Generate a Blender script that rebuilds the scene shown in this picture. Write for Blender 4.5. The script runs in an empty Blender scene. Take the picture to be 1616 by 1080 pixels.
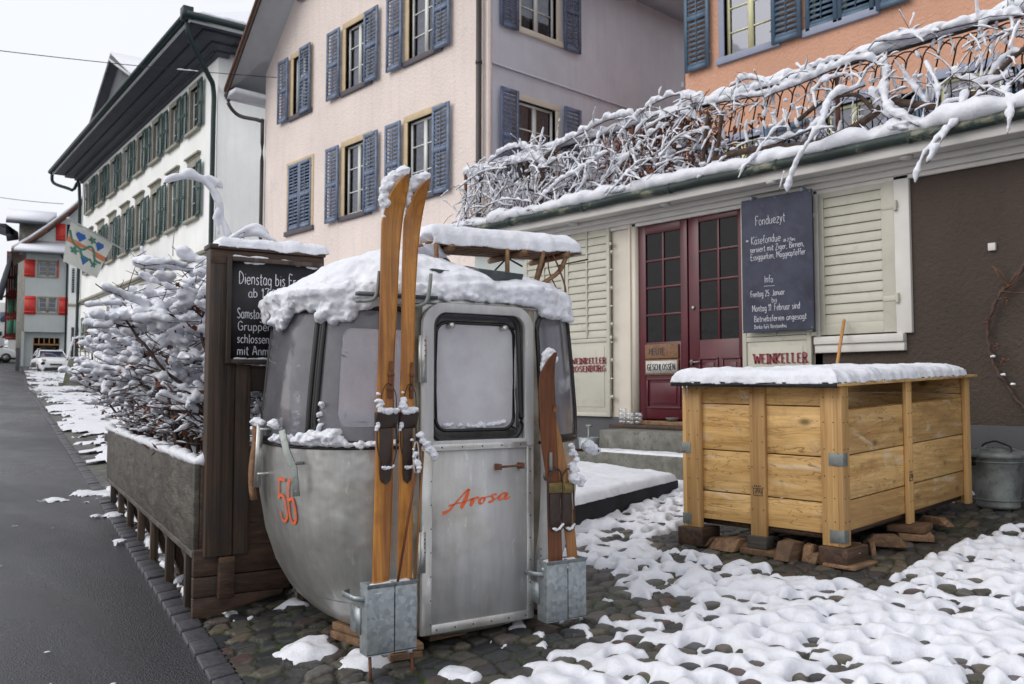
import bpy, math, random
import numpy as np
from math import sin, cos, pi, radians, atan, tan, sqrt, atan2, hypot, exp
from mathutils import Vector, noise as mnoise
random.seed(7)
RNG = np.random.default_rng(11)
scn = bpy.context.scene
COL = scn.collection

# ------------------------------------------------------------------ camera
F_PX = 1370.0
YAW, PITCH = radians(42.3), atan(75/1370.0)
CAM = np.array([0, 0, 1.1])
FW = np.array([sin(YAW)*cos(PITCH), cos(YAW)*cos(PITCH), sin(PITCH)])
RT = np.array([cos(YAW), -sin(YAW), 0.0])
UP = np.cross(RT, FW)
cd = bpy.data.cameras.new('camera'); cam = bpy.data.objects.new('camera', cd); COL.objects.link(cam)
cam.location = CAM; cam.rotation_euler = (pi/2+PITCH, 0, -YAW)
cd.sensor_width = 36; cd.lens = F_PX/1616*36; cd.clip_start = 0.05; cd.clip_end = 600
cd.dof.use_dof = True; cd.dof.focus_distance = 3.9; cd.dof.aperture_fstop = 6.3
scn.camera = cam
# ------------------------------------------------------------------ sky and sun: overcast winter day
w = bpy.data.worlds.new('World'); scn.world = w; w.use_nodes = True
wn = w.node_tree; wn.nodes.clear()
out = wn.nodes.new('ShaderNodeOutputWorld')
SUN_EL, SUN_AZ = radians(38), radians(-70)
sk = wn.nodes.new('ShaderNodeTexSky'); sk.sky_type = 'NISHITA'; sk.sun_disc = False
sk.sun_elevation = SUN_EL; sk.sun_rotation = SUN_AZ; sk.dust_density = 5; sk.air_density = 1
b1 = wn.nodes.new('ShaderNodeBackground'); b1.inputs[1].default_value = 0.05
hs = wn.nodes.new('ShaderNodeHueSaturation'); hs.inputs['Saturation'].default_value = 0.35
wn.links.new(sk.outputs[0], hs.inputs['Color']); wn.links.new(hs.outputs[0], b1.inputs[0])
b2 = wn.nodes.new('ShaderNodeBackground'); b2.inputs[1].default_value = 0.80
tc = wn.nodes.new('ShaderNodeTexCoord'); nz = wn.nodes.new('ShaderNodeTexNoise'); nz.inputs['Scale'].default_value = 2.2
nz.inputs['Detail'].default_value = 4
rp = wn.nodes.new('ShaderNodeValToRGB'); rp.color_ramp.elements[0].position = .3; rp.color_ramp.elements[1].position = .75
rp.color_ramp.elements[0].color = (.88, .90, .95, 1); rp.color_ramp.elements[1].color = (.97, .98, 1.0, 1)
wn.links.new(tc.outputs['Generated'], nz.inputs['Vector']); wn.links.new(nz.outputs[0], rp.inputs[0]); wn.links.new(rp.outputs[0], b2.inputs[0])
ad = wn.nodes.new('ShaderNodeAddShader'); wn.links.new(b1.outputs[0], ad.inputs[0]); wn.links.new(b2.outputs[0], ad.inputs[1])
wn.links.new(ad.outputs[0], out.inputs[0])
sl = bpy.data.lights.new('sun', 'SUN'); sl.energy = 0.7; sl.angle = radians(40); sl.color = (1, .97, .93)
so = bpy.data.objects.new('sun', sl); COL.objects.link(so)
so.rotation_euler = Vector((sin(SUN_AZ)*cos(SUN_EL), cos(SUN_AZ)*cos(SUN_EL), sin(SUN_EL))).to_track_quat('Z', 'Y').to_euler()
scn.view_settings.view_transform = 'Standard'; scn.view_settings.look = 'None'
scn.view_settings.exposure = 0.10; scn.view_settings.gamma = 1
scn.cycles.max_bounces = 6; scn.cycles.transparent_max_bounces = 12

# ------------------------------------------------------------------ measuring helpers (photo pixel -> point on a real plane)
def ray(x, y): return FW+RT*(x-808)/F_PX+UP*(540-y)/F_PX
def pl(x, y, n, c):
    r = ray(x, y); n = np.array(n, float); return CAM+r*((c-n@CAM)/(n@r))
def hX(x, y, X): return pl(x, y, (1, 0, 0), X)
def hY(x, y, Y): return pl(x, y, (0, 1, 0), Y)
def sstep(a, b, x):
    t = np.clip((x-a)/(b-a), 0, 1); return t*t*(3-2*t)
def gz(X, Y):
    X = np.asarray(X, float); Y = np.asarray(Y, float)
    return .06*(np.clip(X, -1, 7.5)-2.4)+.02*(Y-2.4)+.03*np.clip(Y-40, 0, 6)**2/6*.5+.06*np.clip(Y-43, 0, 60)*sstep(40, 50, Y)*.9
def kerbX(Y): return 1.680+.2155*(np.asarray(Y, float)-4.37)

# ------------------------------------------------------------------ materials
class NT:
    def __init__(s, name):
        s.m = bpy.data.materials.new(name); s.m.use_nodes = True; s.t = s.m.node_tree; s.t.nodes.clear()
        s.o = s.t.nodes.new('ShaderNodeOutputMaterial')
    def n(s, ty, **kw):
        x = s.t.nodes.new(ty)
        for k, v in kw.items():
            if k.startswith('_'): setattr(x, k[1:], v)
            else: x.inputs[k.replace('__', ' ')].default_value = v
        return x
    def l(s, a, b): s.t.links.new(a, b); return b
    def coord(s, scale=(1, 1, 1), kind='Object', rnd=True):
        c = s.n('ShaderNodeTexCoord'); mp = s.n('ShaderNodeMapping'); mp.inputs['Scale'].default_value = scale
        if rnd:
            at = s.n('ShaderNodeAttribute', _attribute_name='tint'); v = s.n('ShaderNodeVectorMath', _operation='MULTIPLY_ADD')
            s.l(at.outputs['Color'], v.inputs[0]); v.inputs[1].default_value = (7.3, 5.1, 9.7); s.l(c.outputs[kind], v.inputs[2]); s.l(v.outputs[0], mp.inputs['Vector'])
        else: s.l(c.outputs[kind], mp.inputs['Vector'])
        return mp.outputs[0]
    def noise(s, vec, scale, detail=4, rough=.55, dist=0):
        x = s.n('ShaderNodeTexNoise', Scale=scale, Detail=detail, Roughness=rough, Distortion=dist); s.l(vec, x.inputs['Vector']); return x.outputs[0]
    def ramp(s, fac, stops):
        r = s.n('ShaderNodeValToRGB'); e = r.color_ramp.elements
        e[0].position, e[0].color = stops[0][0], (*stops[0][1], 1); e[1].position, e[1].color = stops[-1][0], (*stops[-1][1], 1)
        for p, c in stops[1:-1]:
            q = e.new(p); q.color = (*c, 1)
        s.l(fac, r.inputs[0]); return r.outputs[0]
    def mix(s, fac, a, b, mode='MIX'):
        x = s.n('ShaderNodeMix', _data_type='RGBA', _blend_type=mode)
        for sock, v in ((x.inputs[0], fac), (x.inputs[6], a), (x.inputs[7], b)):
            if isinstance(v, (int, float)): sock.default_value = v
            elif isinstance(v, tuple): sock.default_value = (*v, 1)
            else: s.l(v, sock)
        return x.outputs[2]
    def bump(s, h, st=.3, dist=.01, prev=None):
        b = s.n('ShaderNodeBump', Strength=st, Distance=dist); s.l(h, b.inputs['Height'])
        if prev: s.l(prev, b.inputs['Normal'])
        return b.outputs[0]
    def fin(s, col, rough=.6, metal=0, nrm=None, spec=.5, **kw):
        p = s.n('ShaderNodeBsdfPrincipled')
        for sock, v in ((p.inputs['Base Color'], col), (p.inputs['Roughness'], rough), (p.inputs['Metallic'], metal)):
            if isinstance(v, (int, float)): sock.default_value = v
            elif isinstance(v, tuple): sock.default_value = (*v, 1)
            else: s.l(v, sock)
        p.inputs['Specular IOR Level'].default_value = spec
        for k, v in kw.items(): p.inputs[k.replace('__', ' ')].default_value = v
        if nrm is not None: s.l(nrm, p.inputs['Normal'])
        s.l(p.outputs[0], s.o.inputs[0]); s.p = p
        return s.m

def m_plain(name, c, rough=.6, metal=0, var=.12, sc=3, bump=.0, bsc=60, spec=.5, dirt=None):
    t = NT(name); v = t.coord()
    n1 = t.noise(v, sc, 5)
    a = tuple(max(0, x*(1-var*1.6)) for x in c); b = tuple(min(1, x*(1+var)) for x in c)
    col = t.ramp(n1, [(.3, a), (.7, b)])
    if dirt:
        n2 = t.noise(v, sc*3.1, 8, .7); f = t.ramp(n2, [(.52, (0, 0, 0)), (.7, (1, 1, 1))]); col = t.mix(f, col, dirt)
    nr = t.bump(t.noise(v, bsc, 4), bump, .004) if bump else None
    return t.fin(col, rough, metal, nr, spec)

def m_plaster(name, c, stain=None, bsc=45, bst=.5, var=.06, wear=None):
    t = NT(name); v = t.coord()
    n1 = t.noise(v, .6, 6, .6); col = t.ramp(n1, [(.3, tuple(x*(1-var*1.5) for x in c)), (.7, tuple(min(1, x*(1+var)) for x in c))])
    if stain:
        vs = t.coord((3, 3, .5)); n2 = t.noise(vs, 1.2, 6, .65); col = t.mix(t.ramp(n2, [(.5, (0, 0, 0)), (.75, (.6, .6, .6))]), col, stain)
    if wear:
        n4 = t.noise(v, 1.1, 7, .7); col = t.mix(t.ramp(n4, [(.62, (0, 0, 0)), (.68, (.7, .7, .7))]), col, wear)
    n8 = t.noise(t.coord((9, 9, .45)), 1.0, 6, .7); col = t.mix(t.ramp(n8, [(.52, (0, 0, 0)), (.74, (.30, .30, .30))]), col, tuple(x*.72 for x in c))
    n3 = t.noise(v, bsc, 5, .6); nr = t.bump(n3, bst, .022)
    return t.fin(col, .9, 0, nr, .2)

def m_wood(name, axis, dark, light, rough=.55, grain=18, knots=False, stain=None, spec=.4, along=1.2, crack=0.25):
    t = NT(name)
    sc = [grain, grain, grain]; sc[axis] = along
    v = t.coord(tuple(sc)); v1 = t.coord(); s2 = [grain*5, grain*5, grain*5]; s2[axis] = along*1.5
    n1 = t.noise(v, 1.0, 5, .6, 1.4); nf = t.noise(t.coord(tuple(s2)), 1.0, 3, .6, .4)
    col = t.ramp(n1, [(.30, dark), (.5, tuple((a+b)/2 for a, b in zip(dark, light))), (.70, light)])
    col = t.mix(.75, col, t.ramp(nf, [(.34, (.74, .70, .66)), (.55, (1.04, 1.03, 1.0)), (.75, (1.12, 1.1, 1.08))]), 'MULTIPLY')
    at = t.n('ShaderNodeAttribute', _attribute_name='tint')
    col = t.mix(1.0, col, t.ramp(at.outputs['Fac'], [(0, (.66, .62, .58)), (1, (1.14, 1.12, 1.08))]), 'MULTIPLY')
    if knots:
        ks = [7, 7, 7]; ks[axis] = 1.6
        n6 = t.noise(t.coord(tuple(ks)), 1.1, 5, .6, 1.2); col = t.mix(t.ramp(n6, [(.56, (0, 0, 0)), (.66, (.65, .65, .65))]), col, (.70, .58, .42))
        n5 = t.noise(v1, 3.4, 6, .65, 1.2); col = t.mix(t.ramp(n5, [(.54, (0, 0, 0)), (.70, (.6, .6, .6))]), col, (dark[0]*.66, dark[1]*.62, dark[2]*.7))
        cs = [16, 16, 16]; cs[axis] = 2.4
        n7 = t.noise(t.coord(tuple(cs)), .55, 3, .5, 2.5); col = t.mix(t.ramp(n7, [(.488, (0, 0, 0)), (.498, (.75, .75, .75)), (.502, (.75, .75, .75)), (.512, (0, 0, 0))]), col, tuple(x*.33 for x in dark))
        vo = t.n('ShaderNodeTexVoronoi', Scale=1.0, Randomness=1.0); k = [5.5, 5.5, 5.5]; k[axis] = 3.2
        t.l(t.coord(tuple(k)), vo.inputs['Vector'])
        col = t.mix(t.ramp(vo.outputs['Distance'], [(.05, (.9, .9, .9)), (.13, (.25, .25, .25)), (.17, (0, 0, 0))]), col, tuple(x*.32 for x in dark))
    if stain:
        n4 = t.noise(v1, 2.5, 8, .7); col = t.mix(t.ramp(n4, [(.45, (0, 0, 0)), (.68, (.9, .9, .9))]), col, stain)
    bp = t.bump(nf, crack*1.4, .004); bp = t.bump(n1, crack, .006, bp)
    return t.fin(col, rough, 0, bp, spec)

M = {}
def snow_mat(name, bs=90, sss=.0, amt=.6):
    t = NT(name); v = t.coord(rnd=False)
    n = t.noise(v, 14, 5, .65); nr = t.bump(n, amt, .012); nr = t.bump(t.noise(v, 48, 4, .7), .55, .006, nr)
    n2 = t.noise(v, bs*2.2, 3, .6); nr = t.bump(n2, .35, .003, nr)
    col = t.ramp(n, [(.3, (.66, .675, .735)), (.7, (.76, .77, .82))])
    m = t.fin(col, .55, 0, nr, .3)
    t.p.inputs['Subsurface Weight'].default_value = sss; t.p.inputs['Subsurface Radius'].default_value = (.6, .8, 1.0)
    t.p.inputs['Subsurface Scale'].default_value = .02
    return m
M['snow'] = snow_mat('fresh_snow', sss=.25)
M['snow_far'] = snow_mat('snow_lying')
M['pink'] = m_plaster('pink_plaster', (.76, .66, .615), stain=(.66, .585, .55), bsc=17, bst=1.0, wear=(.60, .55, .53))
M['blueplaster'] = m_plaster('lavender_plaster', (.60, .605, .68), stain=(.50, .51, .58), bsc=30, bst=.15, var=.1)
M['orange'] = m_plaster('orange_plaster', (.58, .325, .225), stain=(.53, .30, .215), bsc=20, bst=1.0)
M['brown'] = m_plaster('brown_roughcast', (.074, .057, .047), bsc=30, bst=1.0, var=.12)
M['plinth'] = m_plaster('grey_plinth', (.088, .088, .094), bsc=20, bst=.2)
M['white'] = m_plaster('white_plaster', (.86, .87, .86), stain=(.78, .80, .79), bsc=30, bst=.1)
M['whitegrey'] = m_plaster('pale_grey_plaster', (.50, .54, .53), stain=(.44, .47, .46), bsc=20, bst=.1)
M['cream'] = m_plain('cream_paint', (.46, .445, .375), .5, var=.05, sc=2, dirt=(.38, .365, .30))
M['soffit'] = m_plain('white_eaves_paint', (.60, .58, .55), .55, var=.06)
M['creamtrim'] = m_plain('cream_door_trim', (.60, .55, .47), .55, var=.05)
M['greyeave'] = m_plain('grey_eaves_paint', (.50, .51, .54), .6, var=.05)
M['maroon'] = m_plain('maroon_paint', (.080, .008, .015), .32, var=.15, sc=4)
M['shblue'] = m_plain('blue_shutter_paint', (.145, .19, .285), .6, var=.2, sc=5, dirt=(.20, .24, .33))
M['shblue2'] = m_plain('weathered_blue_shutter_paint', (.115, .145, .235), .7, var=.2, sc=5, dirt=(.20, .22, .30))
M['shteal'] = m_plain('slate_blue_shutter_paint', (.085, .140, .205), .55, var=.1, sc=5)
M['shgreen'] = m_plain('dark_green_shutter_paint', (.010, .060, .055), .5, var=.15, sc=5)
M['shred'] = m_plain('red_shutter_paint', (.60, .045, .035), .5, var=.08, sc=5)
M['sand'] = m_plain('sandstone', (.55, .43, .27), .8, var=.08, sc=4, bump=.3)
M['sandgrey'] = m_plain('grey_sandstone', (.30, .29, .24), .85, var=.1, sc=3, bump=.3)
M['sill'] = m_plain('dark_sill', (.075, .065, .08), .6)
M['bluesill'] = m_plain('blue_grey_sill', (.24, .27, .36), .6, var=.06)
M['sash'] = m_plain('white_window_paint', (.70, .71, .68), .45, var=.04)
M['sashyellow'] = m_plain('pale_yellow_window_paint', (.72, .70, .43), .45, var=.04)
M['darkeave'] = m_plain('dark_grey_eaves', (.060, .065, .080), .6)
M['pipe'] = m_plain('brown_downpipe', (.060, .050, .050), .5, metal=.3)
M['pipegreen'] = m_plain('dark_green_downpipe', (.018, .034, .034), .5, metal=.3)
M['room'] = m_plain('dark_room', (.03, .028, .026), .9)
M['curtain'] = m_plain('grey_curtain', (.50, .49, .50), .9, var=.2, sc=12)
M['tile'] = m_plain('brown_roof_tiles', (.14, .07, .05), .85, var=.3, sc=14, bump=.6, bsc=20)
M['alu'] = None
M['rubber'] = m_plain('black_rubber', (.012, .012, .013), .35, var=.1)
M['paintorange'] = m_plain('orange_red_paint', (.76, .12, .025), .5, var=.12, sc=60, dirt=(.60, .22, .12))
M['chalkboard'] = m_plain('black_chalkboard', (.012, .012, .018), .75, var=.5, sc=5)
M['chalkboard2'] = m_plain('slate_chalkboard', (.046, .050, .078), .85, var=.22, sc=3.5, dirt=(.062, .066, .095))
M['chalk'] = m_plain('chalk', (.66, .67, .72), .9, var=.25, sc=180)
M['redpaint'] = m_plain('dark_red_lettering', (.20, .018, .03), .6)
M['blackpaint'] = m_plain('black_lettering', (.03, .025, .03), .6)
M['paper'] = m_plain('weathered_white_board', (.50, .49, .46), .7, var=.12, sc=9)
M['leather'] = m_plain('dark_brown_leather', (.035, .017, .012), .45, var=.3, sc=20, bump=.3)
M['steel'] = m_plain('worn_steel', (.32, .31, .29), .4, metal=.8, var=.2, sc=20)
M['rust'] = m_plain('rusty_iron', (.14, .055, .03), .8, var=.4, sc=18)
M['iron'] = m_plain('dark_wrought_iron', (.018, .016, .016), .6, metal=.3)
M['darkmetal'] = m_plain('dark_grey_metal', (.07, .085, .09), .5, metal=.3, dirt=(.12, .13, .13))
M['redoxide'] = m_plain('red_oxide_paint', (.30, .05, .02), .6)
M['bark'] = m_plain('brown_bark', (.075, .045, .032), .85, var=.4, sc=20, bump=.4)
M['twig'] = m_plain('reddish_twig', (.058, .032, .026), .7, var=.3, sc=10)
M['deadleaf'] = m_plain('dead_brown_leaf', (.17, .055, .028), .7, var=.4, sc=9)
M['stone'] = m_plain('weathered_step_stone', (.17, .165, .145), .85, var=.25, sc=7, bump=.6, dirt=(.055, .065, .03))
M['concrete'] = m_plain('mossy_concrete', (.17, .17, .13), .85, var=.2, sc=2, bump=.4, dirt=(.08, .09, .03))
M['carwhite'] = m_plain('white_car_paint', (.75, .76, .78), .25, var=.02)
M['carglass'] = m_plain('car_glass', (.02, .025, .05), .08, var=.1)
M['blackplastic'] = m_plain('black_plastic', (.02, .02, .022), .45, var=.1)
M['jar'] = None
M['bluecloth'] = m_plain('blue_cloth_print', (.03, .14, .50), .9, var=.1)
M['greencloth'] = m_plain('green_cloth_print', (.07, .24, .17), .9, var=.1)
M['orangecloth'] = m_plain('orange_cloth_print', (.72, .22, .10), .9, var=.05)
M['timber'] = m_plain('red_timber_frame', (.20, .03, .025), .7)
M['w_old_z'] = m_wood('old_brown_wood_upright', 2, (.020, .015, .012), (.135, .088, .063), .6, 12, stain=(.034, .031, .031), crack=.8, along=.8)
M['w_old_x'] = m_wood('old_brown_wood', 0, (.024, .016, .012), (.125, .070, .046), .55, 14, stain=(.030, .024, .022), crack=.5)
M['w_grey_y'] = m_wood('grey_weathered_board', 1, (.040, .037, .035), (.155, .148, .135), .65, 13, stain=(.045, .038, .034), crack=.8, along=1.1)
M['w_crate_x'] = m_wood('yellow_spruce_along', 0, (.52, .31, .12), (.80, .55, .25), .5, 9, knots=True)
M['w_crate_y'] = m_wood('yellow_spruce_across', 1, (.50, .29, .10), (.78, .53, .235), .5, 9, knots=True)
M['w_crate_z'] = m_wood('yellow_spruce_upright', 2, (.50, .29, .11), (.76, .50, .225), .5, 12, along=.9)
M['w_ski'] = m_wood('varnished_ash', 2, (.22, .075, .014), (.60, .27, .055), .3, 22, spec=.5, along=1.3, crack=.15, stain=(.24, .09, .02))
M['w_ski2'] = m_wood('worn_brown_ski_wood', 2, (.12, .035, .012), (.27, .095, .03), .5, 60, stain=(.10, .035, .015), along=2)
M['w_ski3'] = m_wood('pale_brown_ski_wood', 2, (.22, .10, .035), (.38, .19, .075), .5, 50, along=2)
M['w_sled'] = m_wood('weathered_sledge_wood', 0, (.13, .075, .04), (.34, .21, .12), .7, 24, stain=(.20, .085, .04), crack=.6)
M['w_log'] = m_wood('split_firewood', 0, (.13, .072, .042), (.34, .215, .125), .75, 20, stain=(.10, .06, .038), crack=.8)
M['w_stick'] = m_wood('pale_broom_stick', 2, (.50, .26, .10), (.60, .34, .14), .5, 30)
M['w_greywall'] = m_wood('grey_barn_boards', 2, (.28, .28, .27), (.42, .41, .39), .8, 6)

def make_alu(name, base=.42, streak=True, rough=(.30, .52), tint=(1, 1.0, .97), metal=.75):
    t = NT(name); v = t.coord(); vz = t.coord((6, 6, .7))
    n1 = t.noise(vz, 2.0, 8, .7); n2 = t.noise(v, 2.2, 6, .65, .5)
    c = [base*x for x in tint]
    col = t.ramp(n1, [(.3, tuple(x*.80 for x in c)), (.7, tuple(min(1, x*1.15) for x in c))])
    col = t.mix(t.ramp(n2, [(.50, (0, 0, 0)), (.72, (.60, .60, .60))]), col, (base*.6, base*.52, base*.40)); n9 = t.noise(t.coord((14, 14, 3)), 1.6, 7, .75); col = t.mix(t.ramp(n9, [(.60, (0, 0, 0)), (.66, (.5, .5, .5))]), col, (base*1.5, base*1.5, base*1.5))
    ro = t.n('ShaderNodeMapRange'); t.l(n2, ro.inputs[0]); ro.inputs[3].default_value = rough[0]; ro.inputs[4].default_value = rough[1]
    nr = t.bump(t.noise(v, 3.4, 3, .5), .8, .025); nr = t.bump(t.noise(t.coord((40, 40, 6)), 3, 3), .08, .002, nr)
    t.fin(col, .5, metal, nr); t.l(ro.outputs[0], t.p.inputs['Roughness'])
    return t.m
M['alu'] = make_alu('weathered_aluminium', .52, rough=(.24, .46))
M['aludoor'] = make_alu('painted_door_aluminium', .50, rough=(.5, .65), tint=(1, 1, 1.01), metal=.15)
M['alubright'] = make_alu('bright_aluminium', .60, rough=(.28, .4))
def make_galv():
    t = NT('galvanised_steel'); v = t.coord()
    vo = t.n('ShaderNodeTexVoronoi', Scale=55); t.l(v, vo.inputs['Vector'])
    col = t.ramp(vo.outputs['Color'], [(.1, (.22, .25, .27)), (.9, (.36, .40, .42))])
    n = t.noise(v, 4, 6, .7); col = t.mix(t.ramp(n, [(.5, (0, 0, 0)), (.72, (.5, .5, .5))]), col, (.45, .47, .46))
    return t.fin(col, .45, .55, t.bump(n, .1, .003))
M['galv'] = make_galv()
M['galvold'] = m_plain('dull_old_zinc', (.24, .26, .25), .55, metal=.4, var=.3, sc=6, dirt=(.09, .10, .09))
def make_plexi():
    t = NT('milky_violet_plexiglass'); v = t.coord(rnd=False)
    n = t.noise(v, 3.5, 5, .6)
    tr = t.n('ShaderNodeBsdfTransparent'); tr.inputs[0].default_value = (.82, .82, .88, 1)
    df = t.n('ShaderNodeBsdfDiffuse'); df.inputs[0].default_value = (.42, .42, .47, 1)
    tl = t.n('ShaderNodeBsdfTranslucent'); tl.inputs[0].default_value = (.78, .78, .83, 1)
    a1 = t.n('ShaderNodeMixShader'); a1.inputs[0].default_value = .5; t.l(df.outputs[0], a1.inputs[1]); t.l(tl.outputs[0], a1.inputs[2])
    mr = t.n('ShaderNodeMapRange'); mr.inputs[1].default_value = .3; mr.inputs[2].default_value = .7; mr.inputs[3].default_value = .42; mr.inputs[4].default_value = .74; t.l(n, mr.inputs[0])
    mx = t.n('ShaderNodeMixShader'); t.l(mr.outputs[0], mx.inputs[0]); t.l(tr.outputs[0], mx.inputs[1]); t.l(a1.outputs[0], mx.inputs[2])
    gl = t.n('ShaderNodeBsdfGlossy'); gl.inputs['Roughness'].default_value = .08
    fr = t.n('ShaderNodeFresnel', IOR=1.5); m2 = t.n('ShaderNodeMixShader'); t.l(fr.outputs[0], m2.inputs[0]); t.l(mx.outputs[0], m2.inputs[1]); t.l(gl.outputs[0], m2.inputs[2])
    t.l(m2.outputs[0], t.o.inputs[0]); return t.m
M['plexi'] = make_plexi()
t_ = NT('frosted_pane'); v_ = t_.coord(rnd=False); n_ = t_.noise(v_, 5, 6, .65)
t_d = t_.n('ShaderNodeBsdfDiffuse'); t_.l(t_.ramp(n_, [(.35, (.68, .66, .71)), (.65, (.88, .87, .91))]), t_d.inputs[0]); t_t = t_.n('ShaderNodeBsdfTranslucent'); t_t.inputs[0].default_value = (.75, .74, .80, 1)
t_m = t_.n('ShaderNodeMixShader'); t_m.inputs[0].default_value = .35; t_.l(t_d.outputs[0], t_m.inputs[1]); t_.l(t_t.outputs[0], t_m.inputs[2]); t_.l(t_m.outputs[0], t_.o.inputs[0]); M['frost'] = t_.m
def make_glass(name, tint=(.55, .58, .62), ior=1.9):
    t = NT(name); v = t.coord(rnd=False)
    tr = t.n('ShaderNodeBsdfTransparent'); tr.inputs[0].default_value = (*tint, 1)
    gl = t.n('ShaderNodeBsdfGlossy'); gl.inputs['Roughness'].default_value = .03; gl.inputs[0].default_value = (.85, .88, 1, 1)
    nr = t.bump(t.noise(v, 2.2, 2), .06, .02); t.l(nr, gl.inputs['Normal'])
    fr = t.n('ShaderNodeFresnel', IOR=ior); m2 = t.n('ShaderNodeMixShader'); t.l(fr.outputs[0], m2.inputs[0]); t.l(tr.outputs[0], m2.inputs[1]); t.l(gl.outputs[0], m2.inputs[2])
    t.l(m2.outputs[0], t.o.inputs[0]); return t.m
M['glass'] = make_glass('window_glass')
M['glassblue'] = make_glass('reflecting_window_glass', (.30, .33, .42), 2.1)
t_ = NT('clear_jar_glass'); t_a = t_.n('ShaderNodeBsdfTransparent'); t_b = t_.n('ShaderNodeBsdfGlossy'); t_b.inputs['Roughness'].default_value = .15; t_b.inputs[0].default_value = (.8, .85, .9, 1); t_c = t_.n('ShaderNodeMixShader'); t_c.inputs[0].default_value = .22; t_.l(t_a.outputs[0], t_c.inputs[1]); t_.l(t_b.outputs[0], t_c.inputs[2]); t_.l(t_c.outputs[0], t_.o.inputs[0]); M['jar'] = t_.m
M['alustain'] = m_plain('rust_stained_aluminium', (.30, .27, .22), .5, metal=.4, var=.3, sc=6, dirt=(.20, .13, .06))
def make_gutter():
    t = NT('patinated_gutter'); v = t.coord((1, 1, 2)); n = t.noise(v, 2.6, 6, .7)
    col = t.ramp(n, [(.42, (.012, .022, .020)), (.54, (.022, .040, .034)), (.60, (.15, .15, .11)), (.74, (.24, .23, .18))])
    return t.fin(col, .6, .1, t.bump(n, .3, .004))
M['gutter'] = make_gutter()
def make_asphalt():
    t = NT('wet_asphalt'); v = t.coord(rnd=False)
    n1 = t.noise(v, 115, 3, .65); n2 = t.noise(t.coord((1.0, .35, 1), rnd=False), .9, 6, .6); n3 = t.noise(v, 55, 3, .6)
    col = t.ramp(n1, [(.35, (.007, .007, .010)), (.70, (.034, .035, .043))])
    sp = t.ramp(t.noise(v, 260, 2), [(.70, (0, 0, 0)), (.76, (1, 1, 1))]); col = t.mix(sp, col, (.20, .20, .21))
    col = t.mix(t.ramp(n2, [(.54, (0, 0, 0)), (.72, (.22, .22, .22))]), col, (.09, .095, .115))
    ro = t.n('ShaderNodeMapRange'); ro.inputs[1].default_value = .35; ro.inputs[2].default_value = .65; ro.inputs[3].default_value = .24; ro.inputs[4].default_value = .55; t.l(n2, ro.inputs[0])
    nr = t.bump(n1, 1.0, .010); nr = t.bump(n3, .4, .008, nr)
    n7 = t.noise(t.coord((2.2, .22, 1), rnd=False), 1.3, 5, .6); col = t.mix(t.ramp(n7, [(.5, (0, 0, 0)), (.66, (.35, .35, .35))]), col, (.050, .052, .064))
    t.fin(col, .5, 0, nr, .5); t.l(ro.outputs[0], t.p.inputs['Roughness']); return t.m
M['asphalt'] = make_asphalt()
def make_cobble():
    t = NT('river_cobbles'); v = t.coord(rnd=False)
    at = t.n('ShaderNodeAttribute', _attribute_name='stone'); jt = t.n('ShaderNodeAttribute', _attribute_name='joint')
    col = t.ramp(at.outputs['Fac'], [(0, (.024, .026, .031)), (.25, (.050, .052, .054)), (.42, (.080, .075, .062)), (.58, (.034, .038, .044)), (.74, (.12, .102, .074)), (.84, (.040, .043, .047)), (.92, (.085, .055, .050)), (1, (.13, .128, .12))])
    n = t.noise(v, 60, 5, .65); col = t.mix(.6, col, t.ramp(n, [(.3, (.45, .45, .45)), (.7, (1.25, 1.25, 1.25))]), 'MULTIPLY')
    moss = t.noise(v, 3.5, 6, .7)
    jc = t.ramp(moss, [(.46, (.014, .012, .010)), (.56, (.030, .045, .008)), (.68, (.06, .10, .012))])
    col = t.mix(jt.outputs['Fac'], col, jc)
    return t.fin(col, .42, 0, t.bump(n, .35, .003), .5)
M['cobble'] = make_cobble()
M['sett'] = m_plain('granite_setts', (.055, .055, .064), .5, var=.25, sc=40, bump=.6)

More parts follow.
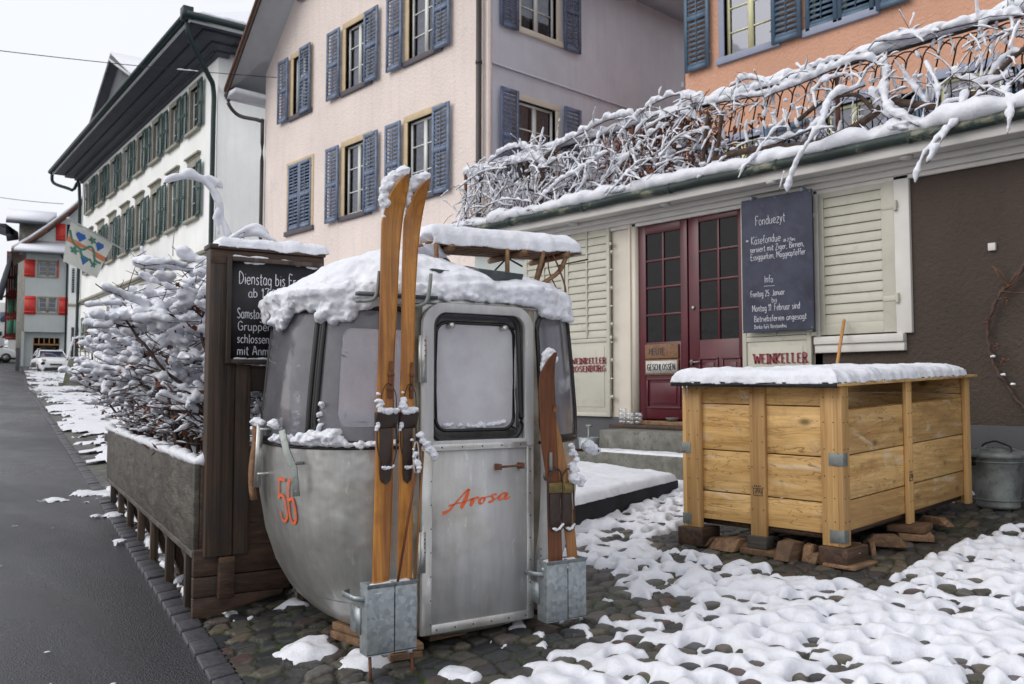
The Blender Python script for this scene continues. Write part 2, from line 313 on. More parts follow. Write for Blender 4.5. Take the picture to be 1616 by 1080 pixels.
# ------------------------------------------------------------------ mesh building
class Fr:   # affine frame
    def __init__(s, o, ex=(1, 0, 0), ey=(0, 1, 0), ez=(0, 0, 1)):
        s.o = np.array(o, float); s.A = np.array([ex, ey, ez], float)
    def __call__(s, p): return s.o+np.asarray(p, float)@s.A
def yawF(o, deg):
    a = radians(deg); return Fr(o, (cos(a), sin(a), 0), (-sin(a), cos(a), 0))
W0 = Fr((0, 0, 0))
class MB:
    def __init__(s, fr=None):
        s.V = []; s.Fc = []; s.T = []; s.n = 0; s.fr = fr; s.tint = .5
    def add(s, V, Fc, tint=None):
        V = np.asarray(V, float)
        if s.fr is not None: V = s.fr(V)
        s.V.append(V); s.Fc.extend([tuple(i+s.n for i in f) for f in Fc]); s.T.extend([s.tint if tint is None else tint]*len(Fc)); s.n += len(V)
    def box(s, x0, x1, y0, y1, z0, z1, tint=None, fr=None):
        if tint is None: tint = random.random()
        V = np.array([(x, y, z) for z in (z0, z1) for y in (y0, y1) for x in (x0, x1)], float)
        if fr is not None: V = fr(V)
        s.add(V, [(0, 2, 3, 1), (4, 5, 7, 6), (0, 1, 5, 4), (2, 6, 7, 3), (0, 4, 6, 2), (1, 3, 7, 5)], tint)
    def hexa(s, P, tint=None):   # 8 points in box order
        s.add(P, [(0, 2, 3, 1), (4, 5, 7, 6), (0, 1, 5, 4), (2, 6, 7, 3), (0, 4, 6, 2), (1, 3, 7, 5)], random.random() if tint is None else tint)
    def grid(s, G, closed_u=False, flip=False, tint=None):   # G[i,j,3]
        a, b = G.shape[:2]; F = []
        for i in range(a-1 if not closed_u else a):
            i2 = (i+1) % a
            for j in range(b-1):
                q = (i*b+j, i2*b+j, i2*b+j+1, i*b+j+1); F.append(q[::-1] if flip else q)
        s.add(G.reshape(-1, 3), F, tint)
    def tube(s, pts, r, sides=6, cap=True, tint=None, up=None, sq=(1, 1)):
        P = np.asarray(pts, float); n = len(P)
        R = np.full(n, r, float) if np.isscalar(r) else np.asarray(r, float)
        T = np.gradient(P, axis=0); T /= (np.linalg.norm(T, axis=1)[:, None]+1e-9)
        ref = np.array([0, 0, 1.0]) if abs(T[:, 2]).mean() < .8 else np.array([1.0, 0, 0])
        if up is not None: ref = np.array(up, float)
        A = np.cross(T, ref); A /= (np.linalg.norm(A, axis=1)[:, None]+1e-9); B = np.cross(A, T)
        th = np.arange(sides)*2*pi/sides+(pi/4 if sides == 4 else 0)
        G = P[:, None]+R[:, None, None]*(A[:, None]*(np.cos(th)*sq[0])[None, :, None]+B[:, None]*(np.sin(th)*sq[1])[None, :, None])
        F = [(i*sides+j, i*sides+(j+1) % sides, (i+1)*sides+(j+1) % sides, (i+1)*sides+j) for i in range(n-1) for j in range(sides)]
        if cap: F += [tuple(range(sides))[::-1], tuple((n-1)*sides+j for j in range(sides))]
        s.add(G.reshape(-1, 3), F, tint)
    def lathe(s, prof, c=(0, 0, 0), seg=24, tint=None):
        pr = np.array(prof, float); th = np.arange(seg)*2*pi/seg
        G = np.stack([np.stack([c[0]+np.cos(t)*pr[:, 0], c[1]+np.sin(t)*pr[:, 0], c[2]+pr[:, 1]], 1) for t in th]); s.grid(G, closed_u=True, tint=tint)
    def prism(s, poly, z0, z1, tint=None):  # polygon in xy extruded along z
        n = len(poly); V = [(x, y, z0) for x, y in poly]+[(x, y, z1) for x, y in poly]
        s.add(V, [tuple(range(n))[::-1], tuple(range(n, 2*n))]+[(i, (i+1) % n, n+(i+1) % n, n+i) for i in range(n)], tint)
    def poly_y(s, poly, y0, y1, tint=None):  # polygon in xz extruded along y
        n = len(poly); V = [(x, y0, z) for x, z in poly]+[(x, y1, z) for x, z in poly]
        s.add(V, [tuple(range(n)), tuple(range(n, 2*n))[::-1]]+[(i, n+i, n+(i+1) % n, (i+1) % n) for i in range(n)], tint)
    def blob(s, c, r, seed=0, sub=0, sq=(1, 1, 1), amp=.25, fr=4):
        V, F = ICO[sub]; c = np.array(c, float)
        d = np.array([1+amp*(mnoise.noise(Vector(v*fr*.5)+Vector((seed*3.7, seed*1.3, seed))))*2 for v in V])
        s.add(c+V*d[:, None]*r*np.array(sq), F)
def ico(sub):
    import bmesh
    bm = bmesh.new(); bmesh.ops.create_icosphere(bm, subdivisions=sub, radius=1)
    V = np.array([v.co[:] for v in bm.verts]); F = [tuple(v.index for v in f.verts) for f in bm.faces]; bm.free(); return V, F
ICO = {0: ico(1), 1: ico(2), 2: ico(3), 3: ico(4)}
ORG = {}
_tx = bpy.data.textures.new('snow_grain', 'CLOUDS'); _tx.noise_scale = .035; _tx.noise_depth = 3
def soften(o, vox, it=2, disp=.006):
    r = o.modifiers.new('remesh', 'REMESH'); r.mode = 'VOXEL'; r.voxel_size = vox; r.use_smooth_shade = True
    if it: q = o.modifiers.new('smooth', 'SMOOTH'); q.factor = .5; q.iterations = it
    if disp: d = o.modifiers.new('grain', 'DISPLACE'); d.texture = _tx; d.strength = disp; d.mid_level = .5; d.texture_coords = 'LOCAL'
def build(name, mb, mat, parent=None, smooth=False, bevel=0, extra=None, autos=None, vox=0, it=2, disp=.006):
    V = np.concatenate(mb.V) if mb.V else np.zeros((0, 3))
    o0 = ORG[parent.name] if parent is not None else np.zeros(3)
    me = bpy.data.meshes.new(name)
    V = V-o0
    if parent is None:
        c = np.array([(V[:, 0].min()+V[:, 0].max())/2, (V[:, 1].min()+V[:, 1].max())/2, V[:, 2].min()]); V = V-c
    me.vertices.add(len(V)); me.vertices.foreach_set('co', V.astype(np.float32).ravel())
    ls = np.array([len(f) for f in mb.Fc]); li = np.fromiter((i for f in mb.Fc for i in f), dtype=np.int32, count=int(ls.sum()))
    me.loops.add(len(li)); me.loops.foreach_set('vertex_index', li)
    me.polygons.add(len(ls)); me.polygons.foreach_set('loop_start', np.concatenate([[0], np.cumsum(ls)[:-1]]).astype(np.int32))
    me.update(calc_edges=True); me.validate()
    if smooth: me.polygons.foreach_set('use_smooth', [True]*len(me.polygons))
    if len(me.polygons) == len(mb.T):
        a = me.attributes.new('tint', 'FLOAT', 'FACE'); a.data.foreach_set('value', np.array(mb.T, np.float32))
    if extra:
        for k, arr in extra.items():
            a = me.attributes.new(k, 'FLOAT', 'POINT'); a.data.foreach_set('value', arr.astype(np.float32))
    me.materials.append(M[mat] if isinstance(mat, str) else mat)
    o = bpy.data.objects.new(name, me); COL.objects.link(o)
    if parent is not None: o.parent = parent; ORG[o.name] = o0
    else: o.location = c; ORG[o.name] = c
    if vox: soften(o, vox, it, disp)
    if bevel:
        b = o.modifiers.new('bevel', 'BEVEL'); b.width = bevel; b.segments = 2; b.limit_method = 'ANGLE'
    return o
def build_each(name, mb, mat, parent=None, **kw):   # one object per loose piece
    par = list(range(mb.n))
    def find(i):
        while par[i] != i: par[i] = par[par[i]]; i = par[i]
        return i
    for f in mb.Fc:
        a = find(f[0])
        for j in f[1:]: par[find(j)] = a
    V = np.concatenate(mb.V); G = {}
    for f, t in zip(mb.Fc, mb.T): G.setdefault(find(f[0]), []).append((f, t))
    res = []
    for fs in G.values():
        ids = sorted({i for f, _ in fs for i in f}); mp = {i: k for k, i in enumerate(ids)}
        m = MB(); m.V = [V[ids]]; m.n = len(ids); m.Fc = [tuple(mp[i] for i in f) for f, _ in fs]; m.T = [t for _, t in fs]
        res.append(build(name, m, mat, parent, **kw))
    return res[0]
def tag(o, label=None, cat=None, group=None, kind=None):
    if label: o['label'] = label
    if cat: o['category'] = cat
    if group: o['group'] = group
    if kind: o['kind'] = kind
    return o
def thing(name, label, cat, loc, group=None):
    o = bpy.data.objects.new(name, None); COL.objects.link(o); o.location = loc; o.empty_display_size = .2
    ORG[o.name] = np.array(loc, float); return tag(o, label, cat, group)
def nz3(p, s, seed=0): return mnoise.noise(Vector((p[0]*s+seed*7.1, p[1]*s+seed*3.3, p[2]*s-seed)))
def catmull(P, k=6):
    P = np.asarray(P, float)
    if len(P) < 3: return P
    Q = np.vstack([2*P[0]-P[1], P, 2*P[-1]-P[-2]]); o = []
    for i in range(1, len(Q)-2):
        for t in np.arange(k)/k:
            a, b, c, d = Q[i-1], Q[i], Q[i+1], Q[i+2]
            o.append(.5*((2*b)+(-a+c)*t+(2*a-5*b+4*c-d)*t*t+(-a+3*b-3*c+d)*t**3))
    o.append(P[-1]); return np.array(o)

# snow -----------------------------------------------------------------
def snow_pad(mb, x0, x1, y0, y1, z, h, fr=None, res=.02, seed=0, zf=None, p=4, lump=.25, edge=.01, droop=0):
    nx = max(6, int((x1-x0)/res)); ny = max(4, int((y1-y0)/res))
    X = np.linspace(-1, 1, nx); Y = np.linspace(-1, 1, ny)
    G = np.zeros((nx, ny, 3)); cx, cy, hx, hy = (x0+x1)/2, (y0+y1)/2, (x1-x0)/2, (y1-y0)/2
    H = np.zeros((nx, ny))
    for i, a in enumerate(X):
        for j, b in enumerate(Y):
            dx = (1-abs(a))*hx; dy = (1-abs(b))*hy; d = min(dx, dy)
            e = min(1, d/(h*1.1)); prof = sqrt(max(0, 1-(1-e)**2))
            nzv = mnoise.noise(Vector((a*hx*4+seed, b*hy*4, seed)))*.5+mnoise.noise(Vector((a*hx*14, b*hy*14+seed, 1)))*.3
            H[i, j] = prof*h*(1+lump*nzv)
            k = 1+(edge*mnoise.noise(Vector((a*hx*16+seed, b*hy*16, 5))))/max(.03, min(hx, hy))
            zz = z if zf is None else z+zf(cx+a*hx, cy+b*hy)
            dd = droop*max(0, 1-d/(.03+h*.6))*(.4+mnoise.noise(Vector((a*hx*9, b*hy*9+seed*2, 3))))
            G[i, j] = (cx+a*hx*k, cy+b*hy*k, zz+H[i, j]-max(0, dd))
    Gb = G.copy(); Gb[:, :, 2] = np.minimum(G[:, :, 2]-.004, G[:, :, 2]-H+.0)
    if fr is not None: G = fr(G.reshape(-1, 3)).reshape(G.shape); Gb = fr(Gb.reshape(-1, 3)).reshape(G.shape)
    mb.grid(G, tint=.5); mb.grid(Gb, flip=True, tint=.5)
def snow_tube(mb, pts, r, seed=0, lift=.6, sides=8, amp=.35, step=None, fs=18, flat=.9, gaps=0):
    P = np.asarray(pts, float)
    L = np.concatenate([[0], np.cumsum(np.linalg.norm(np.diff(P, axis=0), axis=1))])
    if L[-1] < 1e-4: return
    n = max(3, int(L[-1]/(step or max(.012, r*.7))))
    s = np.linspace(0, L[-1], n); Q = np.stack([np.interp(s, L, P[:, k]) for k in range(3)], 1)
    R = np.array([r*(1+amp*2*nz3(q, fs, seed)) for q in Q]); R = np.clip(R, r*.25, None)
    if gaps:
        g = np.array([nz3(q, 5, seed+50) for q in Q]); R = R*np.where(g < -gaps, .12, 1)
    e = np.minimum(1, np.minimum(s, L[-1]-s)/(r*1.2)+.15); R = R*e
    Q = Q+np.array([0, 0, 1])*(R*lift)[:, None]
    T = np.gradient(Q, axis=0); T /= np.linalg.norm(T, axis=1)[:, None]+1e-9
    ref = np.array([0, 0, 1.0]); A = np.cross(T, ref); ln = np.linalg.norm(A, axis=1)[:, None]; A = np.where(ln > .15, A/(ln+1e-9), np.array([1.0, 0, 0])); B = np.cross(A, T)
    th = np.arange(sides)*2*pi/sides
    jit = np.array([[1+amp*.7*nz3((q[0]+cos(t)*r, q[1]+sin(t)*r, q[2]), fs*2.2, seed+3) for t in th] for q in Q])
    G = Q[:, None]+(R[:, None]*jit)[:, :, None]*(A[:, None]*np.cos(th)[None, :, None]+B[:, None]*(np.sin(th)*flat)[None, :, None])
    F = [(i*sides+j, i*sides+(j+1) % sides, (i+1)*sides+(j+1) % sides, (i+1)*sides+j) for i in range(n-1) for j in range(sides)]
    F += [tuple(range(sides))[::-1], tuple((n-1)*sides+j for j in range(sides))]
    mb.add(G.reshape(-1, 3), F, .5)
def wire(mb, a, b, r, sides=5): mb.tube([a, b], r, sides)

# lettering ------------------------------------------------------------
GL = {}
def _load(txt):
    for ln in txt.strip('\n').split('\n'):
        k = ln[0]; wd, rest = ln[2:].split('|')
        GL[k] = (float(wd), [[tuple(float(q) for q in p.split(',')) for p in st.split()] for st in rest.split(';')])
_load('''a|5|4,5.5 2,6 .5,4 .5,1.5 2,0 3.6,1.2 4,3;4,6 4,1.5 4.8,0
b|5|.5,10 .5,0;.5,4.5 2.2,6 4,4.5 4,1.5 2.2,0 .5,1.2
c|4.4|4,5 2.2,6 .6,4.3 .6,1.6 2.2,0 4,1
d|5|4,5 2.2,6 .6,4.3 .6,1.6 2.2,0 4,1.5;4,10 4,0
e|4.8|.7,3 4.2,3.4 3.6,5.4 2.2,6 .6,4.2 .6,1.6 2.2,0 4.2,.9
f|3.6|3.8,9.4 2.6,10 1.6,9 1.5,0;.2,6 3.2,6
g|5|4,5.2 2.2,6 .6,4.3 .6,2 2.2,.6 4,2;4,6 4,-2 2.4,-3.2 .7,-2.4
h|5|.6,10 .6,0;.6,4 2.2,6 3.8,5 4,0
i|2|1,6 1,0;1,8 1.1,8.3
k|4.6|.6,10 .6,0;4,6 .7,2.8 4.2,0
l|2.2|1,10 1,.8 1.8,0
m|7.4|.6,6 .6,0;.6,4.4 2,6 3.4,5 3.5,0;3.5,4.4 5,6 6.4,5 6.5,0
n|5|.6,6 .6,0;.6,4.2 2.2,6 3.9,5 4,0
o|5|2.4,6 .6,4.3 .6,1.6 2.4,0 4.2,1.6 4.2,4.3 2.4,6
p|5|.6,6 .6,-3;.6,4.5 2.2,6 4,4.5 4,1.5 2.2,0 .6,1.2
r|3.6|.6,6 .6,0;.6,3.8 1.8,5.6 3.4,5.8
s|4|3.4,5.2 2,6 .8,4.9 2,3.2 3.4,1.6 2,0 .5,.8
t|3.6|1.6,9 1.6,1 2.4,0 3.2,.5;.2,6.3 3.4,6.3
u|5|.6,6 .6,1.5 2.2,0 3.8,1.4;4,6 4,0
v|4.4|.4,6 2.2,0 4,6
y|4.6|.5,6 2.3,1;4.2,6 2.2,0 .8,-3
z|4.4|.5,6 4,6 .5,0 4.1,0
x|4.4|.5,6 4,0;4,6 .5,0
A|6.4|.4,0 3,10 5.8,0;1.4,3.6 4.8,3.6
B|5.6|.7,0 .7,10 3.4,9.6 4.4,7.8 3.2,5.4 .8,5.2;3.2,5.4 5,3.6 4.6,.8 .7,0
D|6|.7,0 .7,10 3.4,9.2 5.2,6.5 5,3 3,.6 .7,0
E|5|4.4,10 .7,10 .7,0 4.5,0;.7,5.3 3.8,5.3
F|5|4.6,10 .7,10 .7,0;.7,5.3 3.8,5.3
G|6.4|5.2,8.6 3,10 1,8 .7,4 1.6,1 3.4,0 5.4,1.4 5.4,4.6 3.4,4.6
H|6|.7,10 .7,0;5,10 5,0;.7,5.2 5,5.2
I|2.4|1.1,10 1.1,0
J|4.6|3.8,10 3.8,1.8 2.4,0 .6,1.2
K|5.6|.7,10 .7,0;4.8,10 .8,4.6 5,0
L|5|.7,10 .7,0 4.5,0
M|7.4|.7,0 .9,10 3.6,3.4 6.2,10 6.6,0
N|6.2|.7,0 .7,10 5.2,0 5.2,10
O|6.4|3,10 .8,7.6 .8,2.4 3,0 5.4,2.4 5.4,7.6 3,10
P|5.4|.7,0 .7,10 3.6,9.8 4.6,7.6 3.4,5 .8,4.8
R|5.8|.7,0 .7,10 3.6,9.8 4.6,7.6 3.4,5.2 .8,5;2.8,5 5,0
S|5.4|4.6,8.6 2.8,10 1,8.2 1.8,5.8 3.8,4.4 4.8,2 2.8,0 .6,1.2
T|5.4|.3,10 5,10;2.6,10 2.6,0
U|6|.7,10 .7,2.4 2.8,0 5,2.4 5,10
V|5.6|.4,10 2.8,0 5.2,10
W|8.6|.4,10 2.2,0 4.3,8 6.4,0 8.2,10
C|5.8|5,8.4 3,10 1,7.8 .8,2.4 3,0 5,1.6
Z|5.4|.6,10 4.8,10 .5,0 5,0
0|5|2.4,10 .7,7.5 .7,2.5 2.4,0 4.2,2.5 4.2,7.5 2.4,10
1|3|.4,7.6 1.8,10 1.8,0
2|5|.7,8 2.4,10 4.2,8 3.6,5 .6,0 4.4,0
5|5|4.2,10 1,10 .9,6 2.8,6.2 4.3,4 3.8,1 2.2,0 .6,.9
6|5|4,9 2.4,10 .8,7 .7,2.5 2.4,0 4.2,2 4,4.6 2.4,5.6 .8,4
7|4.6|.4,10 4.3,10 1.6,0
.|2|.9,0 1.1,.3
,|2|1.2,.4 .8,-1.4
-|3.4|.5,3.4 2.8,3.4
*|5|1,5 4,8.4;1,8.4 4,5;2.5,9 2.5,4.4;.4,6.7 4.6,6.7
''')
GL[' '] = (3.2, [])

def ribbon(mb, P, W, y=-.002, fr=None):
    P = np.asarray(P, float); n = len(P)
    if n < 2: return
    T = np.gradient(P, axis=0); T /= np.linalg.norm(T, axis=1)[:, None]+1e-9
    N = np.stack([-T[:, 1], T[:, 0]], 1)*np.asarray(W, float).reshape(-1, 1)/2
    A = P+N; B = P-N
    V = [(a[0], y, a[1]) for a in A]+[(b[0], y, b[1]) for b in B]
    V = np.array(V); V = fr(V) if fr is not None else V
    mb.add(V, [(i, i+1, n+i+1, n+i) for i in range(n-1)])
def text(mb, fr, s, x, z, h, wd, thick=None, cw=1.0, y=-.002, serif=False, slant=0, jit=0, center=False, width=None, k=5):
    tot = sum(GL[c][0]+(.9 if serif else .6) for c in s)*h/10*cw
    if width: cw *= width/tot; tot = width
    if center: x -= tot/2
    for c in s:
        gw, sts = GL[c]; dz = random.uniform(-jit, jit)*h
        for st in sts:
            P = np.array([(x+(p[0]*cw+p[1]*slant)*h/10, z+dz+p[1]*h/10) for p in st])
            straight = len(P) < 3 or (serif and c in 'EHKLNWMTAI')
            Q = P if straight else catmull(P, k)
            if straight: Q = np.concatenate([np.linspace(P[i], P[i+1], 3)[:(None if i == len(P)-2 else -1)] for i in range(len(P)-1)])
            if thick:
                if straight:
                    for i in range(len(P)-1):
                        d = (P[i+1]-P[i])/(np.linalg.norm(P[i+1]-P[i])+1e-9); wv = wd+(thick-wd)*abs(d[1])**2
                        ribbon(mb, np.array([P[i], P[i+1]]), [wv, wv], y, fr)
                else:
                    T = np.gradient(Q, axis=0); T /= np.linalg.norm(T, axis=1)[:, None]+1e-9
                    ribbon(mb, Q, wd+(thick-wd)*np.abs(T[:, 1])**1.5, y, fr)
            else: ribbon(mb, Q, np.full(len(Q), wd)*np.array([1+.25*sin(i*2.1) for i in range(len(Q))]), y, fr)
            if serif and c not in 'OSGC':
                for p, q in ((P[0], P[1]), (P[-1], P[-2])):
                    if abs(p[0]-q[0]) < abs(p[1]-q[1])*.8: ribbon(mb, np.array([(p[0]-h*.13*cw-thick*.2, p[1]), (p[0]+h*.13*cw+thick*.2, p[1])]), [wd*1.4]*2, y, fr)
        x += (gw+(.9 if serif else .6))*h/10*cw

# ================================================================= GROUND
HQ = [None, None]
def voro(X, Y, sx, sy, seed, rot=0.0, jit=.42):
    c, s = cos(rot), sin(rot); U = (X*c+Y*s)/sx; V = (-X*s+Y*c)/sy
    r = np.random.default_rng(seed); N = 512; JX = r.uniform(-jit, jit, (N, N)); JY = r.uniform(-jit, jit, (N, N)); ID = r.random((N, N))
    iv = np.floor(V).astype(int); F1 = np.full(X.shape, 9.0); F2 = F1.copy(); I1 = np.zeros(X.shape); CX = np.zeros(X.shape); CY = np.zeros(X.shape); HB = np.zeros(X.shape)
    for dj in (-1, 0, 1):
        j = iv+dj; off = (j % 2)*.5; iu = np.floor(U-off).astype(int)
        for di in (-1, 0, 1):
            i = iu+di; px = i+off+.5+JX[i % N, j % N]*.8; py = j+.5+JY[i % N, j % N]*.6
            d = np.hypot(U-px, V-py); new = d < F1
            F2 = np.where(new, F1, np.minimum(F2, d)); I1 = np.where(new, ID[i % N, j % N], I1); F1 = np.where(new, d, F1)
            ml = np.modf(ID[i % N, j % N]*977.13)[0]; HB = np.maximum(HB, np.where(ml < HQ[0], 1-sstep(.14, .60, d*(1+.7*(ml-.25))), 0)) if HQ[0] is not None else HB
            CX = np.where(new, px, CX); CY = np.where(new, py, CY)
    HQ[1] = HB; return F1, F2, I1, CX, CY
_r = np.random.default_rng(5)
def vnoise(X, Y, sc, seed):
    r = np.random.default_rng(seed); N = 256; T = r.random((N, N)); U = X/sc; V = Y/sc
    i = np.floor(U).astype(int); j = np.floor(V).astype(int); a = U-i; b = V-j; a = a*a*(3-2*a); b = b*b*(3-2*b)
    g = lambda p, q: T[p % N, q % N]
    return (g(i, j)*(1-a)+g(i+1, j)*a)*(1-b)+(g(i, j+1)*(1-a)+g(i+1, j+1)*a)*b
def fbm(X, Y, sc, seed, o=3):
    t = 0; A = 1; S = 0
    for k in range(o): t = t+A*vnoise(X, Y, sc/2**k, seed+k); S += A; A *= .5
    return t/S
def blur(A, n):
    for _ in range(n):
        P = np.pad(A, 1, mode='edge'); A = (P[:-2, 1:-1]+P[2:, 1:-1]+P[1:-1, :-2]+P[1:-1, 2:]+2*P[1:-1, 1:-1])/6
    return A
def gridmesh(name, X, Y, Z, keep, mat, attrs=None, kind='structure', smooth=True, label=None, cat=None):
    ny, nx = X.shape; idx = np.arange(nx*ny).reshape(ny, nx)
    q = np.stack([idx[:-1, :-1], idx[:-1, 1:], idx[1:, 1:], idx[1:, :-1]], -1).reshape(-1, 4)
    kf = (keep[:-1, :-1] & keep[:-1, 1:] & keep[1:, 1:] & keep[1:, :-1]).ravel(); q = q[kf]
    used = np.unique(q); mp = np.zeros(nx*ny, int); mp[used] = np.arange(len(used)); q = mp[q]
    V = np.stack([X.ravel(), Y.ravel(), Z.ravel()], 1)[used]
    me = bpy.data.meshes.new(name); me.vertices.add(len(V)); me.vertices.foreach_set('co', V.astype(np.float32).ravel())
    me.loops.add(q.size); me.loops.foreach_set('vertex_index', q.ravel().astype(np.int32)); me.polygons.add(len(q))
    me.polygons.foreach_set('loop_start', (np.arange(len(q))*4).astype(np.int32)); me.update(calc_edges=True)
    me.polygons.foreach_set('use_smooth', [smooth]*len(q))
    for k, a in (attrs or {}).items():
        t = me.attributes.new(k, 'FLOAT', 'POINT'); t.data.foreach_set('value', a.ravel()[used].astype(np.float32))
    me.materials.append(M[mat]); o = bpy.data.objects.new(name, me); COL.objects.link(o); o['kind'] = kind
    if label: tag(o, label, cat)
    return o
# base terrain reaching the horizon
X, Y = np.meshgrid(np.concatenate([np.linspace(-80, -3, 12), np.linspace(-2, 20, 45), np.linspace(22, 120, 14)]), np.concatenate([np.linspace(-30, 0, 8), np.linspace(1, 70, 120), np.linspace(75, 140, 10)]))
gridmesh('ground', X, Y, gz(X, Y)-.06, np.ones(X.shape, bool), 'plinth')
# asphalt road
S, Y = np.meshgrid(np.concatenate([np.linspace(-9, -.5, 18), np.linspace(-.4, 0, 4)]), np.linspace(-6, 64, 180))
X = kerbX(Y)+S; Z = gz(X, Y)-.012+.012*np.sin(Y*.9)*np.exp(S)
gridmesh('road', X, Y, Z, np.ones(X.shape, bool), 'asphalt')
# cobbles
RECTS = []   # footprints kept free of snow: (frame, x0, x1, y0, y1, margin)
def cobble_h(X, Y):
    F1, F2, I, cx, cy = voro(X+.03*(vnoise(X, Y, .3, 91)-.5), Y+.03*(vnoise(X, Y, .3, 92)-.5), .118, .092, 3, .16, .5)
    e = np.clip((F2-F1)/.34, 0, 1); dome = 1-(1-e)**3
    h = .024*dome+.016*(I-.5)*sstep(0, .3, e)+.006*(fbm(X, Y, .07, 95, 2)-.5)
    return h, I, 1-sstep(.06, .17, (F2-F1)), F1, F2, np.modf(I*977.13)[0], cx, cy
def kd(X, Y): return (X-kerbX(Y))/sqrt(1+.2155**2)
def rect_d(X, Y, o, deg, x0, x1, y0, y1):
    a = radians(deg); dx, dy = X-o[0], Y-o[1]; u = dx*cos(a)+dy*sin(a); v = -dx*sin(a)+dy*cos(a)
    return np.hypot(np.maximum(np.maximum(x0-u, u-x1), 0), np.maximum(np.maximum(y0-v, v-y1), 0))
def snow_amount(X, Y):   # 1 = fully covered, 0 = bare
    dc = rect_d(X, Y, (4.594, 2.367), -2, -.05, 2.0, -.05, 1.02)
    dg = rect_d(X, Y, (2.207, 3.004), -10, -.5, 1.1, -.1, 1.2)
    m = np.full(X.shape, .60)
    # near foreground: bare close to the cabin front, patchy strip, then covered
    front = (X-2.2)*.66+(2.9-Y)*.75            # distance out in front of the cabin
    m = np.minimum(m, .1+.60*sstep(.12, .55, dg))
    m = m-.5*(1-sstep(1.8, 2.45, X+.35*(2.6-Y)*np.where(Y < 2.6, 1, 0)))*np.where(Y < 4.0, 1, 0)
    m = m-.9*(1-sstep(.12, .28, dc))
    m = m+.10*sstep(2.6, 3.6, X)*sstep(.35, .8, dc)
    m = np.where((X > 6.15)&(Y < 2.6), m-.7*sstep(6.1, 6.5, X), m)
    m = np.where((Y > 3.6)&(X > 3.2)&(Y < 9), np.maximum(m, .66-.6*(1-sstep(.12, .28, dc))), m)
    return m
HQ[0] = .74
xs = np.arange(1.2, 7.36, .0125); ys = np.arange(-.2, 9.0, .0125); X, Y = np.meshgrid(xs, ys)
h, I, J, F1, F2, melt, cx, cy = cobble_h(X, Y)
D = kd(X, Y); Z = gz(X, Y)+h-.032
gridmesh('cobblestone_square', X, Y, Z, D > .10, 'cobble', dict(stone=I, joint=J))
HB = HQ[1]; HQ[0] = None
m = snow_amount(X, Y)
n1 = fbm(X, Y, .55, 21, 3); n2 = fbm(X, Y, .085, 31, 2); n3 = fbm(X, Y, .03, 61, 2)
T = (m-.5)*1.0+(n1-.5)*.62+(n2-.5)*.80+(n3-.5)*.14-HB*(1.08+.9*(.55-n1))+.235
spots = [((1.92, 3.38), .17), ((2.02, 3.13), .15), ((2.2, 2.75), .10)]
for (sx_, sy_), r_ in spots: T = np.maximum(T, .22-.34*(np.hypot(X-sx_, Y-sy_)/r_)**2+(n2-.5)*.5)
T = T-2*(D < .10)*(1-((np.hypot(X-1.95, Y-3.25) < .4)))
T = blur(T, 2); Tp = np.clip(T, 0, .6); th_ = Tp**.75/.6**.75
ZS = gz(X, Y)-.020+.60*blur(h, 6)+.036*th_+.040*th_*(n2-.35)+.006*(n3-.5)*th_+np.maximum(np.where(T < 0, T*.30, 0), -.055); ZS = blur(ZS, 1)
keep = T > -.20; kp = np.pad(keep, 2); keep = sum(kp[2+a:2+a+keep.shape[0], 2+b:2+b+keep.shape[1]].astype(int) for a in (-2, -1, 0, 1, 2) for b in (-2, -1, 0, 1, 2)) > 0
gridmesh('snow_patches', X, Y, ZS, keep, 'snow', kind='stuff', label='patchy white snow lying on the cobblestones of the square', cat='snow')
# farther pavement
Y, S = np.meshgrid(np.arange(9.0, 56, .07), np.arange(.11, 16, .07), indexing='ij'); X = kerbX(Y)+S
h, I, J, F1, F2, melt, cx, cy = cobble_h(X, Y); Z = gz(X, Y)+h*.6-.02
gridmesh('far_pavement', X, Y, Z, (S < 14), 'cobble', dict(stone=I, joint=J))
n1 = fbm(X, Y, 1.6, 41, 3); n2 = fbm(X, Y, .3, 51, 3); n4 = fbm(X*.4, Y*3, 2.0, 71, 2)
T = .16+(n1-.5)*.6+(n2-.5)*.8-.25*(1-sstep(.15, .6, S))+(n4-.5)*.5
keep = (T > -.03)&(S < 9); ZS = np.where(T > 0, gz(X, Y)+.012+.05*np.sqrt(np.clip(T, 0, .5)), gz(X, Y)-.02)
gridmesh('snow_drift', X, Y, ZS, keep, 'snow_far', kind='stuff', label='snow lying on the pavement beside the street beyond the planter', cat='snow')
# snow scraps on the asphalt
xs = np.arange(-2.2, 3.4, .02); ys = np.arange(2, 16, .02); X, Y = np.meshgrid(xs, ys); D = kd(X, Y)
n2 = fbm(X, Y, .16, 81, 3); T = np.full(X.shape, -1.0)
for (px_, py_), a_, b_ in [((150, 780), .30, .30), ((178, 812), .07, .10), ((60, 640), .3, .5), ((150, 815), .05, .05), ((185, 855), .05, .05)]:
    p = hG_ = pl(px_, py_, (-.06, -.02, 1), -.06*2.4-.02*2.4); q = np.hypot((X-p[0])/a_, (Y-p[1])/b_); T = np.maximum(T, .5*(1-q)+(n2-.5)*1.5*(q < 1.6))
Z = gz(X, Y)-.006+.035*np.sqrt(np.clip(T, 0, .5)); Z = np.where(T > 0, Z, gz(X, Y)-.05)
gridmesh('snow_remnant', X, Y, Z, T > -.04, 'snow_far', kind='stuff', label='small slushy snow scraps melting on the wet asphalt by the kerb', cat='snow')
mb = MB(); rq = random.Random(9)
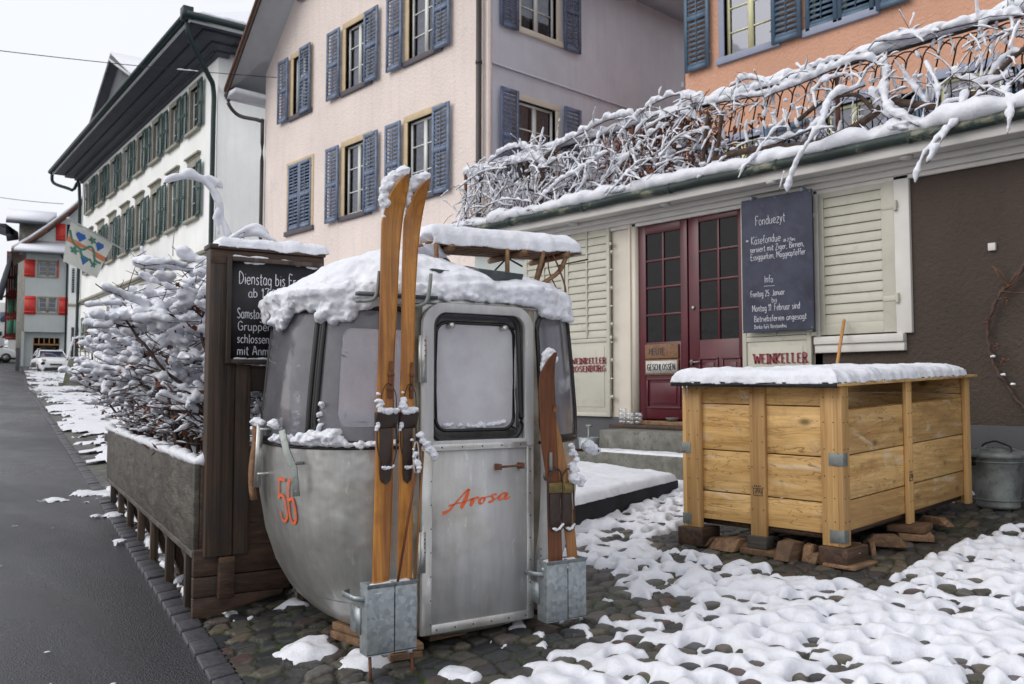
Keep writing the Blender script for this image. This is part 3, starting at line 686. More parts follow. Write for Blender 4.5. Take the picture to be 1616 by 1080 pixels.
for k in range(90):
    a_ = rq.uniform(-1.8, 3.2); b_ = rq.uniform(2.2, 14); 
    if kd(np.array(a_), np.array(b_)) > -.15: continue
    mb.blob((a_, b_, float(gz(a_, b_))-.006), rq.uniform(.004, .014), k, 1, (1.2, rq.uniform(.4, 1), .12), .5, 4)
sl_o = build('slush_flecks', mb, 'snow_far', smooth=True); tag(sl_o, 'tiny scattered flecks of slush on the wet asphalt of the street', 'slush', kind='stuff')
# kerb of granite setts
mb = MB(); y = -1.0
while y < 52:
    L = random.uniform(.13, .19) if y < 14 else .3
    for row in ((0, .108),):
        g = [(kerbX(y)+row[0], y+.008), (kerbX(y)+row[1], y+.008), (kerbX(y+L)+row[0], y+L-.008), (kerbX(y+L)+row[1], y+L-.008)]
        z0 = random.uniform(-.004, .006); mb.hexa([(a, b, float(gz(a, b))-.08) for a, b in g]+[(a, b, float(gz(a, b))+z0+.002) for a, b in g])
        if row[0] == 0: y_ = y
    y += L
build('kerb', mb, 'sett', bevel=.007, smooth=False); bpy.data.objects['kerb']['kind'] = 'structure'

def clumps(mb, pts, r0, r1, n, seed, spread=.02, sub=1, flat=.75):
    rr_ = random.Random(seed); P = np.array(pts)
    for k in range(n):
        t = rr_.random()*(len(P)-1); i = int(t); q = P[i]+(P[min(i+1, len(P)-1)]-P[i])*(t-i)
        mb.blob(q+np.array([rr_.gauss(0, spread), rr_.gauss(0, spread*.6), rr_.gauss(0, spread*.6)]), rr_.uniform(r0, r1), seed+k, sub, (1, 1, flat), .45, 5)
# ================================================================= GONDOLA
GO = hY(0, 0, 1)*0+np.array([2.207, 3.004, 0.0]); GF = yawF(GO, -10)
e1 = GF.A[0]; e2 = GF.A[1]
def D2(px, py, yoff=0.0):      # pixel -> (x, z) on the cabin's door plane pushed by yoff
    c = GO@e2+yoff; p = pl(px, py, e2, c); return float((p-GO)@e1), float(p[2])
gon = thing('gondola_cabin', 'old silver aluminium gondola cabin number 56, its roof loaded with snow', 'gondola', GO)
CX, GA, GB, GN = .285, .745, .56, 3.0
TT = np.linspace(0, 2*pi, 4001)
def sup(t, a=GA, b=GB, n=GN):
    c, s = np.cos(t), np.sin(t); return CX+a*np.sign(c)*np.abs(c)**(2/n), GB+b*np.sign(s)*np.abs(s)**(2/n)
_x, _y = sup(TT); _L = np.concatenate([[0], np.cumsum(np.hypot(np.diff(_x), np.diff(_y)))]); PER = _L[-1]
T_FRONT = 1.5*pi; S_FRONT = np.interp(T_FRONT, TT, _L)
def s2t(s): return np.interp((s+S_FRONT) % PER, _L, TT)     # s=0 front centre, s>0 towards +x (right)
ZP = [.025, .03, .045, .08, .16, .30, .45, .62, .78, .88, 1.0, 1.2, 1.4, 1.50, 1.54]
AP = [.30, .50, .58, .68, .79, .90, .975, 1.01, 1.012, 1.00, .995, .97, .94, .92, .90]
BP = [.70, .90, .955, .985, 1.0, 1.0, 1.0, 1.0, 1.0, 1.0, 1.0, .995, .985, .975, .96]
def gsurf(s, z, off=0.0):
    t = s2t(s); x0, y0 = sup(t); ka = np.interp(z, ZP, AP); kb = np.interp(z, ZP, BP)
    x = CX+(x0-CX)*ka; y = GB+(y0-GB)*kb
    if off:
        x1, y1 = sup(s2t(s+.01)); x2, y2 = sup(s2t(s-.01)); nx, ny = (y1-y2), -(x1-x2); L = np.hypot(nx, ny)+1e-9; x = x+nx/L*off; y = y+ny/L*off
    return np.array([x, y, z])
def pix2s(px, z):       # visible surface position s whose projection has column px
    best = None
    for s in np.linspace(-1.35, 1.3, 1061):
        p = GF(gsurf(s, z)); d = p-CAM; dep = d@FW; x = 808+F_PX*(d@RT)/dep
        pn = GF(gsurf(s, z, .02))-p
        if pn@(-d) > 0 and (best is None or abs(x-px) < best[0]): best = (abs(x-px), s)
    return best[1]
DX0, DX1 = 0.0, .565
sD0, sD1 = -(CX-DX0), DX1-CX
s_a, s_b = pix2s(645, 1.1), pix2s(503, 1.1); s_c = pix2s(498, 1.1)
half = PER/2; quarter = half/2
WIN = [(sD0+.055, sD1-.055, .875, 1.44, 'door')]
wz0, wz1 = .875, 1.445
WIN.append((s_b, s_a-.008, wz0, wz1, 'corner')); WIN.append((-s_a+.008, -s_b, wz0, wz1, 'corner'))
e0, e1_ = s_c-.02, -half-(s_c-.02)
WIN.append((e1_, e0, wz0, wz1, 'end')); WIN.append((-e0, -e1_, wz0, wz1, 'end'))
WIN.append((half-s_a*-1-.0 if False else half+s_a+.0, half-s_a, .90, 1.42, 'door'))
WIN = [w_ for w_ in WIN if w_[4] != 'door' or w_[0] < 1]
WIN.append((half-.235, half+.235, .885, 1.445, 'rear'))
WIN.append((half+.33, half-s_b, wz0, wz1, 'corner')); WIN.append((half+s_b, half-.33, wz0, wz1, 'corner'))
def rr_in(s, z, w_, r, grow=0):
    a, b, c, d = w_[:4]; a -= grow; b += grow; c -= grow; d += grow
    dx = np.maximum(np.maximum(a+r-s, s-(b-r)), 0); dz = np.maximum(np.maximum(c+r-z, z-(d-r)), 0)
    return np.hypot(dx, dz) < r
ss = np.arange(-half, half, .009); zz = np.array([.025, .03, .037, .047, .06, .08, .10, .12, .14, .18, .24, .30, .38, .45, .54, .62, .70, .78]+list(np.arange(.83, 1.5, .009))+[1.5, 1.54])
G = np.zeros((len(ss), len(zz), 3)); B = np.zeros((len(ss), len(zz)), bool)
for i, s in enumerate(ss):
    for j, z in enumerate(zz): G[i, j] = gsurf(s, z)
# gentle dents
for i, s in enumerate(ss):
    for j, z in enumerate(zz):
        if z < .8 and abs(s) > .33: G[i, j, 0] += .006*nz3(G[i, j], 3.2, 4); G[i, j, 1] += .006*nz3(G[i, j], 3.0, 9)
SS, ZZ = np.meshgrid(ss, zz, indexing='ij'); inside = np.zeros(SS.shape, bool)
for w_ in WIN:
    for k in (-1, 0, 1): inside |= rr_in(SS+k*PER, ZZ, w_, .07)
mb = MB(GF); a, b = SS.shape; F = []
for i in range(a):
    i2 = (i+1) % a
    for j in range(b-1):
        if inside[i, j] and inside[i2, j] and inside[i, j+1] and inside[i2, j+1]: continue
        F.append((i*b+j, i2*b+j, i2*b+j+1, i*b+j+1))
mb.add(G.reshape(-1, 3), F, .5)
body = build('body', mb, 'alu', gon, smooth=True)
sol = body.modifiers.new('thickness', 'SOLIDIFY'); sol.thickness = .012; sol.offset = -1
# floor, bottom, roof dome
mb = MB(GF)
mb.add([[*gsurf(s, .07)[:2], .07] for s in np.linspace(-half, half, 60, endpoint=False)], [tuple(range(60))], .5)
mb.add([[*gsurf(s, .20)[:2]*np.array([1, 1]), .20] for s in np.linspace(-half, half, 60, endpoint=False)], [tuple(range(60))], .5)
build('floor', mb, 'darkmetal', gon)
mb = MB(GF); th = np.linspace(-half, half, 96, endpoint=False); R = np.linspace(0, 1, 12); G = np.zeros((96, 14, 3))
for i, s in enumerate(th):
    p = gsurf(s, 1.54)
    for j, r in enumerate(R):
        G[i, j] = (CX+(p[0]-CX)*r*1.02, GB+(p[1]-GB)*r*1.02, 1.545+.085*(1-r**3))
    G[i, 12] = (CX+(p[0]-CX)*1.035, GB+(p[1]-GB)*1.035, 1.54); G[i, 13] = (CX+(p[0]-CX)*1.02, GB+(p[1]-GB)*1.02, 1.515)
mb.grid(G, closed_u=True); build('roof', mb, 'alu', gon, smooth=True)
# windows: glass + rubber seal
def rr_path(w_, r, n=8):
    a, b, c, d = w_[:4]; P = []
    for cx_, cz_, a0 in ((b-r, d-r, 0), (a+r, d-r, pi/2), (a+r, c+r, pi), (b-r, c+r, 1.5*pi)):
        for k in range(n+1): P.append((cx_+r*cos(a0+k*pi/2/n), cz_+r*sin(a0+k*pi/2/n)))
    P.append(P[0]); Q = []
    for (x0, z0), (x1, z1) in zip(P[:-1], P[1:]):
        L = hypot(x1-x0, z1-z0); m_ = max(1, int(L/.03)); Q += [(x0+(x1-x0)*k/m_, z0+(z1-z0)*k/m_) for k in range(m_)]
    Q.append(P[-1]); return Q
for w_ in WIN:
    nm = {'door': 'door_window', 'corner': 'corner_window', 'end': 'end_window', 'rear': 'rear_window'}[w_[4]]
    mb = MB(GF); off = .004
    mb.tube([gsurf(s, z, off) for s, z in rr_path(w_, .07)], .0125, 6, cap=False, tint=.5)
    seal = build(nm, mb, 'rubber', gon, smooth=True)
    if w_[4] == 'door': continue       # the door's pane is lowered: an open hole
    mb = MB(GF); gs = np.linspace(w_[0], w_[1], 24); gzz = np.linspace(w_[2], w_[3], 20)
    G = np.array([[gsurf(s, z, .0) for z in gzz] for s in gs]); S2, Z2 = np.meshgrid(gs, gzz, indexing='ij'); ins = rr_in(S2, Z2, w_, .07, .012)
    F = [(i*20+j, (i+1)*20+j, (i+1)*20+j+1, i*20+j+1) for i in range(23) for j in range(19) if ins[i, j] or ins[i+1, j] or ins[i, j+1] or ins[i+1, j+1]]
    mb.add(G.reshape(-1, 3), F); build('pane', mb, 'plexi', seal, smooth=True)
# seam strips between the panels (vertical)
mb = MB(GF)
for s_ in ((s_b+s_c)/2-.005, -(s_b+s_c)/2+.005): mb = MB(GF); mb.tube([gsurf(s_, z, .004) for z in np.linspace(.86, 1.5, 20)], .010, 5); build('window_post', mb, 'rubber', gon, smooth=True)
for a_, b_ in ((s_a-.002, sD0-.004), (sD1+.004, -s_a+.002)):
    mb = MB(GF); G = np.array([[gsurf(s, z, .0035) for z in np.linspace(.06, 1.47, 20)] for s in np.linspace(a_, b_, 5)]); mb.grid(G); build('door_post', mb, 'alustain', gon, smooth=True)
mb = MB(GF)
P = [gsurf(s, .855, .006) for s in np.linspace(-half+.05, sD0-.03, 70)]; mb.tube(P, .007, 5)
P = [gsurf(s, .855, .006) for s in np.linspace(sD1+.05, half-.05, 60)]; mb.tube(P, .007, 5)
build('belt_seal', mb, 'rubber', gon, smooth=True)
mb = MB(GF); P = [gsurf(s, 1.505, .008) for s in np.linspace(-half, half, 160)]; mb.tube(P, .009, 5)
P = [gsurf(s, 1.475, .005) for s in np.linspace(-half, half, 160)]; mb.tube(P, .005, 5)
build('roof_rail', mb, 'alu', gon, smooth=True)
# door
def plate(mb, x0, x1, z0, z1, y0, y1, r, hole=None, n=8):
    def rr(x0, x1, z0, z1, r):
        P = []
        for cx_, cz_, a0, rr_ in ((x1-r[0], z1-r[0], 0, r[0]), (x0+r[1], z1-r[1], pi/2, r[1]), (x0+r[2], z0+r[2], pi, r[2]), (x1-r[3], z0+r[3], 1.5*pi, r[3])):
            for k in range(n+1): P.append((cx_+rr_*cos(a0+k*pi/2/n), cz_+rr_*sin(a0+k*pi/2/n)))
        return P
    A = rr(x0, x1, z0, z1, r)
    if hole is None: mb.poly_y(A, y0, y1); return
    Bq = rr(*hole); n_ = len(A)
    V = [(x, y0, z) for x, z in A]+[(x, y0, z) for x, z in Bq]+[(x, y1, z) for x, z in A]+[(x, y1, z) for x, z in Bq]; F = []
    for i in range(n_):
        j = (i+1) % n_; F += [(i, j, n_+j, n_+i), (2*n_+i, 3*n_+i, 3*n_+j, 2*n_+j), (i, 2*n_+i, 2*n_+j, j), (n_+i, n_+j, 3*n_+j, 3*n_+i)]
    mb.add(V, F)
mb = MB(GF)
plate(mb, DX0, DX1, .845, 1.475, -.022, .004, (.10, .10, .002, .002), hole=(DX0+.052, DX1-.045, .880, 1.435, (.065, .065, .004, .004)))
door = build('door', mb, 'aludoor', gon, bevel=.002)
mb = MB(GF); mb.box(DX0+.048, DX1-.04, -.017, .004, .10, .85); build('door_panel', mb, 'aludoor', door)
mb = MB(GF)
for b_ in ((DX0, DX0+.047, .068, .845), (DX1-.038, DX1, .068, .845)): mb.box(b_[0], b_[1], -.021, .0, b_[2], b_[3])
mb.box(DX0+.047, DX1-.038, -.0205, .0, .068, .108); mb.box(DX0+.045, DX1-.042, -.026, -.0, .838, .866)
build('door_frame', mb, 'alubright', door, bevel=.002)
mb = MB(GF)
def rivet(x, z, y=-.022, r=.0042): mb.blob((x, y, z), r, 0, 0, (1, .6, 1), 0)
for k in range(8):
    rivet(DX0+.042, .11+k*.10, -.020); rivet(DX1-.020, .13+k*.10)
for k in range(6): rivet(DX0+.07+k*.09, .086)
for k in range(5): rivet(DX0+.09+k*.10, .852, -.027)
for k in range(4): rivet(DX0+.008, 1.31-k*.022, -.024, .004); rivet(DX0+.012, .47-k*.018, -.024, .004); rivet(DX1+.045, .37-k*.03, -.012, .004)
build_each('rivet', mb, 'darkmetal', door, smooth=True)
mb = MB(GF)
hx0, hz0 = D2(787, 737, -.04); hx1, _ = D2(823, 735, -.04)
mb.tube([(hx0, -.05, hz0), (hx1, -.05, hz0+.002)], .0055, 8)
for x_ in (hx0, hx1): mb.box(x_-.008, x_+.008, -.056, -.015, hz0-.013, hz0+.013)
build('door_handle', mb, 'rust', door, bevel=.002)
mb = MB(GF)   # hinges
for z0, z1 in ((1.13, 1.33), (.33, .50)): mb = MB(GF); mb.tube([(DX0-.014, -.02, z0), (DX0-.014, -.02, z1)], .007, 8); mb.box(DX0-.012, DX0+.016, -.0245, -.016, z0, z1); build('hinge', mb, 'alubright', door)
mb = MB(GF); mb.tube([(DX1+.075, -.012, .72), (DX1+.075, -.012, .68)], .006, 8); mb.blob((DX1+.075, -.008, .70), .022, 2, 1, (.6, .35, 1), 0); build('lock', mb, 'steel', gon, smooth=True)
# hinged inner pane of the door with its two silver knobs
ya_ = .035; xa, zt_ = D2(688, 508, ya_); xb, zb_ = D2(810, 677, ya_); r_ = .055
def rrp(x0, x1, z0, z1, r, n=8):
    P = []
    for cx_, cz_, a0 in ((x1-r, z1-r, 0), (x0+r, z1-r, pi/2), (x0+r, z0+r, pi), (x1-r, z0+r, 1.5*pi)):
        for k in range(n+1): P.append((cx_+r*cos(a0+k*pi/2/n), cz_+r*sin(a0+k*pi/2/n)))
    return P
R0 = rrp(xa, xb, zb_, zt_, r_)
mb = MB(GF); P = [(x, ya_, z) for x, z in R0]; mb.tube(P+[P[0], P[1]], .0085, 6, cap=False); ip = build('inner_window', mb, 'rubber', door, smooth=True)
mb = MB(GF); mb.add([(x, ya_, z) for x, z in R0], [tuple(range(len(R0)))]); build('pane', mb, 'frost', ip)
for q in ((713, 514), (797, 518)):
    x_, z_ = D2(*q, .0); mb = MB(GF); mb.tube([(x_, -.008, z_), (x_, .03, z_)], .0125, 12); build('knob', mb, 'alubright', ip, smooth=True)
mb = MB(GF); clumps(mb, [(xa+.04, ya_-.004, zb_+.025), ((xa+xb)/2, ya_-.004, zb_+.02), (xb-.04, ya_-.004, zb_+.03)], .006, .014, 60, 3, .007, 1); build('snow', mb, 'snow', ip, smooth=True, vox=.004, it=1, disp=.004)
mb = MB(GF); mb.box(xb+.022, xb+.030, .03, .045, .86, 1.45); build('slide_bar', mb, 'alubright', door)
mb = MB(GF)
mb.box(CX-.60, CX-.30, .16, .96, .46, .50); mb.box(CX+.30, CX+.60, .16, .96, .46, .50)
build_each('bench', mb, 'w_old_x', gon, bevel=.004)
# lettering
mb = MB(GF)
def stroke56(P, w_=.017, s0=0, z0=0, sx=1, sz=1):
    Q = catmull(P, 6); W_ = w_; T = np.gradient(Q, axis=0); T /= np.linalg.norm(T, axis=1)[:, None]; N = np.stack([-T[:, 1], T[:, 0]], 1)*W_/2
    A = [gsurf(s0+q[0]+n_[0], z0+q[1]+n_[1], .0055) for q, n_ in zip(Q, N)]; Bq = [gsurf(s0+q[0]-n_[0], z0+q[1]-n_[1], .0055) for q, n_ in zip(Q, N)]; n = len(A)
    mb.add(np.array(A+Bq), [(i, i+1, n+i+1, n+i) for i in range(n-1)])
zc = .528; s5 = (pix2s(440.5, .62)+pix2s(452.5, .62))/2; s6 = (pix2s(455, .62)+pix2s(467, .62))/2; hh = .19
dw = abs(pix2s(452.5, .62)-pix2s(440.5, .62))-.014; dw6 = abs(pix2s(467, .62)-pix2s(455, .62))-.014
def line(P, s0): stroke56(P, .0125, s0, zc)
z_ = hh
line([(-dw/2, z_*.5), (-dw/2, z_*.75), (-dw/2, z_)], s5); line([(-dw/2, z_-.008), (0, z_-.008), (dw/2, z_-.008)], s5)
line([(-dw/2+.002, z_*.52), (-dw/5, z_*.60), (dw/3, z_*.56), (dw/2, z_*.40), (dw/2, z_*.15), (dw/5, .004), (-dw/4, .006), (-dw/2, z_*.15), (-dw/2, z_*.22)], s5)
dw = dw6
line([(dw/2, z_*.78), (dw/2, z_*.88), (dw/5, z_-.004), (-dw/4, z_-.006), (-dw/2, z_*.85), (-dw/2, z_*.5), (-dw/2, z_*.15), (-dw/5, .004), (dw/4, .006), (dw/2, z_*.15), (dw/2, z_*.4), (dw/4, z_*.56), (-dw/3, z_*.52)], s6)
build('cabin_number', mb, 'paintorange', gon)
# script lettering, traced stroke by stroke: (points in zoomed photo pixels, widths)
mb = MB(GF)
def scr(P, W_):
    Q = catmull([D2(660+x/8.505, 740+y/8.505, -.0185) for x, y in P], 6)
    WW = np.interp(np.linspace(0, 1, len(Q)), np.linspace(0, 1, len(W_)), W_)*.00040
    ribbon(mb, Q, WW, y=-.0185)
scr([(325, 600), (350, 592), (420, 555), (500, 460), (580, 370), (650, 295), (690, 275)], [46, 34, 26, 20, 18, 22, 20])
scr([(685, 275), (660, 345), (625, 430), (590, 500), (570, 530)], [26, 40, 50, 48, 30])
scr([(408, 490), (440, 492), (520, 465), (600, 450), (680, 420), (735, 398)], [16, 22, 16, 14, 16, 20])
scr([(740, 395), (735, 430), (715, 470), (700, 500)], [30, 44, 42, 34])
scr([(700, 440), (740, 400), (790, 388), (820, 385)], [14, 14, 30, 16])
scr([(850, 395), (825, 425), (825, 460), (850, 468), (880, 440), (890, 400), (862, 388), (850, 395)], [26, 36, 30, 16, 16, 34, 20, 20])
scr([(885, 390), (940, 372), (990, 362)], [14, 12, 12])
scr([(1055, 340), (1010, 345), (990, 365), (1005, 395), (1000, 425), (960, 445), (942, 440)], [26, 16, 22, 34, 30, 24, 22])
scr([(1010, 415), (1060, 390), (1100, 360)], [14, 12, 12])
scr([(1190, 325), (1140, 330), (1100, 365), (1085, 400), (1110, 415), (1150, 385), (1190, 335)], [24, 20, 30, 34, 22, 14, 14])
scr([(1205, 322), (1180, 370), (1170, 400), (1190, 405), (1240, 372)], [22, 38, 30, 18, 12])
build('lettering', mb, 'paintorange', door)
# lever bars on the street side, wooden buffer
mb = MB(GF)
def ss_pt(px, py, off, z=None):
    s_ = pix2s(px, z if z else .75); return s_
sL = pix2s(472, .78)
P = [gsurf(pix2s(462, .93), .925, .05), gsurf(pix2s(470, .85), .84, .055), gsurf(pix2s(478, .78), .77, .05), gsurf(pix2s(480, .7), .655, .045)]
mb.tube(P, .021, 4, sq=(1, .35), up=(-.6, -.8, 0))
mb.tube([gsurf(pix2s(478, .8), .79, .05), gsurf(pix2s(478, .8), .79, -.0)], .008, 6)
mb.blob(P[3]+np.array([0, 0, .02]), .008, 1, 1)
build('lever', mb, 'galvold', gon, bevel=.002)
mb = MB(GF); s0 = pix2s(428, .8)-.04
mb.tube([gsurf(s0, .95, .05), gsurf(s0, .66, .05)], .02, 4, sq=(1, .35), up=(0, 1, 0))
for z_ in (.92, .72): mb.tube([gsurf(s0, z_, .05), gsurf(s0, z_, -.01)], .008, 6)
br = build('buffer_bracket', mb, 'alubright', gon)
mb = MB(GF); mb.tube([gsurf(s0-.05, z_, .055+.004*sin(z_*20)) for z_ in np.linspace(.60, .94, 10)], .028, 6, sq=(1, .55)); build('wooden_buffer', mb, 'w_sled', gon, smooth=False)
# roof hooks and front ski bars
mb = MB(GF)
for pts in (((566, 474), (585, 474), (594, 466), (597, 450), (599, 428)), ((650, 484), (664, 482), (674, 474), (678, 455), (680, 432))):
    P = catmull([(D2(*q, -.07)[0], -.07+.03*(k == 0), D2(*q, -.07)[1]) for k, q in enumerate(pts)], 5); mb = MB(GF); mb.tube(P, .007, 4, sq=(1.5, .6), up=(0, 1, 0)); build('ski_hook', mb, 'galvold', gon)
mb = MB(GF)
x0, z0 = D2(565, 474, -.03); x1, z1 = D2(690, 480, -.03); mb.box(x0, x1, -.035, .0, 1.485, 1.50); build('hook_rail', mb, 'darkmetal', gon)
# hanger mount on the roof
mb = MB(GF)
for a_, b_ in ((678, 742), (752, 824)):
    xa, za = D2(a_, 424, .08); xb, zb = D2(b_, 430, .08)
    mb.hexa([(xa+.02, .08, za-.055), (xb-.01, .08, za-.065), (xa+.02, .22, za-.055), (xb-.01, .22, za-.065), (xa, .06, za+.0), (xb, .06, za-.01), (xa, .24, za+.0), (xb, .24, za-.01)])
hm = build_each('hanger_mount', mb, 'darkmetal', gon, bevel=.006)
mb = MB(GF); xa, za = D2(690, 440, .08); xb, _ = D2(815, 440, .08); mb.box(xa, xb, .085, .20, za-.06, za+.004); build('mount_base', mb, 'redoxide', hm)
# ski bins
def bins(x0, z0, z1, widths, name, yb=-.135, dep=.075):
    mb = MB(GF); x = x0; t = .003; ob = None
    for w_ in widths:
        for (a_, b_, c_, d_) in ((x, x+w_, yb, yb+t), (x, x+w_, yb+dep-t, yb+dep), (x, x+t, yb+t, yb+dep-t), (x+w_-t, x+w_, yb+t, yb+dep-t)): mb.box(a_, b_, c_, d_, z0+random.uniform(0, .004), z1, .5)
        mb.box(x, x+w_, yb, yb+dep, z0-.004, z0-.0005, .5); mb.hexa([(x-.004, yb-.008, z1), (x+w_+.004, yb-.008, z1), (x, yb, z1-.016), (x+w_, yb, z1-.016), (x-.004, yb-.010, z1+.004), (x+w_+.004, yb-.010, z1+.004), (x, yb+.002, z1-.005), (x+w_, yb+.002, z1-.005)], .5)
        mb.box(x+w_*.6, x+w_*.8, yb-.002, yb+.02, z0-.014, z0)
        x += w_+.005
    ob = build(name, mb, 'galv', gon, bevel=.0015)
    mb = MB(GF); mb.tube([(x0+.01, yb+.02, z1-.06), (x0-.035, yb+.05, z1-.055), (x0-.04, yb+.16, z1-.055), (x0+.0, yb+.19, z1-.055)], .012, 4, sq=(.3, 1.2)); mb.box(x0-.006, x0+.0, yb+.06, yb+.16, z0+.07, z1-.10)
    build('bracket', mb, 'galv', ob)
    mb = MB(GF); snow_pad(mb, x0+.004, x-.012, yb+.006, yb+dep-.004, z1-.035, .04, res=.008, seed=int(x0*100), lump=.8); build('snow', mb, 'snow', ob, smooth=True)
    return ob
xa, za = D2(580, 925, -.135); _, zb = D2(600, 1033, -.135); xm, _ = D2(622, 980, -.135); xc, _ = D2(656, 980, -.135)
bins(xa, zb, za, (xm-xa, xc-xm), 'ski_bin'); BIN1 = (xa, xc, zb, za)
xa, za = D2(863, 888, -.135); _, zb = D2(870, 982, -.135); xm, _ = D2(896, 980, -.135); xc, _ = D2(924, 980, -.135)
bins(xa, zb, za, (xm-xa, xc-xm), 'ski_bin'); BIN2 = (xa, xc, zb, za)
# bin support feet (the rods under the left bin)
mb = MB(GF)
for px_ in (584, 650):
    x_, z_ = D2(px_, 1040, -.12); mb.tube([(x_, -.11, .09), (x_-.01, -.15, -.03)], .007, 5)
build_each('rod', mb, 'rust', gon)
# roof snow ------------------------------------------------------------
mb = MB(GF); nth = 260; G = []
prof = [(r, 0) for r in np.linspace(0, .86, 26)]+[(r, 0) for r in np.linspace(.88, 1.06, 14)]
for i in range(nth):
    s = -half+PER*i/nth; p = gsurf(s, 1.54); row = []
    d = np.array([p[0]-CX, p[1]-GB]); left = sstep(.05, .9, -d[0]/GA); right = sstep(.3, 1, d[0]/GA); frontv = sstep(.5, 1, -d[1]/GB)
    ns = .5+.5*mnoise.noise(Vector((cos(2*pi*i/nth)*3.1, sin(2*pi*i/nth)*3.1, 2)))+.35*mnoise.noise(Vector((cos(2*pi*i/nth)*9, sin(2*pi*i/nth)*9, 7)))
    hang = .03+.085*left**1.5*(.6+.8*ns)+.06*right*(.3+ns)+.022*frontv*(.3+ns)*1.5
    if s_b-.02 < s < s_b+.16: hang += .02*sin(pi*(s-s_b+.02)/.18)**.8
    thick = .085+.015*left+.012*ns-.030*frontv*(1-left)
    for r in np.linspace(0, 1, 30):
        row.append((CX+d[0]*r*(1+.03*left), GB+d[1]*r, 1.545+.085*(1-r**3)+thick*(1-.5*r**5)+.035*max(0, 1-((r*d[0]/GA+.25)/.45)**2)-.05*left*r**2))
    q = 1.0
    for k in range(1, 9):   # roll over the edge
        an = k/8*pi*.5; row.append((CX+d[0]*(1+.045*left+.02)*(1)+d[0]*.0+d[0]/hypot(*d)*thick*.45*sin(an), GB+d[1]*(1+.02)+d[1]/hypot(*d)*thick*.45*sin(an), 1.545-.05*left+thick*.5*cos(an)))
    for k in range(1, 9):
        f = k/8; row.append((CX+d[0]*(1+.045*left+.02)+d[0]/hypot(*d)*thick*.45*(1-f**2*.7), GB+d[1]*1.02+d[1]/hypot(*d)*thick*.45*(1-f**2*.7), 1.545-hang*f))
    row.append((CX+d[0]*.97, GB+d[1]*.97, 1.54-hang*.6)); row.append((CX+d[0]*.9, GB+d[1]*.9, 1.54)); row.append((CX, GB, 1.60)); G.append(row)
G = np.array(G)
for i in range(G.shape[0]):
    for j in range(G.shape[1]):
        p = G[i, j]; r = min(1, j/28)
        a_ = .5*nz3(p, 6, 2)+.35*nz3(p, 15, 5)*r+.25*nz3(p, 32, 8)*r**2+.12*nz3(p, 70, 8)*r**2
        dd = np.array([p[0]-CX, p[1]-GB, (p[2]-1.4)*1.2]); dd /= np.linalg.norm(dd)+1e-9
        G[i, j] = p+dd*a_*(.020+.034*r) if 0 < j < G.shape[1]-3 else p
mb.grid(G, closed_u=True, tint=.5); mbr = mb
rL = random.Random(5)
for k in range(520):
    s = rL.uniform(s_b-.62, s_b+.36); dl = min(1, max(0, (s_b+.25-s)/.5)); drop = rL.random()**1.2*(.035+.13*dl*(.6+.4*sin(s*17+1)))
    if abs(s-(s_b+.06)) < .075: drop = rL.random()*.15
    mbr.blob(gsurf(s, 1.535-drop, .022+.018*dl-drop*.10+rL.gauss(0, .006)), rL.uniform(.012, .032)*(1.15-drop*2.5), k, 1, (1, 1, .9), .3, 4)
for k in range(420):
    s = rL.uniform(s_a-.28, .80); mbr.blob(gsurf(s, 1.550-rL.random()*.055*(1.5 if s > .38 else 1), .018+rL.gauss(0, .006)), rL.uniform(.007, .019), k, 1, (1.2, 1, .9), .3, 4)
for k in range(80):
    s = rL.uniform(.36, .66); mbr.blob(gsurf(s, 1.525-rL.random()*.08, .022+rL.gauss(0, .006)), rL.uniform(.010, .024), k, 1, (1.2, 1, .9), .3, 4)
build('roof_snow', mbr, 'snow', gon, smooth=True, vox=.006, it=4, disp=.003)
# snow caught on the window ledges, as clumps
def clumps(mb, pts, r0, r1, n, seed, spread=.02, sub=1, flat=.75):
    rr_ = random.Random(seed); P = np.array(pts)
    for k in range(n):
        t = rr_.random()*(len(P)-1); i = int(t); q = P[i]+(P[min(i+1, len(P)-1)]-P[i])*(t-i)
        mb.blob(q+np.array([rr_.gauss(0, spread), rr_.gauss(0, spread*.6), rr_.gauss(0, spread*.6)]), rr_.uniform(r0, r1), seed+k, sub, (1, 1, flat), .35, 5)
mb = MB(GF)
clumps(mb, [gsurf(s, .885, .012) for s in np.linspace(s_b-.28, s_b-.02, 8)], .010, .020, 34, 1, .012)
clumps(mb, [gsurf(s, .90, .014) for s in np.linspace(s_b-.05, s_b+.10, 8)], .014, .030, 40, 2, .018)
clumps(mb, [gsurf(s, .872, .012) for s in np.linspace(s_b+.05, s_b+.30, 8)], .008, .018, 36, 3, .010)
clumps(mb, [gsurf(s_b+.03, z, .008) for z in np.linspace(.92, 1.06, 8)], .006, .014, 20, 4, .012)
clumps(mb, [gsurf(s_b-.25, .955, .05), gsurf(s_b-.22, .94, .05)], .012, .02, 8, 5, .008)
clumps(mb, [gsurf(s0, .955, .05), gsurf(s0-.05, .955, .055)], .016, .026, 12, 6, .01)
clumps(mb, [gsurf(s_a-.12, .872, .014), gsurf(s_a-.04, .875, .014)], .006, .012, 10, 16, .008)
snow_tube(mb, [gsurf(s, .866, .016) for s in np.linspace(s_b-.30, s_b+.16, 20)], .016, 5, lift=.7, amp=.5, fs=22, step=.008); snow_tube(mb, [gsurf(s, .864, .010) for s in np.linspace(s_b+.1, s_b+.36, 12)], .010, 6, lift=.7, amp=.5, fs=22, step=.008)
build('ledge_snow', mb, 'snow', gon, smooth=True, vox=.004, it=1, disp=.006)
mb = MB(GF)
x_, z_ = D2(935, 710, .1); clumps(mb, [(x_-.04, .1, z_+.03), (x_+.01, .1, z_-.005)], .018, .030, 14, 7, .012, 1, 1)
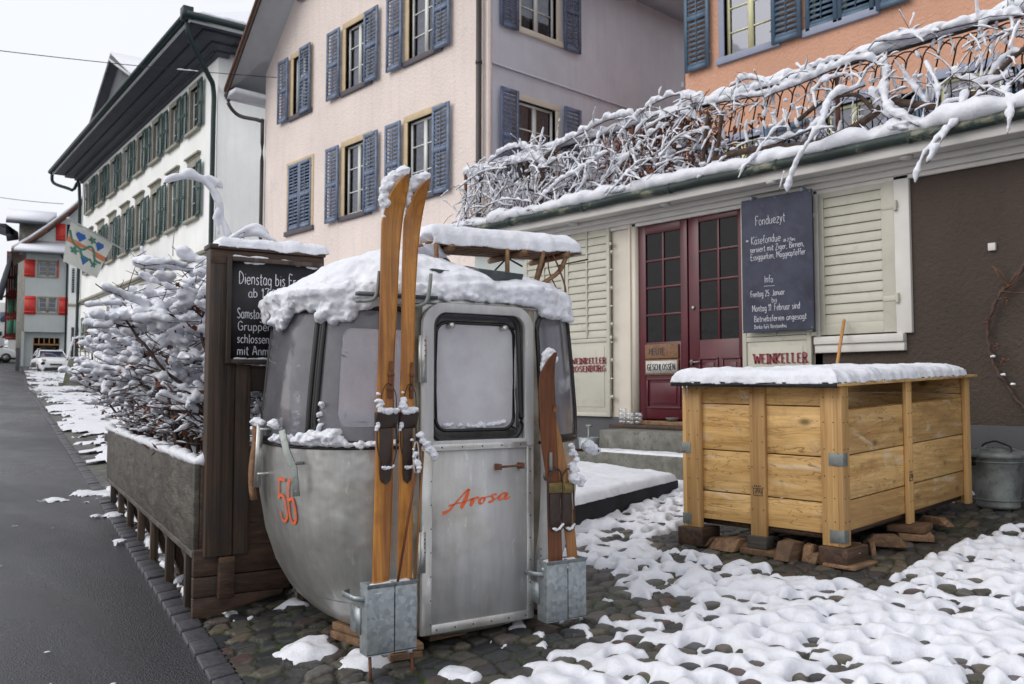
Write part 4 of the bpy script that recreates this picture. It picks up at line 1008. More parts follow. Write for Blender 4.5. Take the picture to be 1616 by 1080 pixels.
mb2 = MB(GF); mb2.tube([(x_-.10, .16, z_), (x_+.03, .085, z_-.004)], .008, 6); pg = build('peg', mb2, 'rust', gon); build('peg_snow', mb, 'snow', pg, smooth=True, vox=.005)
# timber chocks under the cabin
for (px_, py_, w_, l_, h_, a_) in ((575, 1012, .12, .25, .07, 15), (640, 1030, .14, .22, .055, -8), (700, 1005, .2, .2, .045, 5)):
    p = pl(px_, py_, (0, 0, 1), .0); f = yawF((p[0], p[1]+.05, float(gz(p[0], p[1]))-.01), a_-10); mb = MB(f)
    mb.box(-w_/2, w_/2, -l_/2, l_/2, 0, h_*.5); mb.box(-w_/2+.01, w_/2+.008, -l_/2+.01, l_/2, h_*.5+.002, h_)
    tag(build('wooden_chock', mb, 'w_log', bevel=.003), {575: 'reddish wooden chock under the rear left of the gondola cabin', 640: 'split reddish wooden chock under the galvanised left ski bin', 700: 'thin reddish wooden chock hidden below the cabin door'}[px_], 'chock', 'wooden chocks under the gondola')


# ================================================================= BUILDINGS
def wall_holes(mb, fr, x0, x1, z0, z1, holes, depth=.16, y=0.0, thick=.3, top=None):
    """wall in local xz at y, outward normal -y, rectangular holes with reveals; top(x) gives an optional raked top"""
    xs_ = sorted(set([x0, x1]+[h[0] for h in holes]+[h[1] for h in holes])); zs_ = sorted(set([z0, z1]+[h[2] for h in holes]+[h[3] for h in holes]))
    xs_ = [x for x in xs_ if x0 <= x <= x1]; zs_ = [z for z in zs_ if z0 <= z <= z1]
    for a, b in zip(xs_[:-1], xs_[1:]):
        for c, d in zip(zs_[:-1], zs_[1:]):
            mx, mz = (a+b)/2, (c+d)/2
            if any(h[0] < mx < h[1] and h[2] < mz < h[3] for h in holes): continue
            mb.add(fr([(a, y, c), (b, y, c), (b, y, d), (a, y, d)]), [(0, 1, 2, 3)], .5)
    for a, b, c, d in holes:
        for q in ([(a, y, c), (a, y+depth, c), (a, y+depth, d), (a, y, d)], [(b, y, c), (b, y, d), (b, y+depth, d), (b, y+depth, c)],
                  [(a, y, d), (a, y+depth, d), (b, y+depth, d), (b, y, d)], [(a, y, c), (b, y, c), (b, y+depth, c), (a, y+depth, c)]):
            mb.add(fr(q), [(0, 1, 2, 3)], .5)
def shutter(par, fr, x0, x1, z0, z1, mat, y=-.055, t=.035, louv=.075, open_=0.0, rows=None, closed=False, name='shutter', tilt=1):
    mb = MB(fr); st = min(.06, (x1-x0)*.16)
    for a, b in ((x0, x0+st), (x1-st, x1)): mb.box(a, b, y, y+t, z0, z1, .5)
    rails = [z0, z0+(z1-z0)*.47, z1-st*1.4] if rows is None else rows
    for k, r_ in enumerate(rails): mb.box(x0+st, x1-st, y+.002, y+t-.002, r_, r_+st*1.4, .5)
    for zc_, zd_ in zip(rails[:-1], rails[1:]):
        lo = zc_+st*1.4; n_ = max(3, int((zd_-lo)/louv)); h_ = (zd_-lo)/n_
        for k in range(n_):
            z = lo+k*h_
            mb.hexa([(x0+st, y+.000, z), (x1-st, y+.000, z), (x0+st, y+.008, z), (x1-st, y+.008, z), (x0+st, y+t-.010, z+h_*.66), (x1-st, y+t-.010, z+h_*.66), (x0+st, y+t-.002, z+h_*.66), (x1-st, y+t-.002, z+h_*.66)], .5)
    mb.box((x0+x1)/2-.008, (x0+x1)/2+.008, y-.004, y+.004, z0+st*2, z1-st*2, .5)
    for zz_ in (z0+(z1-z0)*.12, z0+(z1-z0)*.88): mb.box(x0-.02 if open_ >= 0 else x1-.01, x0+.01 if open_ >= 0 else x1+.02, y, y+.02, zz_-.012, zz_+.012, .5)
    return build(name, mb, mat, par)
def window(par, fr, x0, x1, z0, z1, sash='sash', trim='sand', sillm='sill', cols=2, rows=3, dep=.13, surround=.12, sill_out=.06, curtain=True, lintel=None, glass='glass', cornice=None, sill=True, room=True, reveal=True):
    """x0..x1,z0..z1 = clear opening; surround stone frame outside it"""
    mb = MB(fr); s = surround
    if s:
        mb.box(x0-s, x0, -.018, dep, z0, z1, .5); mb.box(x1, x1+s, -.018, dep, z0, z1, .5); mb.box(x0-s, x1+s, -.020, dep, z1, z1+s, .5)
    if cornice: 
        mb.box(x0-s-.04, x1+s+.04, -.05, .02, z1+s+.10, z1+s+.16, .5); mb.box(x0-s-.09, x1+s+.09, -.12, .02, z1+s+.162, z1+s+.23, .5); mb.box(x0-s, x1+s, -.02, .02, z1+s+.001, z1+s+.099, .5)
    if not s: mb.box(x0, x1, dep-.02, dep, z1-.03, z1, .5)
    win = build('window', mb, trim, par, bevel=.006)
    mb = MB(fr); f = .045; y0, y1 = dep-.055, dep-.01
    mb.box(x0, x0+f, y0, y1, z0, z1, .5); mb.box(x1-f, x1, y0, y1, z0, z1, .5); mb.box(x0+f, x1-f, y0, y1, z1-f, z1, .5); mb.box(x0+f, x1-f, y0, y1, z0, z0+f*1.3, .5)
    for c in range(1, cols):
        xc_ = x0+(x1-x0)*c/cols; wdt = .045 if c == cols/2 or cols == 2 else .014; mb.box(xc_-wdt, xc_+wdt, y0-.006, y1-.004, z0+f, z1-f, .5)
    for r in range(1, rows):
        zc_ = z0+(z1-z0)*r/rows; mb.box(x0+f, x1-f, y0+.008, y1-.008, zc_-.011, zc_+.011, .5)
    build('frame', mb, sash, win)
    mb = MB(fr); mb.add([(x0+f, y1-.02, z0+f), (x1-f, y1-.02, z0+f), (x1-f, y1-.02, z1-f), (x0+f, y1-.02, z1-f)], [(0, 1, 2, 3)]); build('pane', mb, glass, win)
    if sill:
        mb = MB(fr); mb.box(x0-s-.03, x1+s+.03, -sill_out, dep-.005, z0-.11, z0-.002, .5); build('sill', mb, sillm, win, bevel=.005)
    if room:
        mb = MB(fr)
        if curtain:
            for a, b in ((x0+.02, x0+(x1-x0)*.42), (x1-(x1-x0)*.40, x1-.02)):
                n_ = 12; G = np.array([[(a+(b-a)*i/n_, dep+.03+.015*sin(i*2.2), z) for z in (z0, z1)] for i in range(n_+1)]); mb.grid(G)
            build('curtain', mb, 'curtain', win)
        mb = MB(fr); a, b, c, d, e, g = x0-.02, x1+.02, dep, dep+.7, z0-.02, z1+.02
        V = [(a, c, e), (b, c, e), (a, d, e), (b, d, e), (a, c, g), (b, c, g), (a, d, g), (b, d, g)]
        mb.add(V, [(0, 1, 3, 2), (4, 6, 7, 5), (2, 3, 7, 6), (0, 2, 6, 4), (1, 5, 7, 3)], .5); build('niche', mb, 'room', win)
    return win

# ---------------- pink house
PX, PY0, PY1 = 10.0, 11.67, 20.32
PF = Fr((PX, PY0, 0), (0, -1, 0), (1, 0, 0))       # local x runs to the right seen from the street (x = PY0 - Y)
def yx(Y): return PY0-Y
pink = thing('pink_house', 'tall pink plastered gabled house with blue louvred shutters and a lavender side wall', 'house', (PX, PY0, float(gz(PX, PY0))))
pw = []   # (Yl, Yr of the stone surround outside, zbot, ztop) opening computed
def pinkwin(Yl, Yr, z0, z1, s=.13):   # outer Y extents (left has larger Y)
    return (yx(Yl)+s, yx(Yr)-s, z0, z1)
rowsZ = ((4.90, 6.45), (7.70, 9.12), (10.50, 11.9))
W_A = pinkwin(19.12, 17.82, *rowsZ[0]); W_B = pinkwin(16.60, 15.40, *rowsZ[0]); W_C = pinkwin(14.22, 12.98, *rowsZ[0])
W_A2 = pinkwin(18.99, 17.95, *rowsZ[1]); W_B2 = pinkwin(16.60, 15.42, *rowsZ[1]); W_C2 = pinkwin(14.20, 12.98, *rowsZ[1])
W_A3 = pinkwin(18.0, 16.85, *rowsZ[2]); W_B3 = pinkwin(15.4, 14.2, *rowsZ[2])
allw = [W_A, W_B, W_C, W_A2, W_B2, W_C2, W_A3, W_B3]
mb = MB()
EZ = 9.05; RZ = EZ+4.33*1.02+.0
wall_holes(mb, PF, yx(PY1), 0, 0, EZ, [h for h in allw if h[2] < EZ and h[3] < EZ])
# upper gable part with row 2 tops and row 3
hs_ = [(h[0], h[1], max(h[2], EZ), h[3]) for h in allw if h[3] > EZ]
for h in allw:
    pass
mb = MB(); zt = 9.14
wall_holes(mb, PF, yx(PY1), 0, 0, zt, [h for h in allw if h[3] <= zt])
def rake(x): return EZ+.02+(4.325-abs(x+4.325))*1.02
xs_ = [yx(PY1)]+sorted(set([W_A3[0], W_A3[1], W_B3[0], W_B3[1], -4.325]))+[0]
for a, b in zip(xs_[:-1], xs_[1:]):
    mx = (a+b)/2; hole = next((h for h in (W_A3, W_B3) if h[0] < mx < h[1]), None); zlo = zt
    if hole: mb.add(PF([(a, 0, zt), (b, 0, zt), (b, 0, hole[2]), (a, 0, hole[2])]), [(0, 1, 2, 3)], .5); zlo = hole[3]
    ta, tb = max(rake(a), zlo), max(rake(b), zlo); mb.add(PF([(a, 0, zlo), (b, 0, zlo), (b, 0, tb), (a, 0, ta)]), [(0, 1, 2, 3)], .5)
build('wall', mb, 'pink', pink)
for k, h in enumerate(allw):
    window(pink, PF, *h, trim='sand', surround=.13)
    lo, hi = h[0]-.13, h[1]+.13; z0, z1 = h[2]-.05, h[3]+.06
    if k == 0:
        m_ = (h[0]+h[1])/2; shutter(pink, PF, h[0]-.03, m_-.004, z0+.06, z1, 'shblue', y=-.035); shutter(pink, PF, m_+.004, h[1]+.03, z0+.06, z1, 'shblue', y=-.035, open_=-1)
    elif k == 3:
        shutter(pink, PF, lo-.52, lo-.02, z0-.02, z1, 'shblue', y=-.10, open_=-1); shutter(pink, PF, h[1]-.36, h[1]+.16, z0-.02, z1+.05, 'shblue', y=-.10)
    else:
        shutter(pink, PF, lo-.56, lo-.02, z0-.03, z1, 'shblue', y=-.10, open_=-1); shutter(pink, PF, h[1]-.06, h[1]+.46, z0-.03, z1, 'shblue', y=-.10)
# lavender side wall
BF = Fr((PX, PY0, 0))
B1 = (.80, 1.78, 5.0, 6.50); B2 = (.82, 1.76, 7.86, 9.4)
mb = MB(BF)
LEDGE = 7.03
mb.box(.001, .10, .0, .2, 0, EZ-.4, .5)
mbw = MB(); wall_holes(mbw, BF, .10, 9.5, 0, LEDGE, [B1], y=.03); wall_holes(mbw, BF, .10, 9.5, LEDGE, 9.5, [(B2[0], B2[1], B2[2], 9.36)], y=-.02)
mbw.box(.10, 9.5, -.021, .03, LEDGE-.02, LEDGE+.001, .5, fr=BF)
build('side_wall', mbw, 'blueplaster', pink)
mb = MB(BF); mb.box(-.002, .10, -.035, .02, 0, EZ, .5); build('corner_strip', mb, 'pink', pink)
for h, sm in ((B1, 'sandgrey'), (B2, 'sandgrey')):
    window(pink, Fr((PX, PY0+(.03 if h is B1 else -.02), 0)), h[0], h[1], h[2], min(h[3], 9.30), trim='creamtrim', sillm='creamtrim', surround=.12)
    fr_ = Fr((PX, PY0-.03, 0))
    shutter(pink, fr_, .26, .70, h[2]-.12, h[3]+.1 if h is B1 else 9.34, 'shblue2', y=-.08, open_=-1); shutter(pink, fr_, 1.92, 2.38, h[2]-.12, h[3]+.1 if h is B1 else 9.34, 'shblue2', y=-.08)
# roof: two slopes with overhang, tiles, snow on top, grey soffit
def slopebox(mb, fr, xa, za, xb, zb, y0, y1, t, tint=.5):
    mb.hexa(fr([(xa, y0, za), (xb, y0, zb), (xa, y1, za), (xb, y1, zb), (xa, y0, za+t), (xb, y0, zb+t), (xa, y1, za+t), (xb, y1, zb+t)]), tint)
mid = -4.325; sl_ = 1.02
lx, lz = yx(PY1)-.55, EZ-.55*sl_+.10; rx, rz = .85, 9.80; tz = EZ+4.325*sl_+.12
mb = MB(); slopebox(mb, PF, lx, lz, mid, tz, -.8, 10, .03); slopebox(mb, PF, rx, rz-.35, mid, tz, -.8, 10, .03)
roof = build('roof', mb, 'greyeave', pink)
mb = MB()
slopebox(mb, PF, lx-.02, lz+.035, mid, tz+.035, -.86, 10, .10); slopebox(mb, PF, rx+.05, rz-.35+.035, mid, tz+.035, -.86, 10, .10); build('tiles', mb, 'tile', roof)
mb = MB()
slopebox(mb, PF, lx-.03, lz+.14, mid, tz+.14, -.83, 10, .06); slopebox(mb, PF, rx, rz-.35+.14, mid, tz+.14, -.83, 10, .06); build('roof_snow', mb, 'snow_far', roof)
mb = MB(PF)
for a, b in (((lx, lz), (mid, tz)), ((rx, rz-.35), (mid, tz))):
    mb.hexa([(a[0], -.825, a[1]-.14), (b[0], -.825, b[1]-.14), (a[0], -.795, a[1]-.14), (b[0], -.795, b[1]-.14), (a[0], -.825, a[1]+.05), (b[0], -.825, b[1]+.05), (a[0], -.795, a[1]+.05), (b[0], -.795, b[1]+.05)], .6)
build('bargeboard', mb, 'w_old_x', roof)
mb = MB(PF); mb.box(lx-.1, yx(PY1)-.0, -.80, 10, lz-.12, lz+.02, .5); mb.box(.0, rx+.02, .0, 10, 9.42, 9.48, .5); build_each('eaves_board', mb, 'greyeave', roof)
mb = MB(PF)
mb.tube([(lx-.08, -.8, lz), (lx-.08, 4, lz)], .07, 8)
mb.tube(catmull([(lx-.06, -.70, lz-.03), (lx-.06, -.7, lz-.25), (lx+.02, -.45, lz-.50), (yx(PY1)-.03, -.12, lz-.68), (yx(PY1)-.02, -.07, lz-.9), (yx(PY1)-.02, -.07, 5), (yx(PY1)-.02, -.07, .2)], 5), .048, 8)
build('downpipe', mb, 'pipe', pink, smooth=True)
mb = MB(PF); mb.tube([(-.10, -.10, 9.3), (-.10, -.10, .2)], .052, 10)
for z_ in (2.2, 5.1, 7.0, 8.8): mb.tube([(-.10, -.10, z_-.03), (-.10, -.10, z_+.03)], .062, 10)
build('downpipe', mb, 'pipe', pink, smooth=True)

# ---------------- orange house with the wine-cellar annex and terrace
OX, OY = 11.5, 8.43
OF = Fr((OX, OY, 0), (0, -1, 0), (1, 0, 0))
def ox(Y): return OY-Y
ora = thing('orange_house', 'orange plastered house with slate blue shutters above a snowy terrace and wine cellar annex', 'house', (OX, OY, float(gz(7, 5))))
O1 = (ox(7.66), ox(6.81), 6.32, 7.9); O2 = (ox(6.22), ox(5.27), 6.32, 7.9); O3 = (ox(4.35), ox(3.45), 6.32, 7.9)
L1 = (ox(7.75), ox(7.05), 3.35, 4.95); L2 = (ox(6.0), ox(5.2), 3.35, 5.1); L3 = (ox(4.45), ox(3.7), 3.35, 5.1); L4 = (ox(3.0), ox(2.2), 3.35, 5.1)
mb = MB(); wall_holes(mb, OF, 0, 10.5, 2.6, 9.5, [O1, O2, O3, L1, L2, L3, L4]); 
mb.box(0, .01, 0, 6, 2.6, 9.5, .5, fr=OF); build('wall', mb, 'orange', ora)
for h in (O1, O3): window(ora, OF, *h, trim='bluesill', sillm='bluesill', sash='sashyellow', surround=.10, rows=4, curtain=False, glass='glassblue')
window(ora, OF, *O2, trim='bluesill', sillm='bluesill', sash='sashyellow', surround=.06, rows=4, curtain=False)
for h in (L1, L2, L3, L4):
    window(ora, OF, *h, trim='bluesill', sillm='bluesill', sash='sashyellow', surround=.12, rows=4, cornice=False)
shutter(ora, OF, ox(8.37), ox(7.90), 6.24, 8.0, 'shteal', y=-.09, open_=-1); shutter(ora, OF, ox(6.79), ox(6.31), 6.24, 8.0, 'shteal', y=-.09)
shutter(ora, OF, ox(6.25), ox(5.77), 6.28, 8.0, 'shteal', y=-.06); shutter(ora, OF, ox(5.76), ox(5.24), 6.28, 8.0, 'shteal', y=-.06); shutter(ora, OF, ox(5.2), ox(4.75), 6.24, 8.0, 'shteal', y=-.09); shutter(ora, OF, ox(3.3), ox(2.8), 6.24, 8.0, 'shteal', y=-.09)
for h in (L1, L2, L3, L4):
    shutter(ora, OF, h[0]-.56, h[0]-.12, 3.3, 5.0, 'shteal', y=-.09, open_=-1); shutter(ora, OF, h[1]+.12, h[1]+.56, 3.3, 5.0, 'shteal', y=-.09)
mb = MB(OF); mb.box(-.9, 11, -.9, 6, 9.5, 9.62); build('roof', mb, 'tile', ora)
# annex
SX = 7.3
SF = Fr((SX, 0, 0), (0, -1, 0), (1, 0, 0))   # local x = -Y
DY0, DY1 = -5.99, -4.66
mb = MB()
TL = -8.75
wall_holes(mb, SF, TL, -6.45, 0, 3.0, []); build('wall', mb, 'whitegrey', ora)
mb = MB(); wall_holes(mb, SF, -6.45, -6.05, .80, 2.98, []); wall_holes(mb, SF, -4.66, -3.88, .80, 2.98, []); mb.box(-6.05, -6.0, -.035, .2, .80, 2.9, fr=SF); build_each('pier', mb, 'creamtrim', ora)
mb = MB(); wall_holes(mb, SF, -3.95, 3.0, .81, 3.0, [(-3.90, -3.10, 1.58, 2.92)], depth=.12); build('rough_wall', mb, 'brown', ora)
mb = MB(SF); mb.box(-8.75, -6.03, -.02, .2, 0, .80); mb.box(-4.6, 3.0, -.015, .2, 0, .82); build('plinth', mb, 'plinth', ora, bevel=.004)
mb = MB(SF); mb.box(TL+.01, 3.0, .3, 4.15, .1, 3.0, .5); mb.box(TL, TL+.009, 0.003, 4.15, 0, 3.0, .5); build('inner_wall', mb, 'whitegrey', ora)
# cornice, eaves, terrace slab
mb = MB(SF)
mb.box(TL-.05, 3.0, -.30, .0, 3.0, 3.04); mb.box(TL-.05, 3.0, -.06, .0, 2.90, 3.0); mb.box(TL-.05, 3.0, -.12, -.06, 2.95, 3.0); mb.box(TL-.05, 3.0, -.32, -.30, 2.99, 3.10); mb.box(TL-.02, 3.0, -.035, 0, 2.86, 2.90)
build('eaves', mb, 'soffit', ora, bevel=.008)
mb = MB(SF); mb.box(TL-.08, 3.0, -.33, 4.2, 3.101, 3.17); build('terrace_slab', mb, 'plinth', ora)
mb = MB(SF); n_ = 90; P = [(TL-.1+(3.1-TL)*k/n_, -.37, 3.10+.004*sin(k*.9)) for k in range(n_+1)]
P = [(p[0], p[1]+.012, p[2]+.01) for p in P]; mb.tube(P, .046, 10)
for k in range(0, n_, 9): mb.tube([P[k], (P[k][0]+.03, P[k][1], P[k][2])], .053, 10)
build('gutter', mb, 'gutter', ora, smooth=True)
mb = MB(SF)
for px_, py_ in ((905, 353), (1050, 322), (1218, 287), (1430, 247)):
    p = hZ_ = pl(px_, py_, (0, 0, 1), 2.995); mb.lathe([(0, .02), (.05, .02), (.055, 0), (.045, -.018), (0, -.02)], (-p[1], p[0]-SX, 2.99), 16)
build_each('ceiling_spot', mb, 'soffit', ora, smooth=True)
# terrace snow edge
mb = MB(); P = [(SX-.30+.05*sin(k*.7), Y_, 3.16) for k, Y_ in enumerate(np.arange(8.8, -3, -.15))]
snow_tube(mb, P, .095, 5, lift=.5, sides=12, amp=.28, step=.03, fs=5, flat=.8); P = [(SX-.12, Y_, 3.17) for Y_ in np.arange(8.8, -3, -.15)]; snow_tube(mb, P, .12, 8, lift=.2, sides=10, amp=.3, step=.04, fs=5, flat=.7)
mbf = mb; mbf.box(SX-.25, OX, -3, 8.7, 3.17, 3.23, .5)
build('terrace_snow', mb, 'snow', ora, smooth=True)
# door
t_ = NT('dark_door_glass'); M['darkglass'] = t_.fin((.006, .006, .008), .05, 0, t_.bump(t_.noise(t_.coord(rnd=False), 5, 3), .25, .02), .22)
mb = MB(SF)
mb.box(DY0-.03, DY1+.03, .02, .05, .78, 2.86); door2 = build('double_door', mb, 'maroon', ora)
def glazed(xa, xb, z0, z1, gx0, gx1, gz0, gz1, panels):
    mb = MB(SF)
    mb.box(xa, gx0, -.005, .02, z0, z1); mb.box(gx1, xb, -.005, .02, z0, z1); mb.box(gx0, gx1, -.0045, .02, gz1, z1); mb.box(gx0, gx1, -.0045, .02, z0, gz0)
    for c in (1,): x_ = gx0+(gx1-gx0)*.5; mb.box(x_-.012, x_+.012, -.002, .02, gz0, gz1)
    for r in range(1, 4): z_ = gz0+(gz1-gz0)*r/4; mb.box(gx0, gx1, -.001, .0195, z_-.011, z_+.011)
    for a, b, c, d in panels:
        for q in ((a, b, c, c+.022), (a, b, d-.022, d), (a, a+.022, c+.022, d-.022), (b-.022, b, c+.022, d-.022)): mb.box(q[0], q[1], -.018, -.005, q[2], q[3])
        mb.box(a+.05, b-.05, -.013, -.005, c+.05, d-.05)
    lf = build('door_leaf', mb, 'maroon', door2, bevel=.003)
    mb = MB(SF); mb.add([(gx0, .012, gz0), (gx1, .012, gz0), (gx1, .012, gz1), (gx0, .012, gz1)], [(0, 1, 2, 3)]); build('pane', mb, M['darkglass'], door2)
glazed(-5.985, -5.345, .79, 2.855, -5.885, -5.43, 1.60, 2.76, [(-5.88, -5.44, .90, 1.22)])
glazed(-5.325, -4.665, .79, 2.855, -5.20, -4.74, 1.60, 2.80, [(-5.21, -4.98, 1.10, 1.42), (-4.94, -4.72, 1.10, 1.42), (-5.21, -4.72, .86, 1.05)])
mb = MB(SF); mb.tube([(-5.29, -.05, 1.36+.02), (-5.22, -.055, 1.375), (-5.17, -.05, 1.38)], .010, 6); mb.blob((-5.29, -.02, 1.375), .018, 1, 1, (1, 1, 1.8), 0); mb.blob((-5.27, -.015, 1.93), .022, 1, 1, (1, .5, 1), 0)
build('door_handle', mb, 'steel', door2, smooth=True)
mb = MB(SF); mb.box(DY0-.075, DY0-.03, -.03, .2, .78, 2.87); mb.box(DY0-.03, DY1, -.028, .2, 2.861, 2.90); mb.box(DY0-.10, DY0-.076, -.05, .1, .78, 2.90); build('door_frame', mb, 'creamtrim', ora, bevel=.006)
# shutter panels
def panel_shutter(x0, x1, z0, z1, y, zb, name='shutter', post=True):
    mb = MB(SF); s = .045
    mb.box(x0, x0+s, y, y+.03, z0, z1); mb.box(x1-s, x1, y, y+.03, z0, z1)
    for z_ in (z0, zb-.05, z1-s): mb.box(x0+s, x1-s, y+.001, y+.029, z_, z_+s)
    n_ = int((z1-zb-s)/.085)
    for k in range(n_):
        z_ = zb+k*(z1-s-zb)/n_; h_ = (z1-s-zb)/n_
        mb.hexa([(x0+s, y+.002, z_), (x1-s, y+.002, z_), (x0+s, y+.025, z_), (x1-s, y+.025, z_), (x0+s, y+.016, z_+h_*.97), (x1-s, y+.016, z_+h_*.97), (x0+s, y+.028, z_+h_*.97), (x1-s, y+.028, z_+h_*.97)])
    mb.box((x0+x1)/2-.012, (x0+x1)/2+.012, y-.004, y+.01, zb, z1-s)
    mb.box(x0+s, x1-s, y+.012, y+.028, z0+s, zb-.05)
    mb.box(x0+s+.04, x1-s-.04, y+.006, y+.013, z0+s+.06, zb-.10)
    for z_ in (z0+.2, zb-.02, z1-.25): mb.box(x1-.01, x1+.05, y+.0, y+.014, z_, z_+.035)
    return build(name, mb, 'cream', ora, bevel=.003)
ps1 = panel_shutter(-7.04, -6.36, .80, 2.95, -.055, 1.68); ps1['label'] = 'cream shutter leaf lettered WEINKELLER left of the red doors'
panel_shutter(-7.74, -7.06, .80, 2.95, -.055, 1.68)
ps2 = panel_shutter(-4.66, -3.95, .95, 2.90, -.075, 1.60)
# snowflake light string beside the door shutter
Yr_ = hX(957, 570, SX-.06)[1]; Yl_ = hX(917, 570, SX-.06)[1]; wL = (Yl_-Yr_)/.70
for k_ in (0, 1):
    mb = MB(); fy = -.058 if k_ == 0 else -.078; hgt = .062 if k_ == 0 else .085
    if k_ == 0: wd_, xc_, zt_, gap = wL, -Yr_-wL/2, hX(934, 574, SX-.06)[2], .088
    else: xa_, xb_ = -hX(1189, 570, SX-.08)[1], -hX(1276, 570, SX-.08)[1]; wd_, xc_, zt_, gap = xb_-xa_, (xa_+xb_)/2, hX(1232, 573, SX-.08)[2], .140
    text(mb, SF, 'WEINKELLER', xc_, zt_, hgt, .0085, .018, serif=True, center=True, width=wd_, y=fy)
    text(mb, SF, 'ROSENBURG', xc_, zt_-gap, hgt, .0085, .017, serif=True, center=True, width=wd_*.98, y=fy)
    build('lettering', mb, 'redpaint', ps1 if k_ == 0 else ps2)
# plank shutter with white frame (closed)
mb = MB(SF); a, b, c, d = -3.885, -3.20, 1.585, 2.905
mb.box(a, a+.05, -.03, .0, c, d); mb.box(b-.11, b, -.03, .0, c, d); mb.box(a+.05, b-.11, -.029, 0, c, c+.10); mb.box(a+.05, b-.11, -.029, 0, d-.09, d)
n_ = 13
for k in range(n_):
    z_ = c+.10+k*(d-.09-c-.10)/n_; h_ = (d-.09-c-.10)/n_; mb.hexa([(a+.05, -.028, z_), (b-.11, -.028, z_), (a+.05, -.004, z_), (b-.11, -.004, z_), (a+.05, -.014, z_+h_*.96), (b-.11, -.014, z_+h_*.96), (a+.05, -.002, z_+h_*.96), (b-.11, -.002, z_+h_*.96)])
for z_ in (c+.26, d-.28): mb.box(b-.11, b+.05, -.036, -.028, z_, z_+.045); mb.tube([(b+.02, -.045, z_-.02), (b+.02, -.045, z_+.065)], .016, 8)
build('plank_shutter', mb, 'cream', ora, bevel=.003)
mb = MB(SF); mb.box(-3.20, -3.07, -.035, .12, 1.57, 2.995); mb.box(-3.93, -3.886, -.035, .12, 1.57, 2.92); mb.box(-3.93, -3.13, -.07, .12, 1.50, 1.57); mb.box(-3.93, -3.13, -.05, .1, 1.425, 1.499); mb.box(-3.93, -3.20, -.033, .12, 2.906, 2.99); build('window_frame', mb, 'soffit', ora, bevel=.006)
mb = MB(SF); mb.box(-2.475, -2.42, -.03, .0, 2.18, 2.24); build('wall_switch', mb, 'soffit', ora, bevel=.004)
# railing on the terrace
RXX = 7.22
def railing(par):
    mb = MB(); ys_ = np.arange(8.85, -2.9, -.24)
    mb.tube([(RXX, 8.85, 3.93), (RXX, -3, 3.97)], .016, 4); mb.tube([(RXX, 8.85, 3.29), (RXX, -3, 3.29)], .012, 4)
    build('rail', mb, 'iron', par)
    mb = MB()
    for Yp in (8.85, 7.43, 5.98, 3.65, 1.4, -.8): mb.tube([(RXX, Yp, 3.17), (RXX, Yp, 3.98)], .022, 4)
    build_each('post', mb, 'rust', par)
    mb = MB(); st = .13
    for k in range(int(11.6/st)):
        Y0 = 8.80-k*st; w_ = st*2.0
        P = [(RXX, Y0, 3.30), (RXX, Y0, 3.62)]+[(RXX, Y0-w_/2+w_/2*cos(a_), 3.80+.12*sin(a_)) for a_ in np.linspace(0, pi, 9)]+[(RXX, Y0-w_, 3.62), (RXX, Y0-w_, 3.30)]
        P = [(RXX+.006*(k % 2), p[1]+(.035*sin((p[2]-3.3)*9)), p[2]) for p in P]; mb.tube(P, .0068, 4)
        mb.tube([(RXX, Y0-st*.1, 3.31), (RXX, Y0-st*1.0, 3.47), (RXX, Y0-st*1.9, 3.31)], .005, 4)
    # side return along x
    for k in range(14):
        X0 = RXX+.1+k*.26; mb.tube([(X0, 8.85, 3.3), (X0, 8.85, 3.8), (X0+.13, 8.85, 3.92), (X0+.26, 8.85, 3.8), (X0+.26, 8.85, 3.3)], .006, 4)
    mb.tube([(RXX, 8.85, 3.93), (RXX+3.8, 8.85, 3.93)], .016, 4)
    build('hoop_bars', mb, 'iron', par)
    mb = MB(); P = [(RXX, Y_, 3.95+.004*(8.8-Y_)) for Y_ in np.arange(8.9, -3, -.1)]; snow_tube(mb, P, .052, 12, lift=.8, sides=10, amp=.25, step=.025, fs=7)
    rr_ = random.Random(3)
    for k in range(420):
        Y_ = rr_.uniform(-1, 8.8); z_ = rr_.uniform(3.32, 3.9); L = rr_.uniform(.05, .18); sgn = rr_.choice((-1, 1)); snow_tube(mb, [(RXX-.008, Y_, z_), (RXX-.008, Y_+.03*sgn, z_+L)], rr_.uniform(.010, .020), k, lift=.0, sides=5, amp=.5, step=.015)
    P = [(RXX+.1+.1*k, 8.85, 3.95) for k in range(36)]; snow_tube(mb, P, .035, 14, lift=.8)
    build('snow', mb, 'snow', par, smooth=True)
rl = thing('terrace_railing', 'dark wrought iron hoop railing on the snowy terrace edge', 'railing', (RXX, 4, 3.17)); railing(rl)
# snowflake light string
ls = thing('light_string', 'string of small white snowflake lights hanging beside the left cream shutter', 'light string', (SX-.06, 6.31, .85))
mb = MB(SF); mb.tube([(-6.315, -.06, 2.75), (-6.312, -.062, .85)], .004, 5); build('cord', mb, 'iron', ls)
for k in range(9):
    mb = MB(SF); z_ = 2.62-k*.2; c_ = (-6.312, -.075, z_)
    if k % 2 == 0:
        for a_ in range(3): an = a_*pi/3; mb.tube([(c_[0]-.024*cos(an), c_[1], z_-.024*sin(an)), (c_[0]+.024*cos(an), c_[1], z_+.024*sin(an))], .006, 4)
        mb.blob(c_, .011, 1, 1, amp=0)
    else: mb.blob(c_, .016, 1, 1, (1.1, .6, .6), .1)
    build('bulb', mb, 'alubright', ls)


